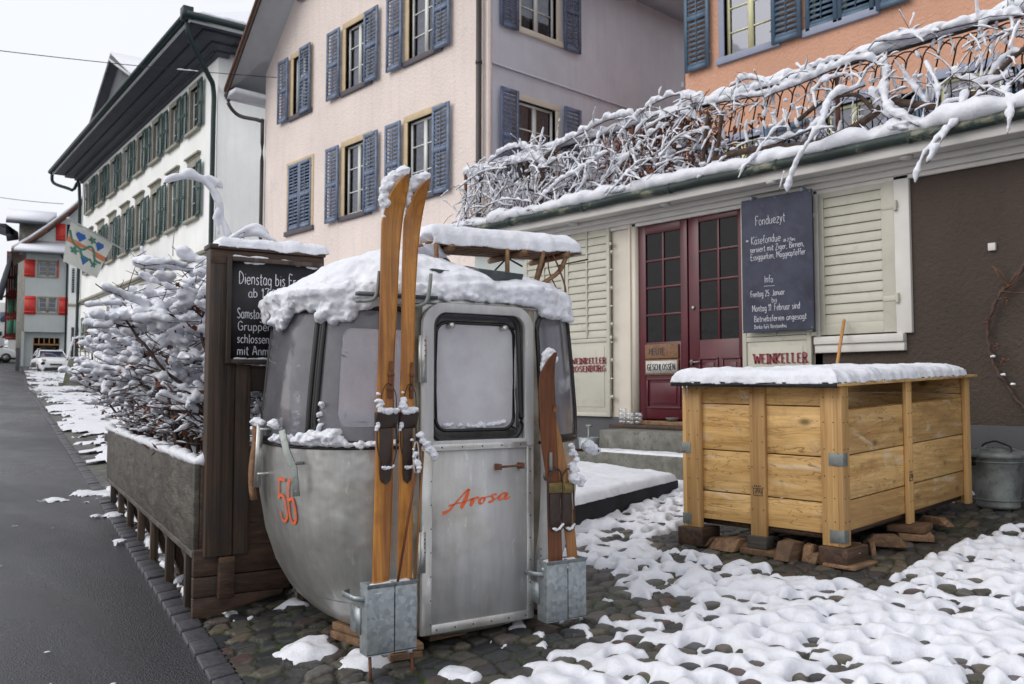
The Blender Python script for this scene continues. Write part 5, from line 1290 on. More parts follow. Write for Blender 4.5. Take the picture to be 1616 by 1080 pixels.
# ---------------- white civic building with green shutters
GD = radians(5.5); GC = 8.9135
def onG(px, py):
    p = pl(px, py, (cos(GD), -sin(GD), 0), GC); return p
gcor = onG(343, 205)
WF = Fr((gcor[0], gcor[1], 0), (-sin(GD), -cos(GD), 0), (cos(GD), -sin(GD), 0))  # local x towards the camera; x=0 at near corner, negative away
whb = thing('white_civic_building', 'long white building with dark green shutters, grey stone windows and deep dark eaves', 'building', (gcor[0], gcor[1], float(gz(gcor[0], gcor[1]))))
LEN = 21.6
wins = []
def gx(px, py):
    p = onG(px, py); d = p-np.array([gcor[0], gcor[1], 0]); return float(d[:2]@np.array([-sin(GD), -cos(GD)]))
x1_ = -2.45
NW = 8; sp = 2.42
top_, mid_, low_ = [], [], []
for k in range(NW):
    xc_ = x1_-k*sp-(.0 if k else 0)
    top_.append((xc_-.52, xc_+.52, 10.02, 11.55)); mid_.append((xc_-.52, xc_+.52, 6.95, 8.75)); low_.append((xc_-.52, xc_+.52, 3.1, 4.7))
low_ = low_[2:]
mb = MB(); wall_holes(mb, WF, -LEN, 0, 0, 12.3, top_+mid_+low_, depth=.2)
mb.box(-.25, 0, .002, 14, 0, 12.3, .5, fr=WF); mb.box(-LEN, -LEN+.3, .002, 10, 0, 12.3, .5, fr=WF)
build('wall', mb, 'white', whb)
for lst, cor in ((top_, False), (mid_, True), (low_, False)):
    for h in lst:
        window(whb, WF, *h, trim='sandgrey', sillm='sandgrey', surround=.18, cornice=cor, curtain=False, rows=3, dep=.16, sill_out=.14)
        shutter(whb, WF, h[0]-.66, h[0]-.15, h[2]-.02, h[3]+.02, 'shgreen', y=-.11, open_=-1, louv=.07); shutter(whb, WF, h[1]+.12, h[1]+.64, h[2]-.02, h[3]+.02, 'shgreen', y=-.13, louv=.07)
mb = MB(WF); mb.box(-LEN-.05, .06, -.10, .0, 5.55, 5.68); mb.box(-LEN-.05, .05, -.06, 0, 5.45, 5.549); mb.box(-LEN, 0, -.05, 0, 2.2, 2.35); mb.box(-8.9, -7.7, -.12, 0, 5.9, 6.05)
build('string_course', mb, 'sandgrey', whb)
mb = MB(WF)
mb.box(-LEN-1.0, 1.15, -1.25, 14, 12.36, 12.44); mb.box(-LEN-.7, .8, -.75, .3, 12.20, 12.359); mb.box(-LEN-.3, .4, -.35, .3, 12.02, 12.199); mb.box(-LEN-.1, .15, -.12, .3, 11.86, 12.019)
mb.box(.151, .8, .3, 14, 12.20, 12.359); mb.box(.1, .4, .31, 14, 12.02, 12.199)
for k in range(120): x_ = -LEN+.1+k*.18; mb.box(x_, x_+.09, -.18, -.121, 11.92, 12.019)
ev = build('eaves', mb, 'darkeave', whb)
mb = MB(WF); mb.box(-LEN-1.05, 1.2, -1.30, -1.24, 12.30, 12.40); mb.box(1.151, 1.2, -1.24, 14, 12.30, 12.40); build('white_fascia', mb, 'greyeave', ev)
mb = MB(WF); mb.tube([(-LEN-1.1, -1.38, 12.48), (1.25, -1.38, 12.48)], .11, 8); mb.tube([(1.28, -1.4, 12.48), (1.28, 14, 12.48)], .11, 8)
mb.box(.95, 1.3, -1.5, -1.2, 12.35, 12.72)
mb.tube(catmull([(1.0, -1.3, 12.4), (.95, -1.2, 11.9), (.35, -.45, 11.1), (.02, -.15, 10.7), (-.02, -.13, 9), (-.02, -.13, .3)], 5), .08, 8)
mb.tube(catmull([(-LEN-1.0, -1.3, 12.4), (-LEN-1.0, -1.2, 11.9), (-LEN-.3, -.45, 11.5), (-LEN+.12, -.15, 11.0), (-LEN+.12, -.13, .3)], 5), .08, 8)
build('gutter_and_downpipe', mb, 'pipegreen', whb, smooth=True)
mb = MB()
rp = [(-LEN-1.0, -1.3, 12.5), (1.2, -1.3, 12.5), (1.2, 14, 12.5), (-LEN-1, 14, 12.5), (-3.8, 6.3, 16.3), (-LEN+4, 6.3, 16.3)]
mb.add(WF(rp), [(0, 1, 4, 5), (1, 2, 4), (2, 3, 5, 4), (3, 0, 5)], .5); rf = build('roof', mb, 'tile', whb)
mb = MB(); rp2 = [(x*1.0, y, z+.16) for x, y, z in rp]; rp2[0] = (-LEN-1.0, -1.2, 12.62); rp2[1] = (1.1, -1.2, 12.62); mb.add(WF(rp2), [(0, 1, 4, 5), (1, 2, 4), (2, 3, 5, 4), (3, 0, 5)], .5)
snow_tube(mb, [WF((1.15, y_, 12.62)) for y_ in np.linspace(-1.1, 8, 30)], .09, 4, lift=.2, step=.2); build('roof_snow', mb, 'snow_far', whb, smooth=False)
# pediment gable on the roof
ga = -10.5; gw = 4.0; gh = 2.0; mb = MB(WF)
mb.poly_y([(ga-gw, 12.5), (ga+gw, 12.5), (ga, 12.5+gh)], -.8, 4, .5); gb = build('gable', mb, 'darkeave', whb)
mb = MB()
for sg in (-1, 1):
    slopebox(mb, WF, ga+sg*(gw+.5), 12.45, ga, 12.5+gh+.30, -1.1, 4.6, .14)
build('gable_roof', mb, 'darkeave', gb)
mb = MB()
for sg in (-1, 1): slopebox(mb, WF, ga+sg*(gw+.2), 12.70, ga, 12.5+gh+.22, -1.16, -1.11, .10)
build('white_trim', mb, 'greyeave', gb)
mb = MB(); slopebox(mb, WF, ga+(gw+.3), 12.68, ga, 12.5+gh+.52, -1.1, 4.6, .10); slopebox(mb, WF, ga-(gw+.3), 12.68, ga, 12.5+gh+.52, -1.1, 4.6, .10); build('gable_snow', mb, 'snow_far', gb)

# ---------------- flag
fl = thing('municipal_flag', 'white flag with an orange band, green vine and blue grapes on a slanting pole', 'flag', hY(110, 345, 33.0))
fp0 = hY(108, 345, 33.0); fp1 = onG(202, 398)
mb = MB(); mb.tube([fp0, fp1], .035, 8); mb.blob(fp0, .06, 1, 1, amp=0); build('pole', mb, 'greyeave', fl)
fd = (fp1-fp0); FLn = np.linalg.norm(fd)
# cloth hangs from the pole between two points; corners measured on the picture
c00 = hY(112, 350, 33.2); c10 = fp0+fd*.72
c01 = hY(101, 413, 33.2); c11 = hY(153, 439, 36.0)
def cloth(u, v, off=0):
    p = (c00*(1-u)+c10*u)*(1-v)+(c01*(1-u)+c11*u)*v; a = .07*sin(u*7+v*2.5)*(.3+v)
    dv = CAM-p; return p+np.array([-.75, -.66, 0])*a+dv/np.linalg.norm(dv)*off*1.5
mb = MB(); G = np.array([[cloth(u, v) for v in np.linspace(0, 1, 24)] for u in np.linspace(0, 1, 24)]); mb.grid(G); flc = build('cloth', mb, 'sash', fl, smooth=True)
def fmark(name, polys, mat, lines=(), lw=.05, off=.02):
    mb = MB()
    for P in polys: mb.add([cloth(u, v, off) for u, v in P], [tuple(range(len(P)))], .5)
    for P in lines:
        Q = catmull(P, 6); T = np.gradient(Q, axis=0); T /= np.linalg.norm(T, axis=1)[:, None]+1e-9; N = np.stack([-T[:, 1], T[:, 0]], 1)*lw/2; n = len(Q)
        mb.add([cloth(q[0]+n_[0], q[1]+n_[1], off+.004) for q, n_ in zip(Q, N)]+[cloth(q[0]-n_[0], q[1]-n_[1], off+.004) for q, n_ in zip(Q, N)], [(i, i+1, n+i+1, n+i) for i in range(n-1)])
    build(name, mb, mat, flc)
fmark('band', [[(0+.9*k/12, .34+.0*k) for k in range(0)] or [(.0, .36), (.0, .48), (.25, .50), (.5, .52), (.75, .53), (1, .54), (1, .42), (.75, .41), (.5, .40), (.25, .38)]], 'orangecloth')
def disc(u, v, r, n=9, sq=1.0): return [(u+r*cos(2*pi*k/n), v+r*sq*sin(2*pi*k/n)) for k in range(n)]
gr = []
for (u, v) in ((.27, .22), (.72, .22), (.47, .72)):
    for row, cnt in enumerate((3, 4, 3, 2, 1)):
        for q in range(cnt): gr.append(disc(u+(q-(cnt-1)/2)*.055, v+row*.04-.05, .03))
fmark('grapes', gr, 'bluecloth', off=.03)
def leaf(u, v, s, a):
    P = []
    for k in range(20):
        t = 2*pi*k/20; r = s*(.75+.28*cos(5*t)); P.append((u+r*cos(t+a), v+r*sin(t+a)))
    return P
fmark('vine_leaves', [leaf(.52, .18, .10, .3), leaf(.20, .62, .10, 1), leaf(.78, .72, .10, 2)], 'greencloth', lines=[[(.02, .20), (.15, .45), (.35, .52), (.5, .36), (.62, .40), (.75, .60), (.95, .62)], [(.3, .52), (.42, .70), (.62, .66), (.7, .72)]], lw=.05, off=.03)

# ---------------- concrete stair with railing in front of the white building
def fface(px, d):
    r = ray(px, 615); h = r[:2]/np.linalg.norm(r[:2]); ex = np.array([h[1], -h[0], 0]); o = CAM+r*d; o[2] = 0
    return Fr(o, ex, (h[0], h[1], 0))
def loc(fr, px, py):   # -> local x, z on the frame's facade plane
    p = pl(px, py, fr.A[1], fr.o@fr.A[1]); return float((p-fr.o)@fr.A[0]), float(p[2])
st = thing('entrance_stair', 'mossy concrete stair with a snow-topped metal railing before the white building', 'stair', pl(120, 612, (-.06, -.02, 1), -.19))
SFc = fface(125, 34.0); L = lambda x, y: loc(SFc, x, y)
mb = MB(SFc); P = [L(98, 609), L(146, 609), L(140, 568), L(130, 566), L(108, 568)]
mb.poly_y(P, 0, .35); mb.poly_y([L(134, 614), L(152, 614), L(152, 604), L(134, 604)], -.15, .3); mb.poly_y([L(92, 610), L(99, 610), L(99, 604), L(92, 604)], -.1, .3)
for k in range(5): x_ = 112+k*6; a, z0 = L(x_, 604); b, z1 = L(x_+3, 576); mb.box(a, b, -.03, .0, z0, z1)
build('stair_wall', mb, 'concrete', st, bevel=.01)
mb = MB(SFc)
for k in range(9):
    a, z = L(148, 611-k*5); b, _ = L(176, 600); mb.box(a, b+.4, .1+.28*k, .1+.28*(k+1)+.1, z-.9, z)
build('steps', mb, 'concrete', st)
mb = MB(SFc)
def tb(P, r, y=.1): mb.tube([(L(*p)[0], y, L(*p)[1]) for p in P], r, 6)
tb([(106, 569), (116, 536), (133, 533), (145, 558), (146, 590)], .028); 
for a, b in (((118, 566), (119, 537)), ((127, 566), (127, 535)), ((135, 566), (134, 536)), ((141, 590), (140, 550)), ((151, 600), (146, 560))): tb([a, b], .018)
for k in range(4): tb([(109+k, 561-k*7), (140, 561-k*6)], .008)
for k in range(7): tb([(146+k*4, 600), (146+k*4, 565-k*4)], .012, .4)
tb([(145, 560), (172, 535)], .02, .4)
build('handrail', mb, 'pipe', st, smooth=True)
mb = MB()
for P in ([(106, 568), (116, 535), (133, 532), (146, 560)], [(107, 567), (131, 565), (140, 567), (145, 582)]): snow_tube(mb, [SFc((L(*p)[0], .1, L(*p)[1])) for p in P], .045, 3, step=.05)
build('snow', mb, 'snow_far', st, smooth=True)

# ---------------- gabled house with red shutters
AF = fface(66, 56.0); A_ = lambda x, y: loc(AF, x, y)
apo = thing('red_shutter_house', 'pale grey gabled house with red shutters and old pharmacy lettering at the street bend', 'house', AF((0, 0, 2.2)))
x0, zb = A_(29, 590); x1, ztp = A_(105, 408); x2, _ = A_(140, 500); _, z2 = A_(50, 524)
wl = []
for (a, b, c, d) in ((58, 92, 414, 439), (58, 92, 470, 496)):
    xa, za = A_(a, d); xb, zb_ = A_(b, c); wl.append((xa, xb, za, zb_))
mb = MB(); wall_holes(mb, AF, x0+.25, x1, z2, ztp+.4, wl, depth=.15, y=-.5); wall_holes(mb, AF, x1, x2+2.5, 0, ztp+.4, []); wall_holes(mb, AF, x0+.1, x1, 0, z2, [(A_(52, 540)[0], A_(94, 530)[0], 1.0, A_(50, 533)[1])], depth=.3)
mb.box(x0+.25, x0+.26, -.49, 8, 0, ztp+.4, .5, fr=AF); mb.box(x0+.25, x1, -.5, .1, z2-.02, z2-.001, .5, fr=AF); mb.box(x1-.005, x1, -.499, .1, z2, ztp+.4, .5, fr=AF)
# gable above
gp = [A_(24, 400), A_(130, 400), A_(175, 345), A_(150, 300), A_(132, 322), A_(108, 345), A_(70, 372), A_(40, 392)]
gp = [A_(29, 402), A_(175, 402), A_(175, 320), A_(133, 321), A_(108, 343), A_(75, 368), A_(45, 388)]
mb.add(AF([(x, -.02, z) for x, z in gp]), [tuple(range(len(gp)))], .5)
build('wall', mb, 'whitegrey', apo)
AFo = Fr(AF((0, -.5, 0)), AF.A[0], AF.A[1])
for h in wl:
    window(apo, AFo, h[0]+.1, h[1]-.1, h[2]+.1, h[3]-.1, trim='sandgrey', sillm='sandgrey', surround=.1, cols=2, rows=3, room=True)
    m_ = (h[0]+h[1])/2; mb = MB(AFo); mb.box(m_-.09, m_+.09, -.02, .1, h[2]+.1, h[3]-.1); build('window_post', mb, 'sandgrey', apo)
def rs(a, b, c, d, fr=AFo):
    xa, za = A_(a, d); xb, zb_ = A_(b, c); mb = MB(fr); mb.box(xa, xb, -.08, -.03, za, zb_)
    for z_ in (za+.12, zb_-.18): mb.box(xa, xb, -.10, -.081, z_, z_+.07)
    for x_ in np.arange(xa+.1, xb-.02, .16): mb.box(x_, x_+.012, -.084, -.0801, za, zb_)
    build('shutter', mb, 'shred', apo)
rs(38, 56, 412, 438); rs(90, 93, 413, 440); rs(38, 57, 469, 497); rs(92, 108, 471, 498); rs(88, 104, 354, 380, AF)
mb = MB(AF); xa, za = A_(105, 380); xb, zb_ = A_(112, 355); mb.box(xa, xb, -.03, .05, za, zb_); build('attic_window', mb, 'carglass', apo)
mb = MB(AF); xa, za = A_(52, 575); xb, zb_ = A_(94, 534); mb.box(xa, xb, .05, .10, za, zb_); build('shop_window', mb, 'darkglass', apo)
mb = MB(AF); _, zz_ = A_(60, 544)
for k in range(6): x_ = xa+(xb-xa)*k/5; mb.box(x_-.03, x_+.03, .0, .06, zz_, zb_)
mb.box(xa, xb, -.01, .049, zz_-.05, zz_+.06); build('window_frame', mb, 'w_stick', apo)
mb = MB(AFo); ta, tz_ = A_(45, 461); tb_, _ = A_(98, 461); tm, _ = A_(70, 461)
text(mb, Fr(AFo((0, -.01, 0)), AFo.A[0], AFo.A[1]), 'Alte', A_(49, 461)[0], tz_, .42, .035, .09, width=A_(66, 461)[0]-A_(49, 461)[0]); text(mb, Fr(AFo((0, -.01, 0)), AFo.A[0], AFo.A[1]), 'Apotheke', A_(68, 461)[0], tz_, .42, .035, .09, width=A_(99, 461)[0]-A_(68, 461)[0]); build('lettering', mb, 'blackpaint', apo)
mb = MB(); a0, za = A_(20, 403); b0, _ = A_(104, 403); _, zt_ = A_(40, 394)
mb.hexa(AF([(a0, -1.5, za), (b0, -1.5, za), (a0+.3, .0, zt_), (b0+.5, .0, zt_), (a0, -1.5, za+.12), (b0, -1.5, za+.12), (a0+.3, .0, zt_+.12), (b0+.5, 0, zt_+.12)])); ro = build('eaves', mb, 'darkeave', apo)
mb = MB(); mb.hexa(AF([(a0+.1, -1.45, za+.13), (b0, -1.45, za+.13), (a0+.5, .0, zt_+.35), (b0+.6, .0, zt_+.35), (a0+.1, -1.45, za+.3), (b0, -1.45, za+.3), (a0+.7, .0, zt_+.65), (b0+.6, 0, zt_+.65)])); build('eaves_snow', mb, 'snow_far', ro)
mb = MB(AF); rk = [A_(18, 401), A_(45, 386), A_(75, 366), A_(108, 341), A_(135, 317)]
for p, q in zip(rk[:-1], rk[1:]): mb.hexa([(p[0], -.7, p[1]), (q[0], -.7, q[1]), (p[0], 6, p[1]), (q[0], 6, q[1]), (p[0], -.7, p[1]+.22), (q[0], -.7, q[1]+.22), (p[0], 6, p[1]+.22), (q[0], 6, q[1]+.22)])
build('roof', mb, 'tile', apo)
mb = MB(AF)
for p, q in zip(rk[:-1], rk[1:]): mb.hexa([(p[0], -.65, p[1]+.221), (q[0], -.65, q[1]+.221), (p[0], 6, p[1]+.221), (q[0], 6, q[1]+.221), (p[0], -.65, p[1]+.42), (q[0], -.65, q[1]+.42), (p[0], 6, p[1]+.42), (q[0], 6, q[1]+.42)])
build('roof_snow', mb, 'snow_far', apo)
mb = MB(AF); xx, zz_ = A_(106, 420); mb.tube([(xx-.5, -1.4, A_(100, 403)[1]), (xx, -.6, zz_), (xx, -.55, 2)], .06, 6); build('downpipe', mb, 'pipegreen', apo)
# low link building with green shutters beside the bend
LF = fface(120, 50.0); B_ = lambda x, y: loc(LF, x, y)
lk = thing('link_building', 'low pale building with green shutters squeezed between the white building and the red-shuttered house', 'building', LF((0, 0, 2.0)))
xa, _ = B_(107, 500); xb, zt_ = B_(140, 408); mb = MB(); wall_holes(mb, LF, xa, xb+2, 0, zt_, []); build('wall', mb, 'white', lk)
mb = MB(LF); mb.box(xa, xb+2, -.08, .0, B_(120, 484)[1], B_(120, 480)[1]); build('string_course', mb, 'sandgrey', lk)
for px_ in (113, 121): a, z0 = B_(px_, 462); b, z1 = B_(px_+5, 424); shutter(lk, LF, a, b, z0, z1, 'shgreen', y=-.08, louv=.12)
for a_, b_ in ((111, 117), (121, 129)): a, z0 = B_(a_, 575); b, z1 = B_(b_, 517); mb = MB(LF); mb.box(a, b, -.04, .01, z0, z1); build('door', mb, 'blackplastic', lk)
# barn-like house behind
KF = fface(45, 66.0); K_ = lambda x, y: loc(KF, x, y)
kb = thing('barn_house', 'grey boarded house with a snow-covered roof rising behind the red-shuttered house', 'house', KF((0, 0, 2.5)))
xa, z0 = K_(29, 400); xb, z1 = K_(80, 352); mb = MB(KF); mb.box(xa, xb, 0, 6, 2, z1+.2); build('wall', mb, 'w_greywall', kb)
mb = MB(KF); a, z = K_(10, 357); b, _ = K_(75, 357); c, zt_ = K_(12, 324); d, _ = K_(92, 322)
mb.hexa([(a, -1.6, z), (b, -1.6, z), (c, 4, zt_), (d, 4, zt_), (a, -1.6, z+.25), (b, -1.6, z+.25), (c, 4, zt_+.2), (d, 4, zt_+.2)]); kr = build('roof', mb, 'darkeave', kb)
mb = MB(KF); mb.hexa([(a, -1.6, z+.251), (b, -1.6, z+.251), (c, 4, zt_+.201), (d, 4, zt_+.201), (a+.05, -1.6, z+.5), (b, -1.6, z+.5), (c, 4, zt_+.5), (d, 4, zt_+.5)]); build('roof_snow', mb, 'snow_far', kr)
mb = MB(KF); e, f = K_(11, 372); mb.hexa([(a, -.8, f), (K_(29, 372)[0], -.8, f+.2), (a, 3, f), (K_(29, 372)[0], 3, f+.2), (a, -1.2, z-.02), (b-4, -1.2, z-.02), (a, 3, z), (b-4, 3, z)]); build('eaves', mb, 'darkeave', kr)
# half-timbered house
TF = fface(18, 68.0); T_ = lambda x, y: loc(TF, x, y)
tb2 = thing('half_timbered_house', 'half-timbered house with dark red beams and green shutters at the far left', 'house', TF((0, 0, 2.5)))
xa, z0 = T_(8, 534); xb, z1 = T_(32, 398); mb = MB(); wall_holes(mb, TF, xa, xb, z0, z1, []); wall_holes(mb, TF, xa+.2, xb, 1.5, z0, []); build('wall', mb, 'white', tb2)
mb = MB(TF)
for r_ in (534, 502, 470, 438): z = T_(10, r_)[1]; mb.box(xa, xb, -.05, 0, z-.1, z+.12)
for k in range(6): x_ = xa+(xb-xa)*k/5; mb.box(x_-.06, x_+.06, -.045, 0, z0, z1)
for k in range(5):
    for r_ in (534, 502, 470): 
        x_ = xa+(xb-xa)*(k+.5)/5; z = T_(10, r_)[1]; mb.hexa([(x_-.35, -.04, z), (x_-.2, -.04, z), (x_-.35, 0, z), (x_-.2, 0, z), (x_+.2, -.04, z+.65), (x_+.35, -.04, z+.65), (x_+.2, 0, z+.65), (x_+.35, 0, z+.65)])
build('timber_frame', mb, 'timber', tb2)
for px_, py_ in ((11, 525), (21, 524), (12, 492), (23, 490), (23, 452)):
    a, z = T_(px_, py_); mb = MB(TF); mb.box(a, a+.35, -.12, -.06, z-.1, z+.95); build('shutter', mb, 'greencloth', tb2)
mb = MB(TF); P = [T_(-6, 474), T_(-4, 466), T_(16, 408), T_(22, 404), T_(19, 416), T_(4, 473)]; mb.poly_y([P[0], P[5], P[4], P[3], P[2], P[1]], -3, .5); build('roof', mb, 'darkeave', tb2)
QF = fface(-4, 74.0); Q_ = lambda x, y: loc(QF, x, y); qb = thing('cream_house', 'cream house with pale blue shutters at the far left edge', 'house', QF((0, 0, 2.5)))
xa, z0 = Q_(-40, 560); xb, z1 = Q_(9, 478); mb = MB(QF); mb.box(xa, xb, 0, 6, z0-.2, z1); build('wall', mb, 'white', qb)
a, z = Q_(0, 508); b, zt_ = Q_(9, 493); mb = MB(QF); mb.box(a, b, -.1, -.02, z, zt_); build('shutter', mb, 'shteal', qb)
mb = MB(QF); mb.box(xa, xb-.2, -.5, -.05, Q_(0, 530)[1], Q_(0, 524)[1]); mb.box(xa, xb-.5, -.06, -.005, Q_(0, 560)[1], Q_(0, 531)[1]); build('awning', mb, 'blackplastic', qb)
# snowy hillside far behind
a, b = fface(10, 120).o, fface(140, 120).o
mb = MB(); G = []
for i in range(60):
    px_ = -700+i*18; fr_ = fface(px_, 115); row = []
    for j in range(14): 
        zt_ = 16+3*sin(i*.2)+2*mnoise.noise(Vector((i*.3, j*.5, 0))); row.append(fr_((0, j*5, -2+zt_*min(1, j/9)+1.0*mnoise.noise(Vector((i*.9, j*.9, 3))))))
    G.append(row)
t_ = NT('wooded_snowy_hill'); v_ = t_.coord(rnd=False); n_ = t_.noise(v_, .7, 8, .75); M['hill'] = t_.fin(t_.ramp(n_, [(.42, (.12, .11, .13)), (.55, (.62, .64, .70))]), .9)
mb.grid(np.array(G)); build('hill', mb, 'hill', smooth=True); bpy.data.objects['hill']['kind'] = 'structure'
# ---------------- overhead cables
def cable(name, lab, A, B_, r, sag=.25, snow=None):
    P = [A+(B_-A)*t-np.array([0, 0, sag*4*t*(1-t)]) for t in np.linspace(0, 1, 16)]; mb = MB(); mb.tube(P, r, 5)
    t_ = thing(name, lab, 'cable', A); build('wire', mb, 'iron', t_)
    if snow: mb = MB(); snow_tube(mb, [A+(B_-A)*t-np.array([0, 0, sag*4*t*(1-t)]) for t in np.linspace(*snow, 12)], r*1.9, 3, lift=.6, sides=6, step=.05); build('snow', mb, 'snow', t_)
c_ = CAM+ray(-60, 73)*17; d_ = hX(441, 123, PX-.02)
cable('overhead_cable', 'thin cable across the grey sky from upper left to the pink house, partly snow-covered', c_, d_, .009, .05, (.62, .70))
cable('overhead_cable', 'faint cable high above the barn roof at far left', CAM+ray(-40, 305)*60, CAM+ray(100, 322)*56, .02, .1); 
# ---------------- cars
def car(label, fr, wheels=True):
    t = thing('parked_car', label, 'car', fr.o)
    W_ = .86
    # profile along length x (0 = front), z heights: body side silhouette, then cabin
    xs_ = [0, .05, .25, .8, 1.15, 1.6, 2.1, 2.9, 3.5, 3.95, 4.12, 4.16]
    hood = [.62, .78, .90, 1.0, 1.04, 1.06, 1.06, 1.05, 1.05, 1.02, .95, .65]; wd = [.68, .76, .82, .86, .87, .87, .87, .87, .86, .82, .78, .70]
    G = []
    for x, h, w_ in zip(xs_, hood, wd): G.append([(x, -w_*.92, .22), (x, -w_, .35), (x, -w_, .6), (x, -w_*.97, h-.12), (x, -w_*.86, h), (x, 0, h+.03), (x, w_*.86, h), (x, w_*.97, h-.12), (x, w_, .6), (x, w_, .35), (x, w_*.92, .22)])
    mb = MB(fr); G = np.array(G); mb.grid(G); mb.add(G[0], [tuple(range(11))]); mb.add(G[-1], [tuple(range(11))[::-1]]); body = build('body', mb, 'carwhite', t, smooth=False); 
    sb = body.modifiers.new('s', 'SUBSURF'); sb.levels = 1; sb.render_levels = 2
    cab = [(1.05, 1.02, .74), (1.75, 1.42, .62), (2.3, 1.50, .60), (3.3, 1.45, .58), (3.95, 1.02, .68)]
    mb = MB(fr); V = []
    for x, z, w_ in cab: V += [(x, -w_, z), (x, w_, z)]
    base = [(x, s_*.80, 1.0) for x, _, _ in cab for s_ in (-1, 1)]
    F = []
    for i in range(4): F += [(10+2*i, 10+2*i+2, 2*i+2, 2*i), (10+2*i+1, 2*i+1, 2*i+3, 10+2*i+3), (2*i, 2*i+2, 2*i+3, 2*i+1)]
    mb.add(V+base, F); build('windows', mb, 'carglass', t)
    mb = MB(fr); G = [[(1.72, -.60, 1.44), (1.72, .60, 1.44)], [(2.3, -.60, 1.525), (2.3, .60, 1.525)], [(3.35, -.58, 1.48), (3.35, .58, 1.48)]]
    mb.hexa([(1.72, -.62, 1.42), (3.35, -.60, 1.45), (1.72, .62, 1.42), (3.35, .60, 1.45), (1.78, -.58, 1.49), (3.3, -.56, 1.53), (1.78, .58, 1.49), (3.3, .56, 1.53)]); mb.tube([(1.8, -.6, 1.55), (3.2, -.58, 1.58)], .02, 5); mb.tube([(1.8, .6, 1.55), (3.2, .58, 1.58)], .02, 5)
    for s_ in (-1, 1): mb.tube([(1.1, s_*.75, 1.03), (1.75, s_*.62, 1.44)], .03, 5); mb.tube([(2.5, s_*.80, 1.03), (2.5, s_*.61, 1.46)], .035, 5); mb.tube([(3.95, s_*.72, 1.03), (3.32, s_*.59, 1.46)], .05, 5)
    build('roof', mb, 'carwhite', t, bevel=.02)
    for x in (.82, 3.35):
        for s_ in (-1, 1):
            mb = MB(fr); mb.tube([(x, s_*.70, .31), (x, s_*.89, .31)], .32, 20); wh = build('wheel', mb, 'blackplastic', t); mb = MB(fr); mb.tube([(x, s_*.885, .31), (x, s_*.90, .31)], .19, 14); build('rim', mb, 'steel', wh)
    mb = MB(fr); mb.box(-.02, .06, -.60, .60, .24, .40); mb.box(-.03, .03, -.32, .32, .52, .62); mb.box(.2, 3.9, -.885, -.84, .2, .34); mb.box(.2, 3.9, .84, .885, .2, .34); mb.box(1.3, 3.0, -.89, -.86, .45, .75); mb.box(1.3, 3.0, .86, .89, .45, .75); build('black_trim', mb, 'blackplastic', t, bevel=.02)
    mb = MB(fr); mb.box(-.045, -.031, -.26, .26, .40, .51); build('number_plate', mb, 'paper', t)
    for s_ in (-1, 1):
        mb = MB(fr); mb.blob((.06, s_*.66, .62), .15, 1, 1, (.5, .9, .8), 0); build('headlight', mb, 'darkglass', t, smooth=True)
        mb = MB(fr); mb.blob((.10, s_*.64, .84), .11, 1, 1, (.7, 1.3, .35), 0); build('daytime_light', mb, 'steel', t, smooth=True)
        mb = MB(fr); mb.blob((1.15, s_*.98, 1.05), .10, 1, 1, (.7, 1, .8), 0); build('mirror', mb, 'blackplastic', t, smooth=True)
    return t
def gp(px, py, d):
    p = CAM+ray(px, py)*d; return p
p = gp(88, 591, 51.0); r_ = ray(88, 600); ang = atan2(r_[1], r_[0])
a = ang+radians(9)
car('white parked car with black lights facing the street below the red-shuttered house', Fr((p[0], p[1], p[2]+.0), (cos(a), sin(a), 0), (-sin(a), cos(a), 0)))
p = gp(22, 573, 60.0); a = ang+radians(112)
car('white car seen from the side, cut off by the left edge of the picture', Fr((p[0], p[1], p[2]), (cos(a), sin(a), 0), (-sin(a), cos(a), 0)))
bl = fface(26, 50.0); mb = MB(bl); a_, z_ = loc(bl, 26, 582); _, zt_ = loc(bl, 26, 549); mb.box(a_-.06, a_+.14, 0, .2, z_-.2, zt_); tag(build('parking_meter', mb, 'plinth', bevel=.02), 'dark blue-grey ticket machine post at the corner beside the parked white car', 'parking meter')

# ================================================================= SIGN BOARD + PLANTER + HEDGE
BO = hG_ = pl(302, 978, (-.06, -.02, 1), -.192); BO = np.array([BO[0], BO[1], BO[2]]); BFr = yawF(BO, -10)
def Db(px, py, yoff=0.0):
    e1b, e2b = BFr.A[0], BFr.A[1]; p = pl(px, py, e2b, BO@e2b+yoff); return float((p-BO)@e1b), float(p[2]-BO[2])
board = thing('menu_board', 'tall dark wooden menu board with a chalkboard, standing at the near end of the planter', 'sign board', BO)
mb = MB(BFr)
xa, zt = Db(330, 388, -.06); xb, zb = Db(366, 880, -.06); xc, _ = Db(397, 600, -.06); xe, zte = Db(513, 400, -.06); _, zbm = Db(397, 600, -.06)
_, z_l = Db(334, 880, -.06); 
mb.box(xa+.006, xb, -.06, .02, z_l, zt, .3); mb.box(xb+.003, xc, -.052, .02, z_l-.0, Db(380, 575, -.06)[1], .15)
build('post', mb, 'w_old_z', board, bevel=.004)
mb = MB(BFr)
_, zf0 = Db(400, 568, -.07); mb.box(xc+.003, xe-.03, -.03, .015, Db(400, 618)[1], Db(400, 578)[1], .2); mb.box(xe-.10, xe, -.05, .02, -.0, zt-.02, .4)
mb.box(xa, xe, -.075, .05, zt-.012, zt+.012, .6); mb.box(xa+.01, xe-.005, -.062, .03, zt-.085, zt-.013, .5)
build('top_beam', mb, 'w_old_x', board, bevel=.004)
mb = MB(BFr); cx0, cz1 = Db(360, 404, -.09); cx1 = xe-.02; _, cz0 = Db(360, 574, -.09)
f = .022
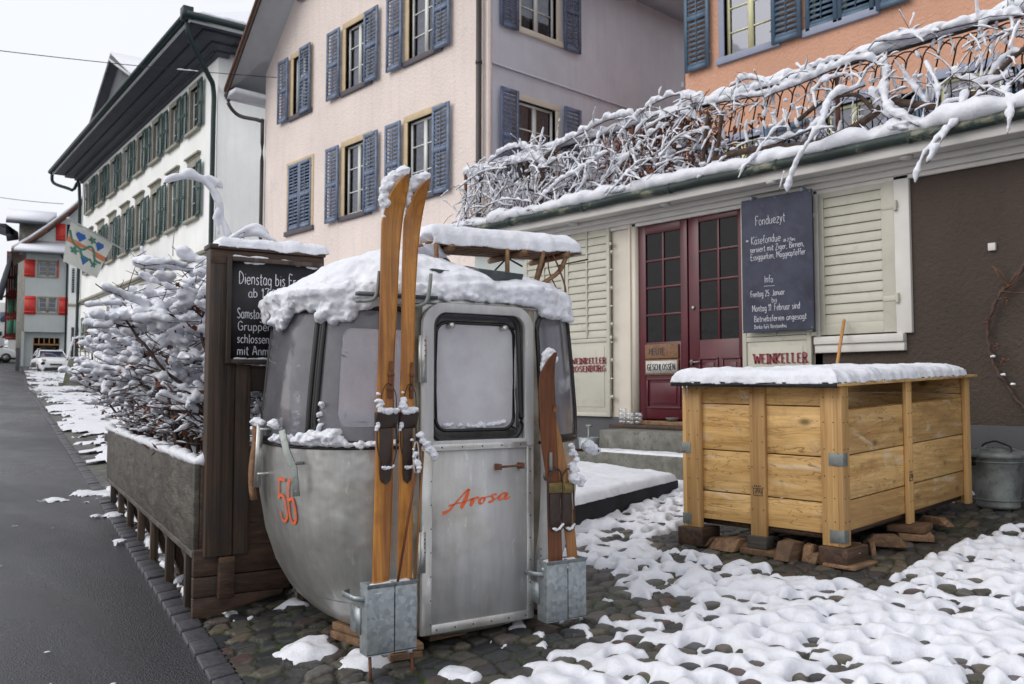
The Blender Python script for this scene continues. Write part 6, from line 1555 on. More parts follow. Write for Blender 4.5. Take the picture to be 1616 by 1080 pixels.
mb.box(cx0, cx0+f, -.09, -.062, cz0, cz1); mb.box(cx1-f, cx1, -.09, -.062, cz0, cz1); mb.box(cx0+f, cx1-f, -.09, -.062, cz0, cz0+f); mb.box(cx0+f, cx1-f, -.09, -.062, cz1-f, cz1)
cbf = build('chalkboard_frame', mb, 'w_old_z', board, bevel=.003)
mb = MB(BFr); mb.box(cx0+f, cx1-f, -.075, -.062, cz0+f, cz1-f); cb = build('chalkboard', mb, 'chalkboard', cbf)
mb = MB()
TF_ = BFr
def bt(s_, px, py, h, w, **k):
    x, z = Db(px, py, -.078); text(mb, Fr(BFr((0, 0, 0)), BFr.A[0], BFr.A[1]), s_, x, z, h, .0042, y=-.078, width=w, jit=.03)
def wpx(a, b): return Db(b, 500, -.078)[0]-Db(a, 500, -.078)[0]
for s_, a, b, y, hpx in (('Dienstag bis Freitag', 377, 497, 448, 19), ('ab 17.00 Uhr', 392, 470, 469, 14), ('Samstag,', 374, 418, 502, 16), ('Gruppen auch ge-', 375, 490, 521, 14), ('schlossene Gesellschaft', 374, 500, 541, 14), ('mit Anmeldung', 374, 462, 560, 14)):
    bt(s_, a, y, (Db(a, y-hpx, -.078)[1]-Db(a, y, -.078)[1]), wpx(a, b))
build('chalk_writing', mb, 'chalk', cb)
# lower boards and prop
mb = MB(BFr); x0_, _ = 0, 0; xr = Db(455, 860)[0]
zA = Db(302, 868)[1]; zB = Db(302, 912)[1]; zC = Db(302, 945)[1]; zD = -.01
mb.box(0, xr, -.02, .02, zB+.003, zA, .4); mb.box(0, xr, -.021, .02, zC+.003, zB-.002, .25); mb.hexa([(0, -.02, zD), (xr-.03, -.02, zC-.02), (0, .02, zD), (xr-.03, .02, zC-.02), (0, -.02, zC), (xr-.03, -.02, zC-.0), (0, .02, zC), (xr-.03, .02, zC)], .5)
xa_, _ = Db(346, 900, -.07); xb_, zz0 = Db(370, 943, -.07); mb.box(xa_, xb_, -.07, -.022, zz0, z_l-.004, .6)
build('base_boards', mb, 'w_old_x', board, bevel=.003)
mb = MB(); snow_pad(mb, xa+.03, xe+.01, -.085, .06, zt+.010, .05, fr=BFr, res=.012, seed=4, lump=.5, droop=.02)
snow_tube(mb, [BFr((x, -.082, cz1+.0)) for x in np.linspace(cx0+.02, cx1, 12)], .008, 3, gaps=.05); snow_tube(mb, [BFr((x, -.084, cz0+f)) for x in np.linspace(cx0+.03, cx1, 12)], .006, 9)
snow_tube(mb, [BFr((x, -.066, zt-.07+.01*sin(x*20))) for x in np.linspace(xb+.02, cx1, 12)], .012, 19, gaps=.0)
build('snow', mb, 'snow', board, smooth=True, vox=.005, it=1, disp=.008)

PD = Fr((BO[0], BO[1], 0), (.9776, -.2107, 0), (.2107, .9776, 0))   # planter frame: y along the kerb
def Dp(px, py, X=0.0):
    e = PD.A[0]; p = pl(px, py, e, PD.o@e+X); q = p-PD.o; return float(q@PD.A[1]), float(p[2])
_, zpt = Dp(302, 731); _, zpb = Dp(302, 868); ypf, zpt2 = Dp(170, 672); _, zpb2 = Dp(170, 735)
PLY = ypf; PWD = .62
plt = thing('wooden_planter', 'long grey-weathered board planter box on slanted wooden props along the street', 'planter', PD((0, 0, 0)))
mb = MB(PD)
mb.box(0, .028, 0, PLY, zpb, zpt, .5); build('side_board', mb, 'w_grey_y', plt, bevel=.004)
mb = MB(PD); mb.box(PWD-.028, PWD, 0, PLY, zpb, zpt, .4); build('side_board', mb, 'w_grey_y', plt, bevel=.004)
mb = MB(PD); mb.box(.029, PWD-.029, .0, .028, zpb, zpt); mb.box(.029, PWD-.029, PLY-.028, PLY, zpb, zpt); mb.box(.03, PWD-.03, .03, PLY-.03, zpb+.02, zpt-.14)
for k in range(3): y_ = .95+k*1.5; mb.box(.03, .20, y_, y_+.9, zpt-.135, zpt-.06+.03*(k % 2))
build('end_board', mb, 'w_old_x', plt, bevel=.004)
mb = MB(PD); mb.box(-.006, .03, -.004, PLY, zpb-.035, zpb-.002, .6); mb.box(.031, PWD, 0, PLY, zpb-.03, zpb-.003, .3)
build('bottom_rail', mb, 'w_grey_y', plt, bevel=.003)
mb = MB(PD)
for k in range(7):
    y_ = .30+k*(PLY-.4)/6.3; g = float(gz(*PD((0.1, y_, 0))[:2]))-.01
    mb.hexa([(.10, y_-.02, g), (PWD-.05, y_-.02, g), (.10, y_+.10, g), (PWD-.05, y_+.10, g), (-.0, y_-.08, zpb-.036), (PWD-.01, y_-.08, zpb-.036), (-.0, y_+.05, zpb-.036), (PWD-.01, y_+.05, zpb-.036)], random.random())
    mb.box(.005, .05, y_-.085, y_-.035, g+.0, zpb-.037)
build_each('prop', mb, 'w_old_z', plt, bevel=.003)
mb = MB(); P = [PD((.014, y_, zpt)) for y_ in np.linspace(-.0, PLY, 70)]; snow_tube(mb, P, .030, 4, lift=.55, sides=9, amp=.35, step=.03, fs=9)
P = [PD((PWD-.014, y_, zpt)) for y_ in np.linspace(0, PLY, 40)]; snow_tube(mb, P, .03, 6, lift=.5); P = [PD((x, PLY-.014, zpt)) for x in np.linspace(0, PWD, 8)]; snow_tube(mb, P, .03, 6, lift=.5)
P = [PD((x, .014, zpt)) for x in np.linspace(0, PWD, 8)]; snow_tube(mb, P, .03, 6, lift=.5)
P = [PD((.35, y_, zpt-.15)) for y_ in np.linspace(.1, PLY, 40)]; snow_tube(mb, P, .09, 16, lift=.1, amp=.4)
build('snow', mb, 'snow', plt, smooth=True)
# hedge
hd = thing('beech_hedge', 'snow-laden beech hedge with dark stems and a few brown leaves growing in the planter', 'hedge', PD((.3, PLY/2, zpt)))
rr = random.Random(21)
mbt = MB(); mbs = MB(); mbl = MB()
def twig(p, d, L, r, lev, snowk):
    """grow one branch, return nothing; fills mbt (bark), mbs (snow), mbl (leaves)"""
    n = max(3, int(L/.06)); P = [np.array(p)]; d = np.array(d, float)
    for i in range(n):
        d = d+np.array([rr.gauss(0, .16), rr.gauss(0, .16), rr.gauss(.03, .10)]); d /= np.linalg.norm(d); P.append(P[-1]+d*L/n)
    P = np.array(P); mbt.tube(P, np.linspace(r, r*.45, n+1), 4 if lev else 5, tint=rr.random())
    hz = abs(d[2])
    zrel = P[-1][2]-zpt
    if lev >= 1:
        a = snowk*(.50+.50*min(1, max(0, zrel/.5)))
        if hz < .93: snow_tube(mbs, P[1:], (.0065+.016*rr.random()*a*min(1, max(.15, zrel*2.2)))*(1.1-.35*hz), rr.randrange(999), lift=.85, sides=6, amp=.6, fs=17, flat=.95, gaps=.0 if zrel < .35 else .1)
        if rr.random() < .9*a*min(1, max(0, zrel-.22)*1.8):
            c = P[rr.randrange(1, len(P))]
            for q in range(rr.choice((2, 3, 4))): mbs.blob(c+d*rr.gauss(0, .035)+np.array([rr.gauss(0, .012), rr.gauss(0, .012), .020+rr.gauss(0, .008)]), rr.uniform(.018, .038)*a, rr.randrange(99), 1, (1.15, 1.15, .9), .25, 4)
        if rr.random() < .20:
            c = P[-1]; 
            for q in range(rr.randint(1, 4)):
                a1 = rr.uniform(0, 6.28); s_ = rr.uniform(.012, .022); o = np.array([rr.gauss(0, .02), rr.gauss(0, .02), -.01-rr.random()*.03]); u = np.array([cos(a1), sin(a1), rr.gauss(0, .5)]); v = np.array([-sin(a1)*.6, cos(a1)*.6, rr.gauss(-.4, .4)])
                mbl.add([c+o, c+o+u*s_+v*s_*.8, c+o+u*s_*2.2, c+o+u*s_-v*s_*.8], [(0, 1, 2, 3)], rr.random())
    return P
ends = []
for k in range(62):
    y_ = rr.uniform(.12, PLY-.05); x_ = rr.uniform(.15, PWD-.12); b = PD((x_, y_, zpt-.12))
    Ht = rr.uniform(.66, 1.02)*(1.0 if y_ < 3.6 else .86)+ (.16 if y_ < 2.2 else 0)
    lean = PD.A[0]*rr.gauss(-.10, .16)+PD.A[1]*rr.gauss(0, .15)
    P = twig(b, np.array([0, 0, 1])+lean, Ht, .014, 0, 0)
    for q in range(20):
        t = rr.uniform(.10, 1)**.7; i = min(len(P)-1, int(t*(len(P)-1))); a1 = rr.uniform(0, 2*pi); L = rr.uniform(.16, .36)*(1.1-.45*t)
        d = PD.A[0]*cos(a1)+PD.A[1]*sin(a1)+np.array([0, 0, rr.uniform(-.05, .55)])
        Q = twig(P[i], d, L, .0055, 1, 1.0)
        for q2 in range(3):
            j = rr.randrange(1, len(Q)); a2 = a1+rr.gauss(0, .9); d2 = PD.A[0]*cos(a2)+PD.A[1]*sin(a2)+np.array([0, 0, rr.uniform(-.3, .4)])
            if rr.random() < .85: twig(Q[j], d2, rr.uniform(.08, .18), .003, 2, .9)
# the crown of heavy snow pillows on the sunlit... top twigs
for k in range(250):
    y_ = rr.uniform(.05, PLY+.05); x_ = rr.uniform(-.16, PWD+.05); z_ = zpt+rr.triangular(.30, 1.02, .72)+(.10 if y_ < 2.2 else -.10); c = PD((x_, y_, z_))
    a1 = rr.uniform(0, 6.28); d = PD.A[0]*cos(a1)+PD.A[1]*sin(a1)+np.array([0, 0, rr.gauss(.12, .22)]); d /= np.linalg.norm(d); L = rr.uniform(.14, .32); w_ = rr.uniform(.018, .036)
    P = catmull([c, c+d*L*.35+np.array([rr.gauss(0, .02), rr.gauss(0, .02), .015]), c+d*L*.7+np.array([rr.gauss(0, .02), rr.gauss(0, .02), .01]), c+d*L], 5)
    mbt.tube(np.vstack([P[0]-d*.07, P, P[-1]+d*.06+np.array([0, 0, .015])]), .0028, 4)
    for q in P: mbs.blob(q+np.array([rr.gauss(0, .006), rr.gauss(0, .006), w_*.7]), w_*rr.uniform(.7, 1.25), rr.randrange(99), 1, (1.1, 1.1, .82), .22, 4)
for k in range(420):   # bare fine tips poking through the snow
    y_ = rr.uniform(.1, PLY+.1); c = PD((rr.uniform(-.2, PWD+.05), y_, zpt+rr.uniform(.25, 1.05)+(.10 if y_ < 2.2 else -.10))); a1 = rr.uniform(0, 6.28); d = PD.A[0]*cos(a1)+PD.A[1]*sin(a1)+np.array([0, 0, rr.gauss(.5, .4)]); L = rr.uniform(.06, .16)
    mbt.tube([c, c+d*L*.5+np.array([0, rr.gauss(0, .01), 0]), c+d*L], [.003, .0024, .0015], 4)
    if rr.random() < .3:
        for q in range(2):
            o = c+d*L*rr.random()+np.array([0, 0, -.012]); u = np.array([rr.gauss(0, 1), rr.gauss(0, 1), rr.gauss(-.4, .6)]); u /= np.linalg.norm(u); v = np.cross(u, [rr.gauss(0, 1), rr.gauss(0, 1), 1.]); v /= np.linalg.norm(v); s_ = rr.uniform(.014, .024); mbl.add([o, o+u*s_+v*s_*.7, o+u*s_*2.1, o+u*s_-v*s_*.7], [(0, 1, 2, 3)], rr.random())
# two long shoots arching above
def shoot(pts, r):
    P = catmull(pts, 8); mbt.tube(P, np.linspace(.006, .003, len(P)), 5); snow_tube(mbs, P, r, rr.randrange(999), lift=.7, sides=8, amp=.4, fs=9); return P
def PP(px, py, yy): 
    n = PD.A[1]; return pl(px, py, n, PD.o@n+yy)
shoot([PP(362, 385, .55), PP(352, 350, .55), PP(344, 320, .55), PP(325, 292, .55), PP(300, 282, .55), PP(278, 284, .55), PP(258, 290, .55)], .019)
snow_tube(mbs, [PP(352, 300, .55), PP(330, 283, .55), PP(300, 276, .55), PP(285, 279, .55)], .022, 77, lift=.6); snow_tube(mbs, [PP(346, 372, .55), PP(340, 345, .55), PP(346, 330, .55)], .016, 78, lift=.3)
shoot([PP(235, 440, 1.6), PP(228, 410, 1.6), PP(222, 388, 1.6)], .014); shoot([PP(330, 420, .5), PP(360, 385, .45), PP(400, 372, .35), PP(440, 385, .3)], .020); shoot([PP(340, 410, .4), PP(370, 375, .35), PP(395, 365, .35), PP(425, 372, .35)], .022)
for m_ in (mbt, mbs, mbl):
    for q in m_.V:
        yy = (q-PD.o)@PD.A[1]; lo = .07; bad = (yy < lo)&(q[:, 2] < zt+BO[2]+.02); q[bad] += np.outer((lo-yy[bad])*.92, PD.A[1])
build('branches', mbt, 'twig', hd); build('snow', mbs, 'snow', hd, smooth=True, vox=.0075, it=3, disp=.004); build('leaves', mbl, 'deadleaf', hd)

# ================================================================= SKIS
def ski(name, label, left, right, ybase, mat, grp, th=.010, tipbend=None, y_lean=0.0, cat='ski'):
    """outline points given on the photo, laid on a plane just in front of the cabin; thickness th"""
    o = GF((D2(*left[0], ybase)[0], ybase, D2(*left[0], ybase)[1])); t = thing(name, label, cat, o, grp)
    Lf = np.array([D2(*p, ybase) for p in left]); Rt = np.array([D2(*p, ybase) for p in right])
    zs = np.linspace(max(Lf[0][1], Rt[0][1]), min(Lf[-1][1], Rt[-1][1]), 60); xl = np.interp(zs, Lf[:, 1], Lf[:, 0]); xr = np.interp(zs, Rt[:, 1], Rt[:, 0])
    V = []; n = len(zs)
    for z, a, b in zip(zs, xl, xr):
        if b-a < .004: m_ = (a+b)/2; a, b = m_-.002, m_+.002
        k = (z-zs[0])/(zs[-1]-zs[0]); yy = ybase+y_lean*k-.05*max(0, (k-.86)/.14)**2
        for f_, yo in ((0, 0), (.12, -.0015), (.5, -.003), (.88, -.0015), (1, 0), (1, th), (0, th)): V.append((a+(b-a)*f_, yy+yo-(th if yo != th else 0)*0, z))
    m_ = 7; F = [(i*m_+j, i*m_+(j+1) % m_, (i+1)*m_+(j+1) % m_, (i+1)*m_+j) for i in range(n-1) for j in range(m_)]+[tuple(range(m_)), tuple((n-1)*m_+j for j in range(m_))[::-1]]
    mb = MB(GF); mb.add(V, F, random.random()); build('blade', mb, mat, t, smooth=False); return t, zs, xl, xr
def at(zs, xl, xr, z): return float(np.interp(z, zs, xl)), float(np.interp(z, zs, xr))
g1 = 'tall varnished skis leaning on the gondola'
YB1 = -.100
s1 = ski('wooden_ski', 'tall orange-brown wooden ski, left one of the tall pair in front of the cabin', [(588, 928), (592, 800), (595, 650), (598, 560), (601, 451), (603, 348), (611, 310), (621, 290), (635, 279)], [(614, 928), (620, 760), (622, 620), (623, 560), (627, 480), (631, 394), (638, 322), (640, 300), (639.5, 279)], YB1, 'w_ski', g1)
s2 = ski('wooden_ski', 'tall orange-brown wooden ski, right one of the tall pair beside the cabin door', [(628, 921), (630, 800), (632, 650), (634, 560), (635.5, 422), (638, 345), (647, 313), (658, 294), (669, 286)], [(650, 921), (652, 760), (653, 620), (654, 560), (655.6, 465), (660, 394), (667, 330), (670, 305), (671.5, 286)], YB1, 'w_ski', g1)
g2 = 'short worn skis leaning on the gondola'
s3 = ski('wooden_ski', 'short dark brown wooden ski with a pointed snowy tip, front one at the right bins', [(867, 890), (864, 760), (855, 700), (850.5, 619), (852.5, 591), (859.4, 569), (866, 557)], [(888, 890), (884, 780), (879, 700), (876, 624), (874.7, 591), (870.5, 560), (868.5, 557)], -.118, 'w_ski2', g2, th=.008)
s4 = ski('wooden_ski', 'short pale brown wooden ski half hidden behind the darker short ski', [(897, 884), (888, 800), (880, 740), (872, 690), (867, 640)], [(912, 884), (904, 800), (896, 745), (886, 691), (870, 640)], -.092, 'w_ski3', g2, th=.008)
def binding(sk, pz, ybase, mode=0):
    t, zs, xl, xr = sk; x0, x1 = at(zs, xl, xr, pz); w_ = x1-x0; yb = ybase-.004
    mb = MB(GF); c = (x0+x1)/2
    mb.poly_y([(c-w_*.36, pz-.20), (c-w_*.28, pz-.23), (c, pz-.245), (c+w_*.28, pz-.23), (c+w_*.36, pz-.20), (c+w_*.36, pz-.02), (c-w_*.36, pz-.02)], yb-.006, yb); build('foot_plate', mb, 'leather', t, bevel=.002)
    mb = MB(GF)
    mb.hexa([(x0-.012, yb-.004, pz-.02), (x1+.012, yb-.004, pz-.02), (x0-.008, yb+.012, pz-.02), (x1+.008, yb+.012, pz-.02), (x0-.012, yb-.028, pz+.045), (x1+.012, yb-.028, pz+.045), (x0-.008, yb+.012, pz+.045), (x1+.008, yb+.012, pz+.045)]); build('toe_strap', mb, 'leather', t, bevel=.004)
    mb = MB(GF); P = [(x0-.004, yb-.008, pz)]+[(c-(w_*.5+.006)*cos(a_), yb-.012-.012*sin(a_), pz-.06-.12*sin(a_)) for a_ in np.linspace(0.1, pi-.1, 14)]+[(x1+.004, yb-.008, pz)]; mb.tube(catmull(P, 3), .0035, 6); build('heel_cable', mb, 'leather', t, smooth=True)
    mb = MB(GF); mb.tube(catmull([(x0+.01, yb-.004, pz+.04), (c-w_*.3, yb-.012, pz+.12), (c+w_*.05, yb-.014, pz+.16), (x1-.0, yb-.012, pz+.12), (x1+.006, yb-.006, pz+.03)], 5), .002, 5); build('spring_wire', mb, 'iron', t, smooth=True)
    mb = MB(GF); mb.hexa([(c+w_*.10, yb-.012, pz+.10), (c+w_*.36, yb-.012, pz+.10), (c+w_*.10, yb, pz+.10), (c+w_*.36, yb, pz+.10), (c+w_*.22, yb-.010, pz+.25), (c+w_*.36, yb-.010, pz+.25), (c+w_*.22, yb, pz+.25), (c+w_*.36, yb, pz+.25)]); mb.box(c+w_*.08, c+w_*.40, yb-.016, yb-.0, pz+.13, pz+.15); mb.box(c+w_*.12, c+w_*.42, yb-.016, yb-.0, pz+.19, pz+.205); build('lever', mb, 'rust', t, bevel=.002)
    mb = MB(GF); clumps(mb, [(x0, yb-.015, pz+.13), (x0+.004, yb-.018, pz+.05), (c, yb-.022, pz+.052), (x1, yb-.022, pz+.052)], .007, .015, 34, int(pz*100)+mode, .006); clumps(mb, [(c-w_*.3, yb-.02, pz-.175), (c, yb-.022, pz-.183), (c+w_*.3, yb-.02, pz-.172)], .005, .009, 12, 5, .004); clumps(mb, [(x0, yb-.01, pz-.0), (x0-.006, yb-.01, pz-.03)], .006, .010, 6, 8, .004)
    build('snow', mb, 'snow', t, smooth=True, vox=.0035, it=1, disp=.005)
binding(s1, D2(608, 668, YB1)[1], YB1); binding(s2, D2(645, 668, YB1)[1], YB1, 3)
# tip snow
for (sk, pts, r_) in ((s1, [(607, 325), (607, 300), (618, 285), (630, 275), (637, 272)], .019), (s2, [(642, 322), (646, 300), (655, 288), (664, 282), (670, 281)], .017), (s3, [(857, 585), (860, 568), (865, 556), (869, 556), (873, 575)], .013)):
    mb = MB(GF); P = [(D2(*p, -.09)[0], -.095, D2(*p, -.09)[1]) for p in pts]; clumps(mb, P, r_*.75, r_*1.4, 52, 3, .006, 1, .95); clumps(mb, [P[0], np.array(P[0])-[.004, 0, .05]], r_*.3, r_*.6, 8, 4, .004); build('tip_snow', mb, 'snow', sk[0], smooth=True, vox=.0045, it=2, disp=.006)
def small_binding(sk, yb, px, py, snow_):
    t, zs, xl, xr = sk; x, z = D2(px, py, yb); mb = MB(GF); x0, x1 = at(zs, xl, xr, z)
    w_ = x1-x0; c = (x0+x1)/2
    mb.box(x0+.004, x1-.004, yb-.010, yb-.003, z-.13, z+.02); build('foot_plate', mb, 'leather', t, bevel=.003)
    mb = MB(GF); mb.box(x0-.002, x1+.002, yb-.014, yb-.004, z+.02, z+.065); mb.box(x0+.006, x1-.006, yb-.018, yb-.014, z+.03, z+.055); build('toe_iron', mb, M['brass'], t, bevel=.003)
    mb = MB(GF); P = [(x0-.002, yb-.01, z+.10), (x0-.006, yb-.01, z), (x0-.004, yb-.014, z-.12), (c, yb-.024, z-.15), (x1+.006, yb-.014, z-.12), (x1+.006, yb-.01, z), (x1-.0, yb-.01, z+.10), (c, yb-.012, z+.13), (x0-.002, yb-.01, z+.10)]; mb.tube(catmull(P, 5), .004, 6); build('heel_strap', mb, 'leather', t, smooth=True)
    mb = MB(GF); clumps(mb, [(c-w_*.3, yb-.03, z-.135), (c, yb-.03, z-.145), (c+w_*.4, yb-.028, z-.12)], .005, .008, 14, 5, .003)
    if snow_: clumps(mb, [(x1-.01, yb-.02, z+.25), (x1+.005, yb-.02, z+.16), (x1+.0, yb-.02, z+.09), (x1+.03, yb-.02, z+.07)], .009, .020, 40, 6, .010)
    build('snow', mb, 'snow', t, smooth=True, vox=.0035, it=1, disp=.005)
M['brass'] = m_plain('worn_brass', (.20, .15, .06), .45, metal=.7, var=.3, sc=20)
small_binding(s3, -.118, 873, 785, False); small_binding(s4, -.092, 893, 785, True)
mb = MB(GF); x_, z_ = D2(870, 725, -.13); mb.box(x_-.006, x_+.006, -.132, -.119, z_-.05, z_+.03); build('lever', mb, 'galvold', s3[0], bevel=.002)
# two thin old ski poles
for (a, b, lab, r_) in (((628, 905), (664, 700), 'thin reddish bamboo ski pole leaning across the right tall ski', .0055), ((655, 915), (668, 712), 'thin yellow-brown ski pole standing against the door post', .005)):
    x0, z0 = D2(*a, -.125); x1, z1 = D2(*b, -.135); t = thing('ski_pole', lab, 'ski pole', GF((x0, -.125, z0)), 'old ski poles in the left bin'); mb = MB(GF); mb.tube([(x0, -.118, z0-.05), (x1, -.135, z1)], r_, 7); build('shaft', mb, 'w_ski2' if a[0] == 628 else 'w_ski3', t)
    mb = MB(GF); x2, z2 = D2(b[0], 702, -.135)
    if a[0] == 628:
        P = [(x1+.012*cos(q)-.012*0-.028, -.15, z1-.055+.065*sin(q)) for q in np.linspace(0, 2*pi, 14)]; mb.tube(P, .003, 5); build('hand_loop', mb, 'paper', t, smooth=True)
        mb = MB(GF); clumps(mb, [(x1-.045, -.152, z1+.02), (x1-.03, -.152, z1-.06), (x1-.01, -.152, z1-.11)], .007, .013, 22, 3, .004); build('snow', mb, 'snow', t, smooth=True, vox=.0035, it=1, disp=.005)
    else:
        xg, zg = D2(662, 690, -.15); xh, zh = D2(687, 724, -.15); mb.tube([(xg, -.14, zg), (xh, -.15, zh)], .010, 7); build('grip', mb, 'leather', t); mb = MB(GF); clumps(mb, [(xg, -.15, zg+.01), (xh, -.155, zh+.005)], .012, .018, 30, 3, .004, 1); build('snow', mb, 'snow', t, smooth=True, vox=.0035, it=1, disp=.005)

# ================================================================= SLEDGE on the roof
sd_l = thing('wooden_sledge', 'old wooden sledge with a thick snow load lying on the roof of the gondola cabin', 'sledge', GF((.4, .35, 1.63)))
def Ds(px, py, y): return D2(px, py, y)
ya, yb_ = .22, .50
xF, zF = Ds(893, 402, .36); xB, zB = Ds(655, 385, .36)
def seatz(x): t = (x-xB)/(xF-xB); return zB-.005+(zF-zB)*(t**1.6)
mb = MB(GF); NS = 5
for k in range(NS):
    y0 = ya+(yb_-ya)*k/NS+.006; y1 = ya+(yb_-ya)*(k+1)/NS-.006; xs_ = np.linspace(xB, xF, 16)
    for p, q in zip(xs_[:-1], xs_[1:]): mb.hexa([(p, y0, seatz(p)-.012), (q, y0, seatz(q)-.012), (p, y1, seatz(p)-.012), (q, y1, seatz(q)-.012), (p, y0, seatz(p)), (q, y0, seatz(q)), (p, y1, seatz(p)), (q, y1, seatz(q))], .2+.15*k)
build('slats', mb, 'w_sled', sd_l)
for y_ in (ya-.01, yb_+.01):
    mb = MB(GF); x1, z1 = Ds(895, 400, y_); x2, z2 = Ds(885, 425, y_); x3, z3 = Ds(868, 440, y_); x4, z4 = Ds(848, 449, y_)
    P = catmull([(xB-.02, y_, z4+.012), (x4-.15, y_, z4-.004), (x4, y_, z4), (x3, y_, z3), (x2, y_, z2), (x1, y_, z1), (x1+.004, y_, z1+.012)], 6); mb.tube(P, .014, 6, sq=(1, .8)); build('runner', mb, 'w_sled', sd_l, smooth=True)
    mb = MB(GF)
    for px_ in (688, 800): x, _ = Ds(px_, 400, y_); mb.tube([(x, y_, seatz(x)-.01), (x+.004, y_, z4)], .013, 6, sq=(1.1, .8))
    x, _ = Ds(858, 400, y_); mb.tube([(x-.0, y_, seatz(x)-.01), (x-.05, y_, z4+.005)], .012, 6)
    build_each('leg', mb, 'w_sled', sd_l)
mb = MB(GF)
for px_ in (688, 800, 866): x, _ = Ds(px_, 400, .36); mb.tube([(x, ya-.03, seatz(x)-.025), (x, yb_+.03, seatz(x)-.025)], .016, 7)
build_each('cross_bar', mb, 'w_sled', sd_l)
mb = MB(GF)
for px_ in (688, 800):
    x, _ = Ds(px_, 400, .36); mb.tube([(x, ya, seatz(x)-.09), (x, .36, seatz(x)-.03), (x, yb_, seatz(x)-.09)], .005, 5)
mb.tube([(x4+.12, ya, zF-.04), (x4+.12, yb_, zF-.04)], .004, 5)
build_each('iron_brace', mb, 'iron', sd_l)
mb = MB(GF); x, z = Ds(872, 402, ya); mb.tube(catmull([(x, ya, z), (x+.02, ya-.02, z-.06), (x+.055, ya-.03, z-.16), (x+.06, ya-.03, z-.22)], 5), .0045, 6); mb.tube(catmull([(x-.03, ya, z), (x-.02, ya, z-.09), (x+.03, ya-.0, z-.18)], 5), .003, 6); build('pull_strap', mb, 'rust', sd_l, smooth=True)
mb = MB()
snow_pad(mb, xB-.01, xF+.01, ya-.02, yb_+.02, 0, .10, fr=GF, res=.012, seed=9, zf=lambda x, y: seatz(x)-.002, lump=.30, droop=.018, edge=.012)
build('snow', mb, 'snow', sd_l, smooth=True, vox=.006, it=3, disp=.004)

# ================================================================= CRATE
CO = np.array([4.594, 2.367, .131]); ux = np.array([1.98, .02, .0]); CF = Fr(CO, (1, .008, .036), (-.075, .995, .012))
cr = thing('apple_crate', 'big yellow spruce board crate with a snow-covered lid, standing on blocks beside the wall', 'crate', CO)
CLX, CLY, Z0, ZT = 1.97, .97, .155, .985
zb_ = [ZT-.0, ZT-.115, ZT-.40, ZT-.655, Z0]
mb = MB(CF)
for i in range(4): mb.box(.03, .055, .03, CLY-.03, zb_[i+1]+.004, zb_[i]-.003)
build('end_panel', mb, 'w_crate_y', cr, bevel=.003)
mb = MB(CF)
for i in range(4): mb.box(CLX-.055, CLX-.03, .03, CLY-.03, zb_[i+1]+.004, zb_[i]-.003)
build('end_panel', mb, 'w_crate_y', cr, bevel=.003)
mb = MB(CF); zb2 = [ZT-.14, ZT-.40, ZT-.655, Z0]
for i in range(3): mb.box(.03, CLX-.03, .03, .055, zb2[i+1]+.004, zb2[i]-.003)
mb.box(.06, CLX-.06, .056, .10, ZT-.165, ZT-.143)
build('side_panel', mb, 'w_crate_x', cr, bevel=.003)
mb = MB(CF)
for i in range(3): mb.box(.03, CLX-.03, CLY-.055, CLY-.03, zb2[i+1]+.004, zb2[i]-.003)
build('side_panel', mb, 'w_crate_x', cr, bevel=.003)
mb = MB(CF); mb.box(.056, CLX-.056, .056, CLY-.056, Z0-.03, Z0+.0); build('bottom', mb, 'w_old_x', cr)
posts = []
mb = MB(CF)
def post(x0, x1, y0, y1, z0=Z0-.055): 
    mb = MB(CF); mb.box(x0, x1, y0, y1, z0, ZT); return build('corner_post' if not ((.3 < y0 < .6) or (.5 < x0 < 1.5)) else 'middle_post', mb, 'w_crate_z', cr, bevel=.003)
post(0, .0295, -.0, .095); post(0, .0295, CLY-.10, CLY); pm = post(.003, .0285, .435, .535, Z0-.07)
post(.0, .085, -.028, -.0005); pm2 = post(.925, 1.005, .003, .0285, Z0-.06); post(CLX-.075, CLX, .0, .0285); post(CLX-.03+.001, CLX, .029, .12); post(.0, .08, CLY+.0005, CLY+.028)
mb = MB(CF)
for z_ in (.545, .10+.02): mb.box(-.004, -.001, -.030, .05, z_, z_+.07); mb.box(-.004, .05, -.034, -.029, z_, z_+.07)
for z_ in (.56, .12): mb.box(-.004, -.001, CLY-.03, CLY+.030, z_, z_+.065)
for z_ in (.58, .50, .14):
    pass
build_each('steel_strap', mb, 'galvold', cr, bevel=.001)
# burnt-in stamps
mb = MB(); stF = Fr(CF((0, 0, 0)), -CF.A[1], CF.A[0], CF.A[2])
def stamp(fr, x, z, w_, h_, y):
    for a, b, c, d in ((x, x+w_, z, z+.004), (x, x+w_, z+h_-.004, z+h_), (x, x+.004, z, z+h_), (x+w_-.004, x+w_, z, z+h_)): mb.add(fr([(a, y, c), (b, y, c), (b, y, d), (a, y, d)]), [(0, 1, 2, 3)])
    for k in range(7): u = x+.012+k*.007; v = z+.01+(k*37 % 5)*.004; mb.add(fr([(u, y, v), (u+.004, y, v), (u+.006, y, v+.02), (u+.002, y, v+.02)]), [(0, 1, 2, 3)])
    for k in range(4): u = x+.005+k*.012; mb.add(fr([(u, y, z+h_+.008), (u+.008, y, z+h_+.008), (u+.008, y, z+h_+.016), (u, y, z+h_+.016)]), [(0, 1, 2, 3)])
stamp(stF, -.515, .335, .06, .045, .0015); build('burnt_stamp', mb, 'blackpaint', pm)
mb = MB(); stamp(Fr(CF((0, 0, 0)), CF.A[0], CF.A[1], CF.A[2]), .935, .36, .05, .045, .0015); build('burnt_stamp', mb, 'blackpaint', pm2)
mb = MB(CF)
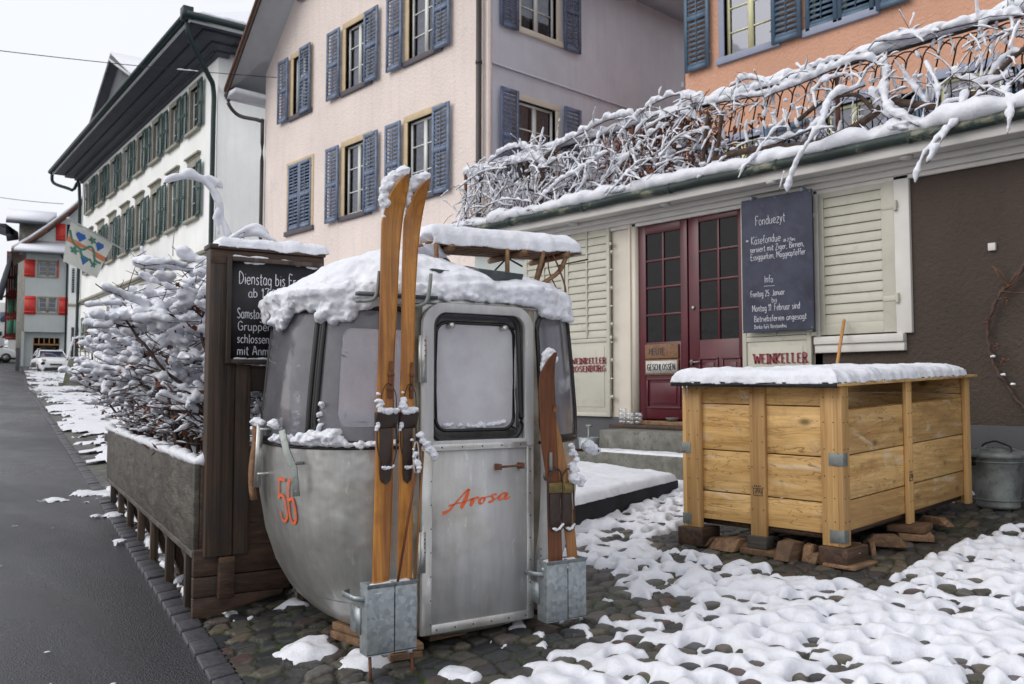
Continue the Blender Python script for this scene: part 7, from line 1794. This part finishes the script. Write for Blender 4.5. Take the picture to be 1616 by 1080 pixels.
for i in range(3):
    for zz_ in (ZT-.06, ZT-.2, ZT-.35, ZT-.5, ZT-.62, ZT-.75):
        for x_ in ((.02, .075) if i == 0 else ((.45, .52) if i == 1 else (CLY-.08, CLY-.02))): mb.blob((-.001, x_, zz_+.02*((i*7) % 3)), .0035, 0, 0, (1, 1, 1), 0)
        for x_ in ((.02, .065) if i == 0 else ((.945, .985) if i == 1 else (CLX-.06, CLX-.02))): mb.blob((x_, -.029 if i == 0 else .002, zz_), .0035, 0, 0, (1, 1, 1), 0)
build('nails', mb, 'iron', cr)
mb = MB(CF); mb.box(-.085, CLX+.02, -.05, CLY+.05, ZT+.003, ZT+.020, .5); lid = build('lid', mb, 'w_crate_x', cr, bevel=.002)
mb = MB(CF); mb.box(-.088, -.0855, -.05, CLY+.05, ZT-.004, ZT+.022); mb.box(-.088, 1.7, -.048, CLY+.05, ZT+.0205, ZT+.026); build('roofing_felt', mb, 'rubber', lid)
mb = MB(); snow_pad(mb, -.095, CLX-.20, -.055, CLY+.055, ZT+.024, .074, fr=CF, res=.013, seed=2, lump=.5, edge=.015, droop=.012)
snow_pad(mb, CLX-.6, CLX-.10, .2, CLY+.04, ZT+.020, .045, fr=CF, res=.016, seed=3, lump=.3); build('snow', mb, 'snow', lid, smooth=True, vox=.007, it=1, disp=.006)
mb = MB(); 
for y_, L_ in ((.93, .10), (.90, .06)): P = [CF((-.09, y_, ZT-.0-t*L_)) for t in np.linspace(0, 1, 6)]; mb.tube(P, np.linspace(.006, .001, 6), 6)
build('icicle', mb, 'jar', lid)
# blocks and firewood under it
def blk(name, label, cat, x, y, w_, l_, h_, ang=0, z=0, mat='w_log', grp=None, split=False, wf=CF):
    p = wf((x, y, 0)); g = float(gz(p[0], p[1])); fr = yawF((p[0], p[1], g+z-.012), ang); mb = MB(fr)
    if split: mb.hexa([(-w_/2, -l_/2, 0), (w_/2, -l_/2, 0), (-w_/2, l_/2, 0), (w_/2, l_/2, 0), (-w_/2*.4, -l_/2, h_), (w_/2*.7, -l_/2, h_*.85), (-w_/2*.5, l_/2, h_*.9), (w_/2*.5, l_/2, h_)])
    else: mb.box(-w_/2, w_/2, -l_/2, l_/2, 0, h_)
    o = build(name, mb, mat, bevel=.005); return tag(o, label, cat, grp)
gb_ = 'wooden blocks carrying the crate'; gw_ = 'split firewood pieces under the crate'
blk('wooden_block', 'wet dark brown block under the near front corner of the crate', 'block', .09, .02, .25, .17, .105, 0, .0, 'w_old_x', gb_)
blk('wooden_block', 'flat red-brown board below the near corner block of the crate', 'block', .085, -.02, .28, .19, .02, 1, 0, 'w_log', gb_)
blk('wooden_block', 'brown block under the far left corner of the crate, half in snow', 'block', .05, CLY-.05, .20, .18, .11, 2, 0, 'w_old_x', gb_)
blk('wooden_block', 'small grey block under the middle post of the short crate side', 'block', .03, .49, .09, .13, .075, 0, .035, 'w_grey_y', gb_)
blk('wooden_block', 'flat board supporting the small grey block under the crate', 'block', .04, .47, .16, .24, .035, 3, 0, 'w_log', gb_)
blk('wooden_block', 'brown board under the middle post of the long crate side', 'block', .97, .02, .26, .22, .04, 12, .04, 'w_log', gb_)
blk('wooden_block', 'lower tilted board under the middle of the long crate side', 'block', .93, -.02, .24, .2, .04, 30, 0, 'w_log', gb_)
fw = [(-.005, .30, .10, .17, .11, 'dark split log lying under the crate beside the grey block'), (.02, .19, .06, .10, .10, 'small bright split log next to the near corner block'), (.0, .14, .05, .09, .06, 'wedge of red-brown wood leaning on the near corner block'), (.03, .66, .10, .22, .07, 'long grooved split log under the left half of the crate'), (.05, .74, .08, .24, .06, 'ridged split log nearest the left corner block'), (.06, .84, .08, .2, .05, 'low flat split log beside the left corner block'), (.05, .58, .09, .14, .05, 'short flat split piece by the supporting board')]
for k, (x, y, w_, l_, h_, lab) in enumerate(fw): blk('firewood_piece', lab, 'firewood', x+.03, y, l_*1.2, w_, h_, 8*sin(k*2.3)-4, 0, 'w_log', gw_, split=True)
fw2 = [(.20, .0, .05, .26, .035, 25, .06, 'flat bark-edged split piece jammed beside the corner block'), (.55, -.0, .09, .26, .07, -62, .02, 'thick split log leaning out under the long crate side'), (.40, .01, .03, .16, .08, 40, .0, 'thin triangular pale wood scrap under the long crate side'), (1.28, -.01, .07, .26, .05, 70, .03, 'slim split log sticking out near the trash can side')]
for x, y, w_, l_, h_, a_, z_, lab in fw2: blk('firewood_piece', lab, 'firewood', x, y, l_, w_, h_, a_, z_, 'w_log', gw_, split=True)
# broom stick behind the crate
b0 = hX(1322, 570, 7.0); b1_ = hX(1332, 506, 7.22); t = thing('broom_stick', 'pale wooden broom stick leaning on the wall behind the crate', 'stick', b0); mb = MB(); mb.tube([b0-(b1_-b0)*1.6, b1_], .014, 8); mb.blob(b1_, .014, 1, 1, amp=0); build('handle', mb, 'w_stick', t, smooth=True)
# trash can
TC = np.array([6.84, 2.31, 0.0]); TC[2] = float(gz(*TC[:2]))-.01
can = thing('trash_can', 'dull grey zinc trash can with a handled lid, standing between crate and wall', 'trash can', TC)
mb = MB(yawF(TC, 0)); mb.lathe([(0, .0), (.140, .0), (.145, .02), (.140, .03), (.178, .36), (.186, .37), (.180, .38)], seg=40)
for z_ in (.06, .33): mb.lathe([(.150+.033*z_/.36, z_-.006), (.158+.033*z_/.36, z_), (.150+.033*z_/.36, z_+.006)], seg=40)
build('body', mb, 'galvold', can, smooth=True)
mb = MB(yawF(TC, 0)); mb.lathe([(.200, .362), (.204, .375), (.197, .39), (.17, .405), (.14, .402), (.12, .418), (.05, .43), (0, .432)], seg=40)
for k in range(10): a_ = 2*pi*k/10; mb.tube([(.06*cos(a_), .06*sin(a_), .432), (.13*cos(a_), .13*sin(a_), .416)], .004, 4)
ld = build('lid', mb, 'galvold', can, smooth=True)
mb = MB(yawF(TC, 35)); mb.tube(catmull([(-.15, -.05, .40), (-.13, -.05, .44), (-.06, 0, .468), (.06, 0, .468), (.13, .05, .44), (.15, .05, .40)], 5), .007, 6); build('lid_handle', mb, 'iron', ld, smooth=True)
for s_ in (-1, 1):
    mb = MB(yawF(TC, -48)); mb.tube(catmull([(s_*.185, -.04, .33), (s_*.215, -.045, .325), (s_*.22, .045, .325), (s_*.185, .04, .33)], 5), .006, 6); mb.box(s_*.178-.012, s_*.178+.012, -.05, .05, .30, .36); build('side_handle', mb, 'iron', can, smooth=True)
# ================================================================= STEPS, PLATFORM, JARS
stp = thing('stone_steps', 'two weathered mossy stone steps leading to the red cellar doors', 'steps', (6.7, 5.2, .28))
mb = MB(); mb.box(6.62, 7.29, 3.6, 5.96, .50, .692, .4); build('step', mb, 'stone', stp, bevel=.012)
mb = MB(); mb.box(6.33, 7.25, 3.6, 6.02, .16, .498, .6); build('step', mb, 'stone', stp, bevel=.012)
mb = MB(); snow_pad(mb, 6.345, 6.60, 3.7, 5.85, .497, .018, res=.02, seed=5, lump=.9); build('snow', mb, 'snow', stp, smooth=True)
thr = thing('wooden_threshold', 'reddish brown wooden threshold board in front of the cellar doors', 'threshold', (7.15, 5.3, .693))
mb = MB(); mb.box(7.02, 7.285, 4.62, 6.18, .694, .735); build('lower_board', mb, 'w_old_x', thr, bevel=.004); mb = MB(); mb.box(7.12, 7.284, 4.64, 6.10, .736, .775); build('upper_board', mb, 'w_log', thr, bevel=.004)
pf = thing('wooden_platform', 'low dark wooden platform under thick snow in front of the stone steps', 'platform', (5.1, 4.8, .15))
A0, A1, A2, A3 = (3.75, 3.98), (5.95, 4.47), (6.30, 5.95), (4.2, 5.75)
mb = MB(); mb.hexa([(*A0, .12), (*A1, .2), (*A3, .12), (*A2, .2), (*A0, .30), (*A1, .345), (*A3, .30), (*A2, .345)]); build('boards', mb, 'chalkboard', pf, bevel=.01)
mb = MB(Fr((0, 0, 0)))
G = []; 
for i in range(90):
    row = []
    for j in range(60):
        u, v = i/89, j/59; p = (np.array(A0)*(1-u)+np.array(A1)*u)*(1-v)+(np.array(A3)*(1-u)+np.array(A2)*u)*v
        e = min(u*2.2, (1-u)*2.2, v*1.6, (1-v)*1.6)/.09; e = min(1, e); zz_ = .30+.045*u+.065*sqrt(1-(1-e)**2)*(1+.25*nz3((p[0], p[1], 0), 4, 2)+.12*nz3((p[0], p[1], 0), 16, 2)); row.append((p[0]+.01*nz3((p[0], p[1], 0), 12, 4), p[1]+.015*nz3((p[0], p[1], 0), 12, 5), zz_))
    G.append(row)
mb.grid(np.array(G)); build('snow', mb, 'snow', pf, smooth=True)
k = 0
for col_, (jx, jy) in enumerate(((7.08, 6.04), (7.06, 5.92), (7.09, 5.83))):
    for lv in range(4 if col_ < 1 else 3):
        z_ = .735+.042*lv if jx < 7.12 else .775; mb = MB(); mb.lathe([(0, 0), (.040, 0), (.043, .004), (.043, .034), (.040, .038), (.040, .036), (.0395, .006), (0, .005)], (jx, jy, z_+.001), 20)
        tag(build('glass_dish', mb, 'jar', smooth=True), ['clear glass dish in the tallest stack beside the door frame', 'clear glass dish in the middle stack on the wooden threshold', 'clear glass dish in the stack nearest the small bowl'][col_], 'glass dish', 'stacked glass dishes on the threshold')
mb = MB(); mb.lathe([(0, 0), (.04, 0), (.07, .035), (.066, .037), (.038, .006), (0, .006)], (7.16, 5.45, .777), 24); tag(build('small_bowl', mb, 'stone', smooth=True), 'small shallow stoneware bowl on the threshold in front of the red door', 'bowl')
bk = thing('metal_bucket', 'small grey metal bucket with an upright tap handle left of the stone steps', 'bucket', (6.75, 6.22, .34)); mb = MB(); mb.lathe([(0, 0), (.09, 0), (.11, .26), (.1, .26), (.09, .02), (0, .02)], (6.75, 6.22, .34), 20); build('pail', mb, 'galv', bk, smooth=True); mb = MB(); mb.tube([(6.75, 6.22, .35), (6.75, 6.22, .72)], .012, 8); mb.tube([(6.75, 6.26, .72), (6.75, 6.18, .72)], .012, 8); build('tap', mb, 'galvold', bk)
# ================================================================= SIGNS ON THE ANNEX
def sface(y): return Fr((SX, 0, 0), (0, -1, 0), (1, 0, 0))
b2_ = thing('chalkboard_sign', 'large slate-blue chalkboard with the fondue notice hanging beside the red doors', 'chalkboard', (7.15, 4.23, 1.63))
mb = MB(SF); X0, X1, ZB, ZTp = -4.60, -3.872, 1.632, 2.895
mb.box(X0, X1, -.158, -.140, ZB, ZTp); bd = build('board', mb, 'chalkboard2', b2_, bevel=.006)
mb = MB(SF); 
for x_ in (X0+.11, X1-.10): mb.box(x_-.012, x_+.012, -.166, -.075, ZTp-.01, ZTp+.03)
for x_ in (X0+.01, (X0+X1)/2, X1-.02):
    for z_ in (ZB+.02, ZTp-.02): mb.blob((x_, -.159, z_), .006, 0, 0, amp=0)
build('hanger', mb, 'galv', bd)
mb = MB()
def bx_(px): p = hX(px, 420, SX-.16); return -p[1]
def bz_(px, py): return hX(px, py, SX-.16)[2]
for s_, a, b, py, hp, cw_ in (('Fonduezyt', 1193, 1241, 356, 14, 0), ('*', 1177, 1183, 386, 8, 0), ('Käsefondue', 1186, 1233, 386, 12, 0), ('ab 2 Pers.', 1237, 1257, 381, 5, 0), ('serviert mit Ziger, Birnen,', 1184, 1270, 399, 9, 0), ('Essiggurken, Maggiapfeffer', 1185, 1272, 411, 9, 0), ('Info', 1206, 1220, 446, 11, 0), ('Freitag 25. Januar', 1184, 1238, 469, 9, 0), ('bis', 1217, 1226, 477, 8, 0), ('Montag 11. Februar sind', 1186, 1262, 492, 10, 0), ('Betriebsferien angesagt', 1189, 1272, 508, 9, 0), ('Danke fürs Verständnis', 1189, 1240, 519, 6, 0)):
    z0 = bz_(a, py); h_ = bz_(a, py-hp)-z0; s_ = s_.replace('ä', 'a').replace('ü', 'u')
    text(mb, SF, s_, bx_(a), z0-.004, h_, .0040 if hp > 8 else .0030, y=-.1605, width=bx_(b)-bx_(a), jit=.03)
for px_, py_ in ((1191.5, 375), (1194, 375), (1208, 513), (1210, 513)): mb.add(SF([(bx_(px_)+q[0], -.1605, bz_(px_, py_)+q[1]) for q in ((0, 0), (.005, 0), (.005, .005), (0, .005))]), [(0, 1, 2, 3)])
ribbon(mb, [(bx_(1205), bz_(1205, 452)), (bx_(1222), bz_(1222, 451))], [.003, .003], -.1605, SF)
build('chalk_writing', mb, 'chalk', bd)
for nm, lab, xa, xb, za, zb, txt, mm, h_ in (('wooden_sign', 'weathered wooden HEUTE sign on the red door, above the white one', -5.885, -5.452, 1.425, 1.575, 'HEUTE', 'w_sled', .068), ('white_sign', 'white GESCHLOSSEN sign on the red door, below the wooden one', -5.885, -5.452, 1.255, 1.415, 'GESCHLOSSEN', 'paper', .062)):
    t = thing(nm, lab, 'sign', (SX-.03, -(xa+xb)/2, za)); mb = MB(SF); mb.box(xa, xb, -.030, -.016, za, zb); pn = build('panel', mb, 'w_sled', t, bevel=.004)
    if mm == 'paper': mb = MB(SF); mb.box(xa+.014, xb-.014, -.0325, -.0302, za+.016, zb-.014); pn = build('white_face', mb, 'paper', t)
    mb = MB(); text(mb, SF, txt, xa+.06 if txt == 'HEUTE' else xa+.032, za+(zb-za)/2-h_*.5, h_, .006, .0125, serif=False, width=.21 if txt == 'HEUTE' else .37, y=-.0335 if mm == 'paper' else -.0315); build('lettering', mb, 'blackpaint', pn)
# ================================================================= VINES
wv = thing('climbing_vine', 'bare snow-dusted vine stem winding up the brown wall at the right edge', 'vine', hX(1612, 640, SX-.05))
mb = MB(); P = catmull([hX(x, y, SX-.06) for x, y in ((1640, 655), (1612, 640), (1590, 610), (1572, 582), (1561, 550), (1559, 520), (1566, 490), (1580, 462), (1596, 445), (1625, 410), (1660, 380))], 6); P = P+np.array([[0, .006*sin(i*1.7), .006*sin(i*2.3)] for i in range(len(P))]); mb.tube(P, [.014+.004*sin(i*.9) for i in range(len(P))], 7); build('stem', mb, 'bark', wv, smooth=True)
mb = MB()
for a in ([(1582, 460), (1600, 462), (1625, 462)], [(1586, 455), (1596, 450), (1610, 430)], [(1585, 452), (1578, 440), (1570, 425)], [(1561, 522), (1558, 510), (1559, 502)], [(1566, 560), (1575, 548), (1573, 542)], [(1577, 580), (1584, 565)], [(1590, 470), (1575, 472)], [(1592, 448), (1580, 430), (1565, 420)]): mb.tube([hX(x, y, SX-.08) for x, y in a], .004, 5)
rr = random.Random(4)
for px_, py_ in ((1592, 450), (1588, 475), (1574, 545), (1585, 570), (1558, 505)):
    for q in range(7): mb.blob(hX(px_, py_, SX-.08)+np.array([rr.gauss(0, .012), rr.gauss(0, .012), rr.gauss(0, .012)]), .008, q, 0)
build_each('side_shoot', mb, 'rust', wv)
mb = MB(); 
for px_, py_ in ((1567, 565), (1584, 594), (1599, 609)): mb.blob(hX(px_, py_, SX-.07)+np.array([-.005, 0, .012]), .013, px_, 1, (1, 1.4, .8), .3)
build('snow', mb, 'snow', wv, smooth=True)
# big wisteria on the railing
ws = thing('wisteria_vine', 'tangled wisteria with snow-loaded branches sprawling over the terrace railing and gutter', 'vine', (7.15, 5.0, 3.2))
rr = random.Random(77); mbt, mbn, mbs, mbl = MB(), MB(), MB(), MB()
XR = 7.12
trunk = [hX(x, y, XR) for x, y in ((1640, 165), (1590, 178), (1540, 150), (1500, 168), (1440, 165), (1400, 160), (1380, 180), (1340, 205), (1290, 225), (1240, 232), (1200, 235), (1150, 245), (1100, 262))]
mbt.tube(catmull(trunk, 6), .032, 7)
for a in ([(1382, 178), (1350, 150), (1300, 160), (1260, 190)], [(1540, 150), (1570, 120), (1600, 90), (1640, 60)], [(855, 320), (858, 285), (852, 262), (870, 240), (885, 235)], [(1130, 250), (1135, 215), (1140, 180)], [(1108, 270), (1112, 225), (1118, 180)]): mbt.tube(catmull([hX(x, y, XR) for x, y in a], 5), .020, 6)
def vt(pts, r=.007, sr=.02, X=None, dx=None, seed=None, gaps=0):
    n = len(pts); P = []
    for i, (x, y) in enumerate(pts):
        xx = (X if X is not None else XR)-(0 if dx is None else (dx+.1)*min(1, 1.7*i/(n-1))); P.append(hX(x, y, xx))
    P = catmull(P, 6); mbn.tube(P, np.linspace(r, r*.6, len(P)), 5); snow_tube(mbs, P, sr*1.08, rr.randrange(9999) if seed is None else seed, lift=.98, sides=9, amp=.5, fs=13, gaps=gaps, step=.010)
    for q in range(int(len(P)*.34)):
        i = rr.randrange(1, len(P))
        if P[i][2] < 3.25: continue
        a_ = rr.uniform(0, 2*pi); L = rr.uniform(.08, .34); d = np.array([rr.gauss(-.2, .3), cos(a_), sin(a_)*.8+.1]); Q = [P[i]]
        for u in range(5): d = d+np.array([0, rr.gauss(0, .15), -.10+rr.gauss(0, .08)]); d /= np.linalg.norm(d); Q.append(Q[-1]+d*L/5)
        if Q[-1][2] < 3.18 and Q[-1][0] > 6.9: continue
        mbn.tube(Q, np.linspace(.0035, .0018, 6), 4)
        if rr.random() < .8: snow_tube(mbs, Q, rr.uniform(.007, .014), rr.randrange(999), lift=.95, sides=6, amp=.5, fs=16)
# principal branches traced from the photograph
vt([(720, 300), (760, 272), (800, 266)], .005, .010, dx=.3); vt([(1000, 183), (960, 190), (930, 205), (880, 232), (850, 250), (800, 262), (760, 275), (738, 282)], .006, .034)
vt([(862, 262), (845, 250), (825, 252), (800, 262), (775, 285)], .010, .03); vt([(856, 262), (830, 235), (800, 238), (770, 258)], .008, .03); vt([(850, 268), (870, 258), (900, 240)], .008, .02)
vt([(848, 250), (852, 228), (858, 200)], .004, .012); vt([(843, 244), (838, 222), (842, 210)], .004, .010)
vt([(1045, 198), (1000, 240), (960, 280), (925, 300)], .006, .026); vt([(1100, 190), (1070, 178), (1030, 185), (1000, 215), (980, 250), (975, 275)], .006, .020)
vt([(1110, 155), (1070, 150), (1040, 160), (1015, 175), (1000, 190)], .006, .026); vt([(1200, 150), (1150, 160), (1100, 162), (1060, 180), (1020, 205)], .006, .024)
vt([(1300, 115), (1250, 130), (1200, 140), (1160, 155), (1120, 165), (1080, 155)], .008, .032); vt([(1370, 85), (1320, 95), (1260, 115), (1220, 130), (1180, 125), (1150, 138)], .006, .026)
vt([(1400, 108), (1360, 95), (1320, 108), (1270, 130), (1220, 148), (1180, 155)], .008, .030)
vt([(1600, 10), (1560, 30), (1500, 45), (1440, 60), (1380, 66)], .006, .026); vt([(1616, 25), (1590, 30), (1560, 35), (1545, 50)], .006, .03); vt([(1388, 66), (1420, 52), (1480, 52)], .005, .014)
vt([(1365, 135), (1340, 145), (1310, 160), (1295, 200), (1270, 235), (1252, 270), (1242, 305)], .007, .026, dx=.28)
vt([(1530, 140), (1510, 180), (1490, 215), (1470, 250), (1462, 258)], .006, .024, dx=.3); vt([(1548, 145), (1520, 185), (1480, 220), (1455, 250), (1444, 290)], .005, .018, dx=.3); vt([(1580, 140), (1594, 160), (1594, 185), (1590, 212)], .005, .020, dx=.25)
vt([(1400, 110), (1395, 150), (1405, 180), (1430, 190), (1450, 200)], .008, .030, dx=.1); vt([(1370, 145), (1390, 170), (1400, 185), (1425, 188)], .008, .034)
vt([(1425, 120), (1450, 150), (1470, 170), (1490, 175)], .005, .020); vt([(1500, 110), (1515, 125), (1540, 130), (1580, 150)], .008, .034); vt([(1600, 120), (1570, 130), (1555, 140)], .006, .030)
vt([(1616, 85), (1590, 90), (1560, 125), (1540, 145)], .006, .024); vt([(1616, 60), (1580, 55), (1555, 80), (1540, 110)], .004, .012); vt([(1600, 0), (1596, 30), (1604, 60)], .004, .014)
vt([(1150, 245), (1120, 268), (1100, 285)], .004, .020, dx=.1); vt([(1240, 190), (1210, 220), (1185, 255), (1160, 275)], .004, .016, dx=.1); vt([(1210, 270), (1180, 260), (1165, 282)], .003, .012, dx=.15); vt([(1320, 170), (1290, 200), (1230, 225), (1200, 240)], .007, .028)
vt([(1120, 205), (1100, 210), (1065, 225), (1050, 260), (1042, 275)], .005, .018); vt([(1100, 225), (1070, 218), (1040, 250)], .004, .012, dx=.1); vt([(1040, 262), (1010, 262), (985, 280)], .003, .010, dx=.15); vt([(1060, 250), (1010, 255), (975, 290), (955, 312)], .003, .010, dx=.2)
vt([(868, 305), (900, 285), (930, 260), (960, 240)], .005, .022, dx=.05); vt([(845, 325), (880, 290), (905, 275), (925, 262)], .005, .022, dx=.1); vt([(740, 345), (770, 325), (800, 315), (840, 320)], .004, .012, dx=.2); vt([(750, 300), (790, 322), (810, 325)], .004, .012, dx=.1); vt([(770, 340), (785, 310), (800, 290)], .005, .014, dx=.1)
vt([(726, 352), (745, 318), (760, 290)], .004, .012, dx=.1); vt([(950, 200), (940, 230), (925, 280), (915, 300)], .004, .020, dx=.05); vt([(1330, 120), (1340, 100), (1345, 130)], .004, .012)
vt([(1460, 100), (1480, 140), (1475, 190)], .004, .016, dx=.1); vt([(1280, 150), (1300, 130), (1330, 120)], .006, .02); vt([(1230, 300), (1238, 270)], .003, .01, X=6.85)
# fine tangle
for k in range(460):
    Y_ = rr.uniform(4.9, 8.9) if k % 4 else rr.uniform(-1, 4.9); z_ = rr.uniform(3.22, 3.92)*1.0; x_ = XR+rr.uniform(-.12, .12); L = rr.uniform(.12, .55); a_ = rr.uniform(0, 2*pi)
    P = [np.array([x_, Y_, z_])]; d = np.array([rr.gauss(-.15, .25), cos(a_)*.8, sin(a_)*.7+.1])
    for i in range(6): d = d+np.array([0, rr.gauss(0, .12), -.12+rr.gauss(0, .08)]); d /= np.linalg.norm(d); q = P[-1]+d*L/6; q[2] = max(q[2], 3.2) if q[0] > 6.9 else q[2]; q[2] = min(q[2], 4.0); P.append(q)
    mbn.tube(P, .0028, 4); 
    if rr.random() < .85: snow_tube(mbs, P, rr.uniform(.0065, .013), k, lift=.9, sides=6, amp=.5, fs=14, gaps=.25)
# dense dry reddish-brown clump and snow clots
for k in range(1500):
    Y_ = rr.gauss(5.6, .42); z_ = rr.uniform(3.25, 3.9); x_ = XR+rr.uniform(.02, .30); a_ = rr.uniform(0, 6.28); s_ = rr.uniform(.02, .05)
    c = np.array([x_, Y_, z_]); u = np.array([rr.gauss(0, .3), cos(a_), sin(a_)])*s_; v = np.array([rr.gauss(0, .4), -sin(a_), cos(a_)])*s_*.35; mbl.add([c-u, c+v, c+u, c-v], [(0, 1, 2, 3)], rr.random())
for k in range(260):
    Y_ = rr.gauss(5.6, .45) if k % 2 else rr.uniform(2.2, 8.8); c = np.array([XR+rr.uniform(-.05, .15), Y_, rr.uniform(3.24, 3.85)]); mbs.blob(c, rr.uniform(.012, .030), k, 1, (1.1, 1.4, .7), .35)
for k in range(60): c = np.array([XR-.1+rr.uniform(-.08, .1), rr.uniform(2, 8.8), 3.22]); mbs.blob(c, rr.uniform(.04, .08), k, 2, (1.0, 1.6, .6), .3)
build_each('trunk', mbt, 'bark', ws, smooth=True); build('twigs', mbn, 'twig', ws, smooth=True); build('snow', mbs, 'snow', ws, smooth=True, vox=.008, it=2, disp=.004); build('dry_leaves', mbl, 'deadleaf', ws)
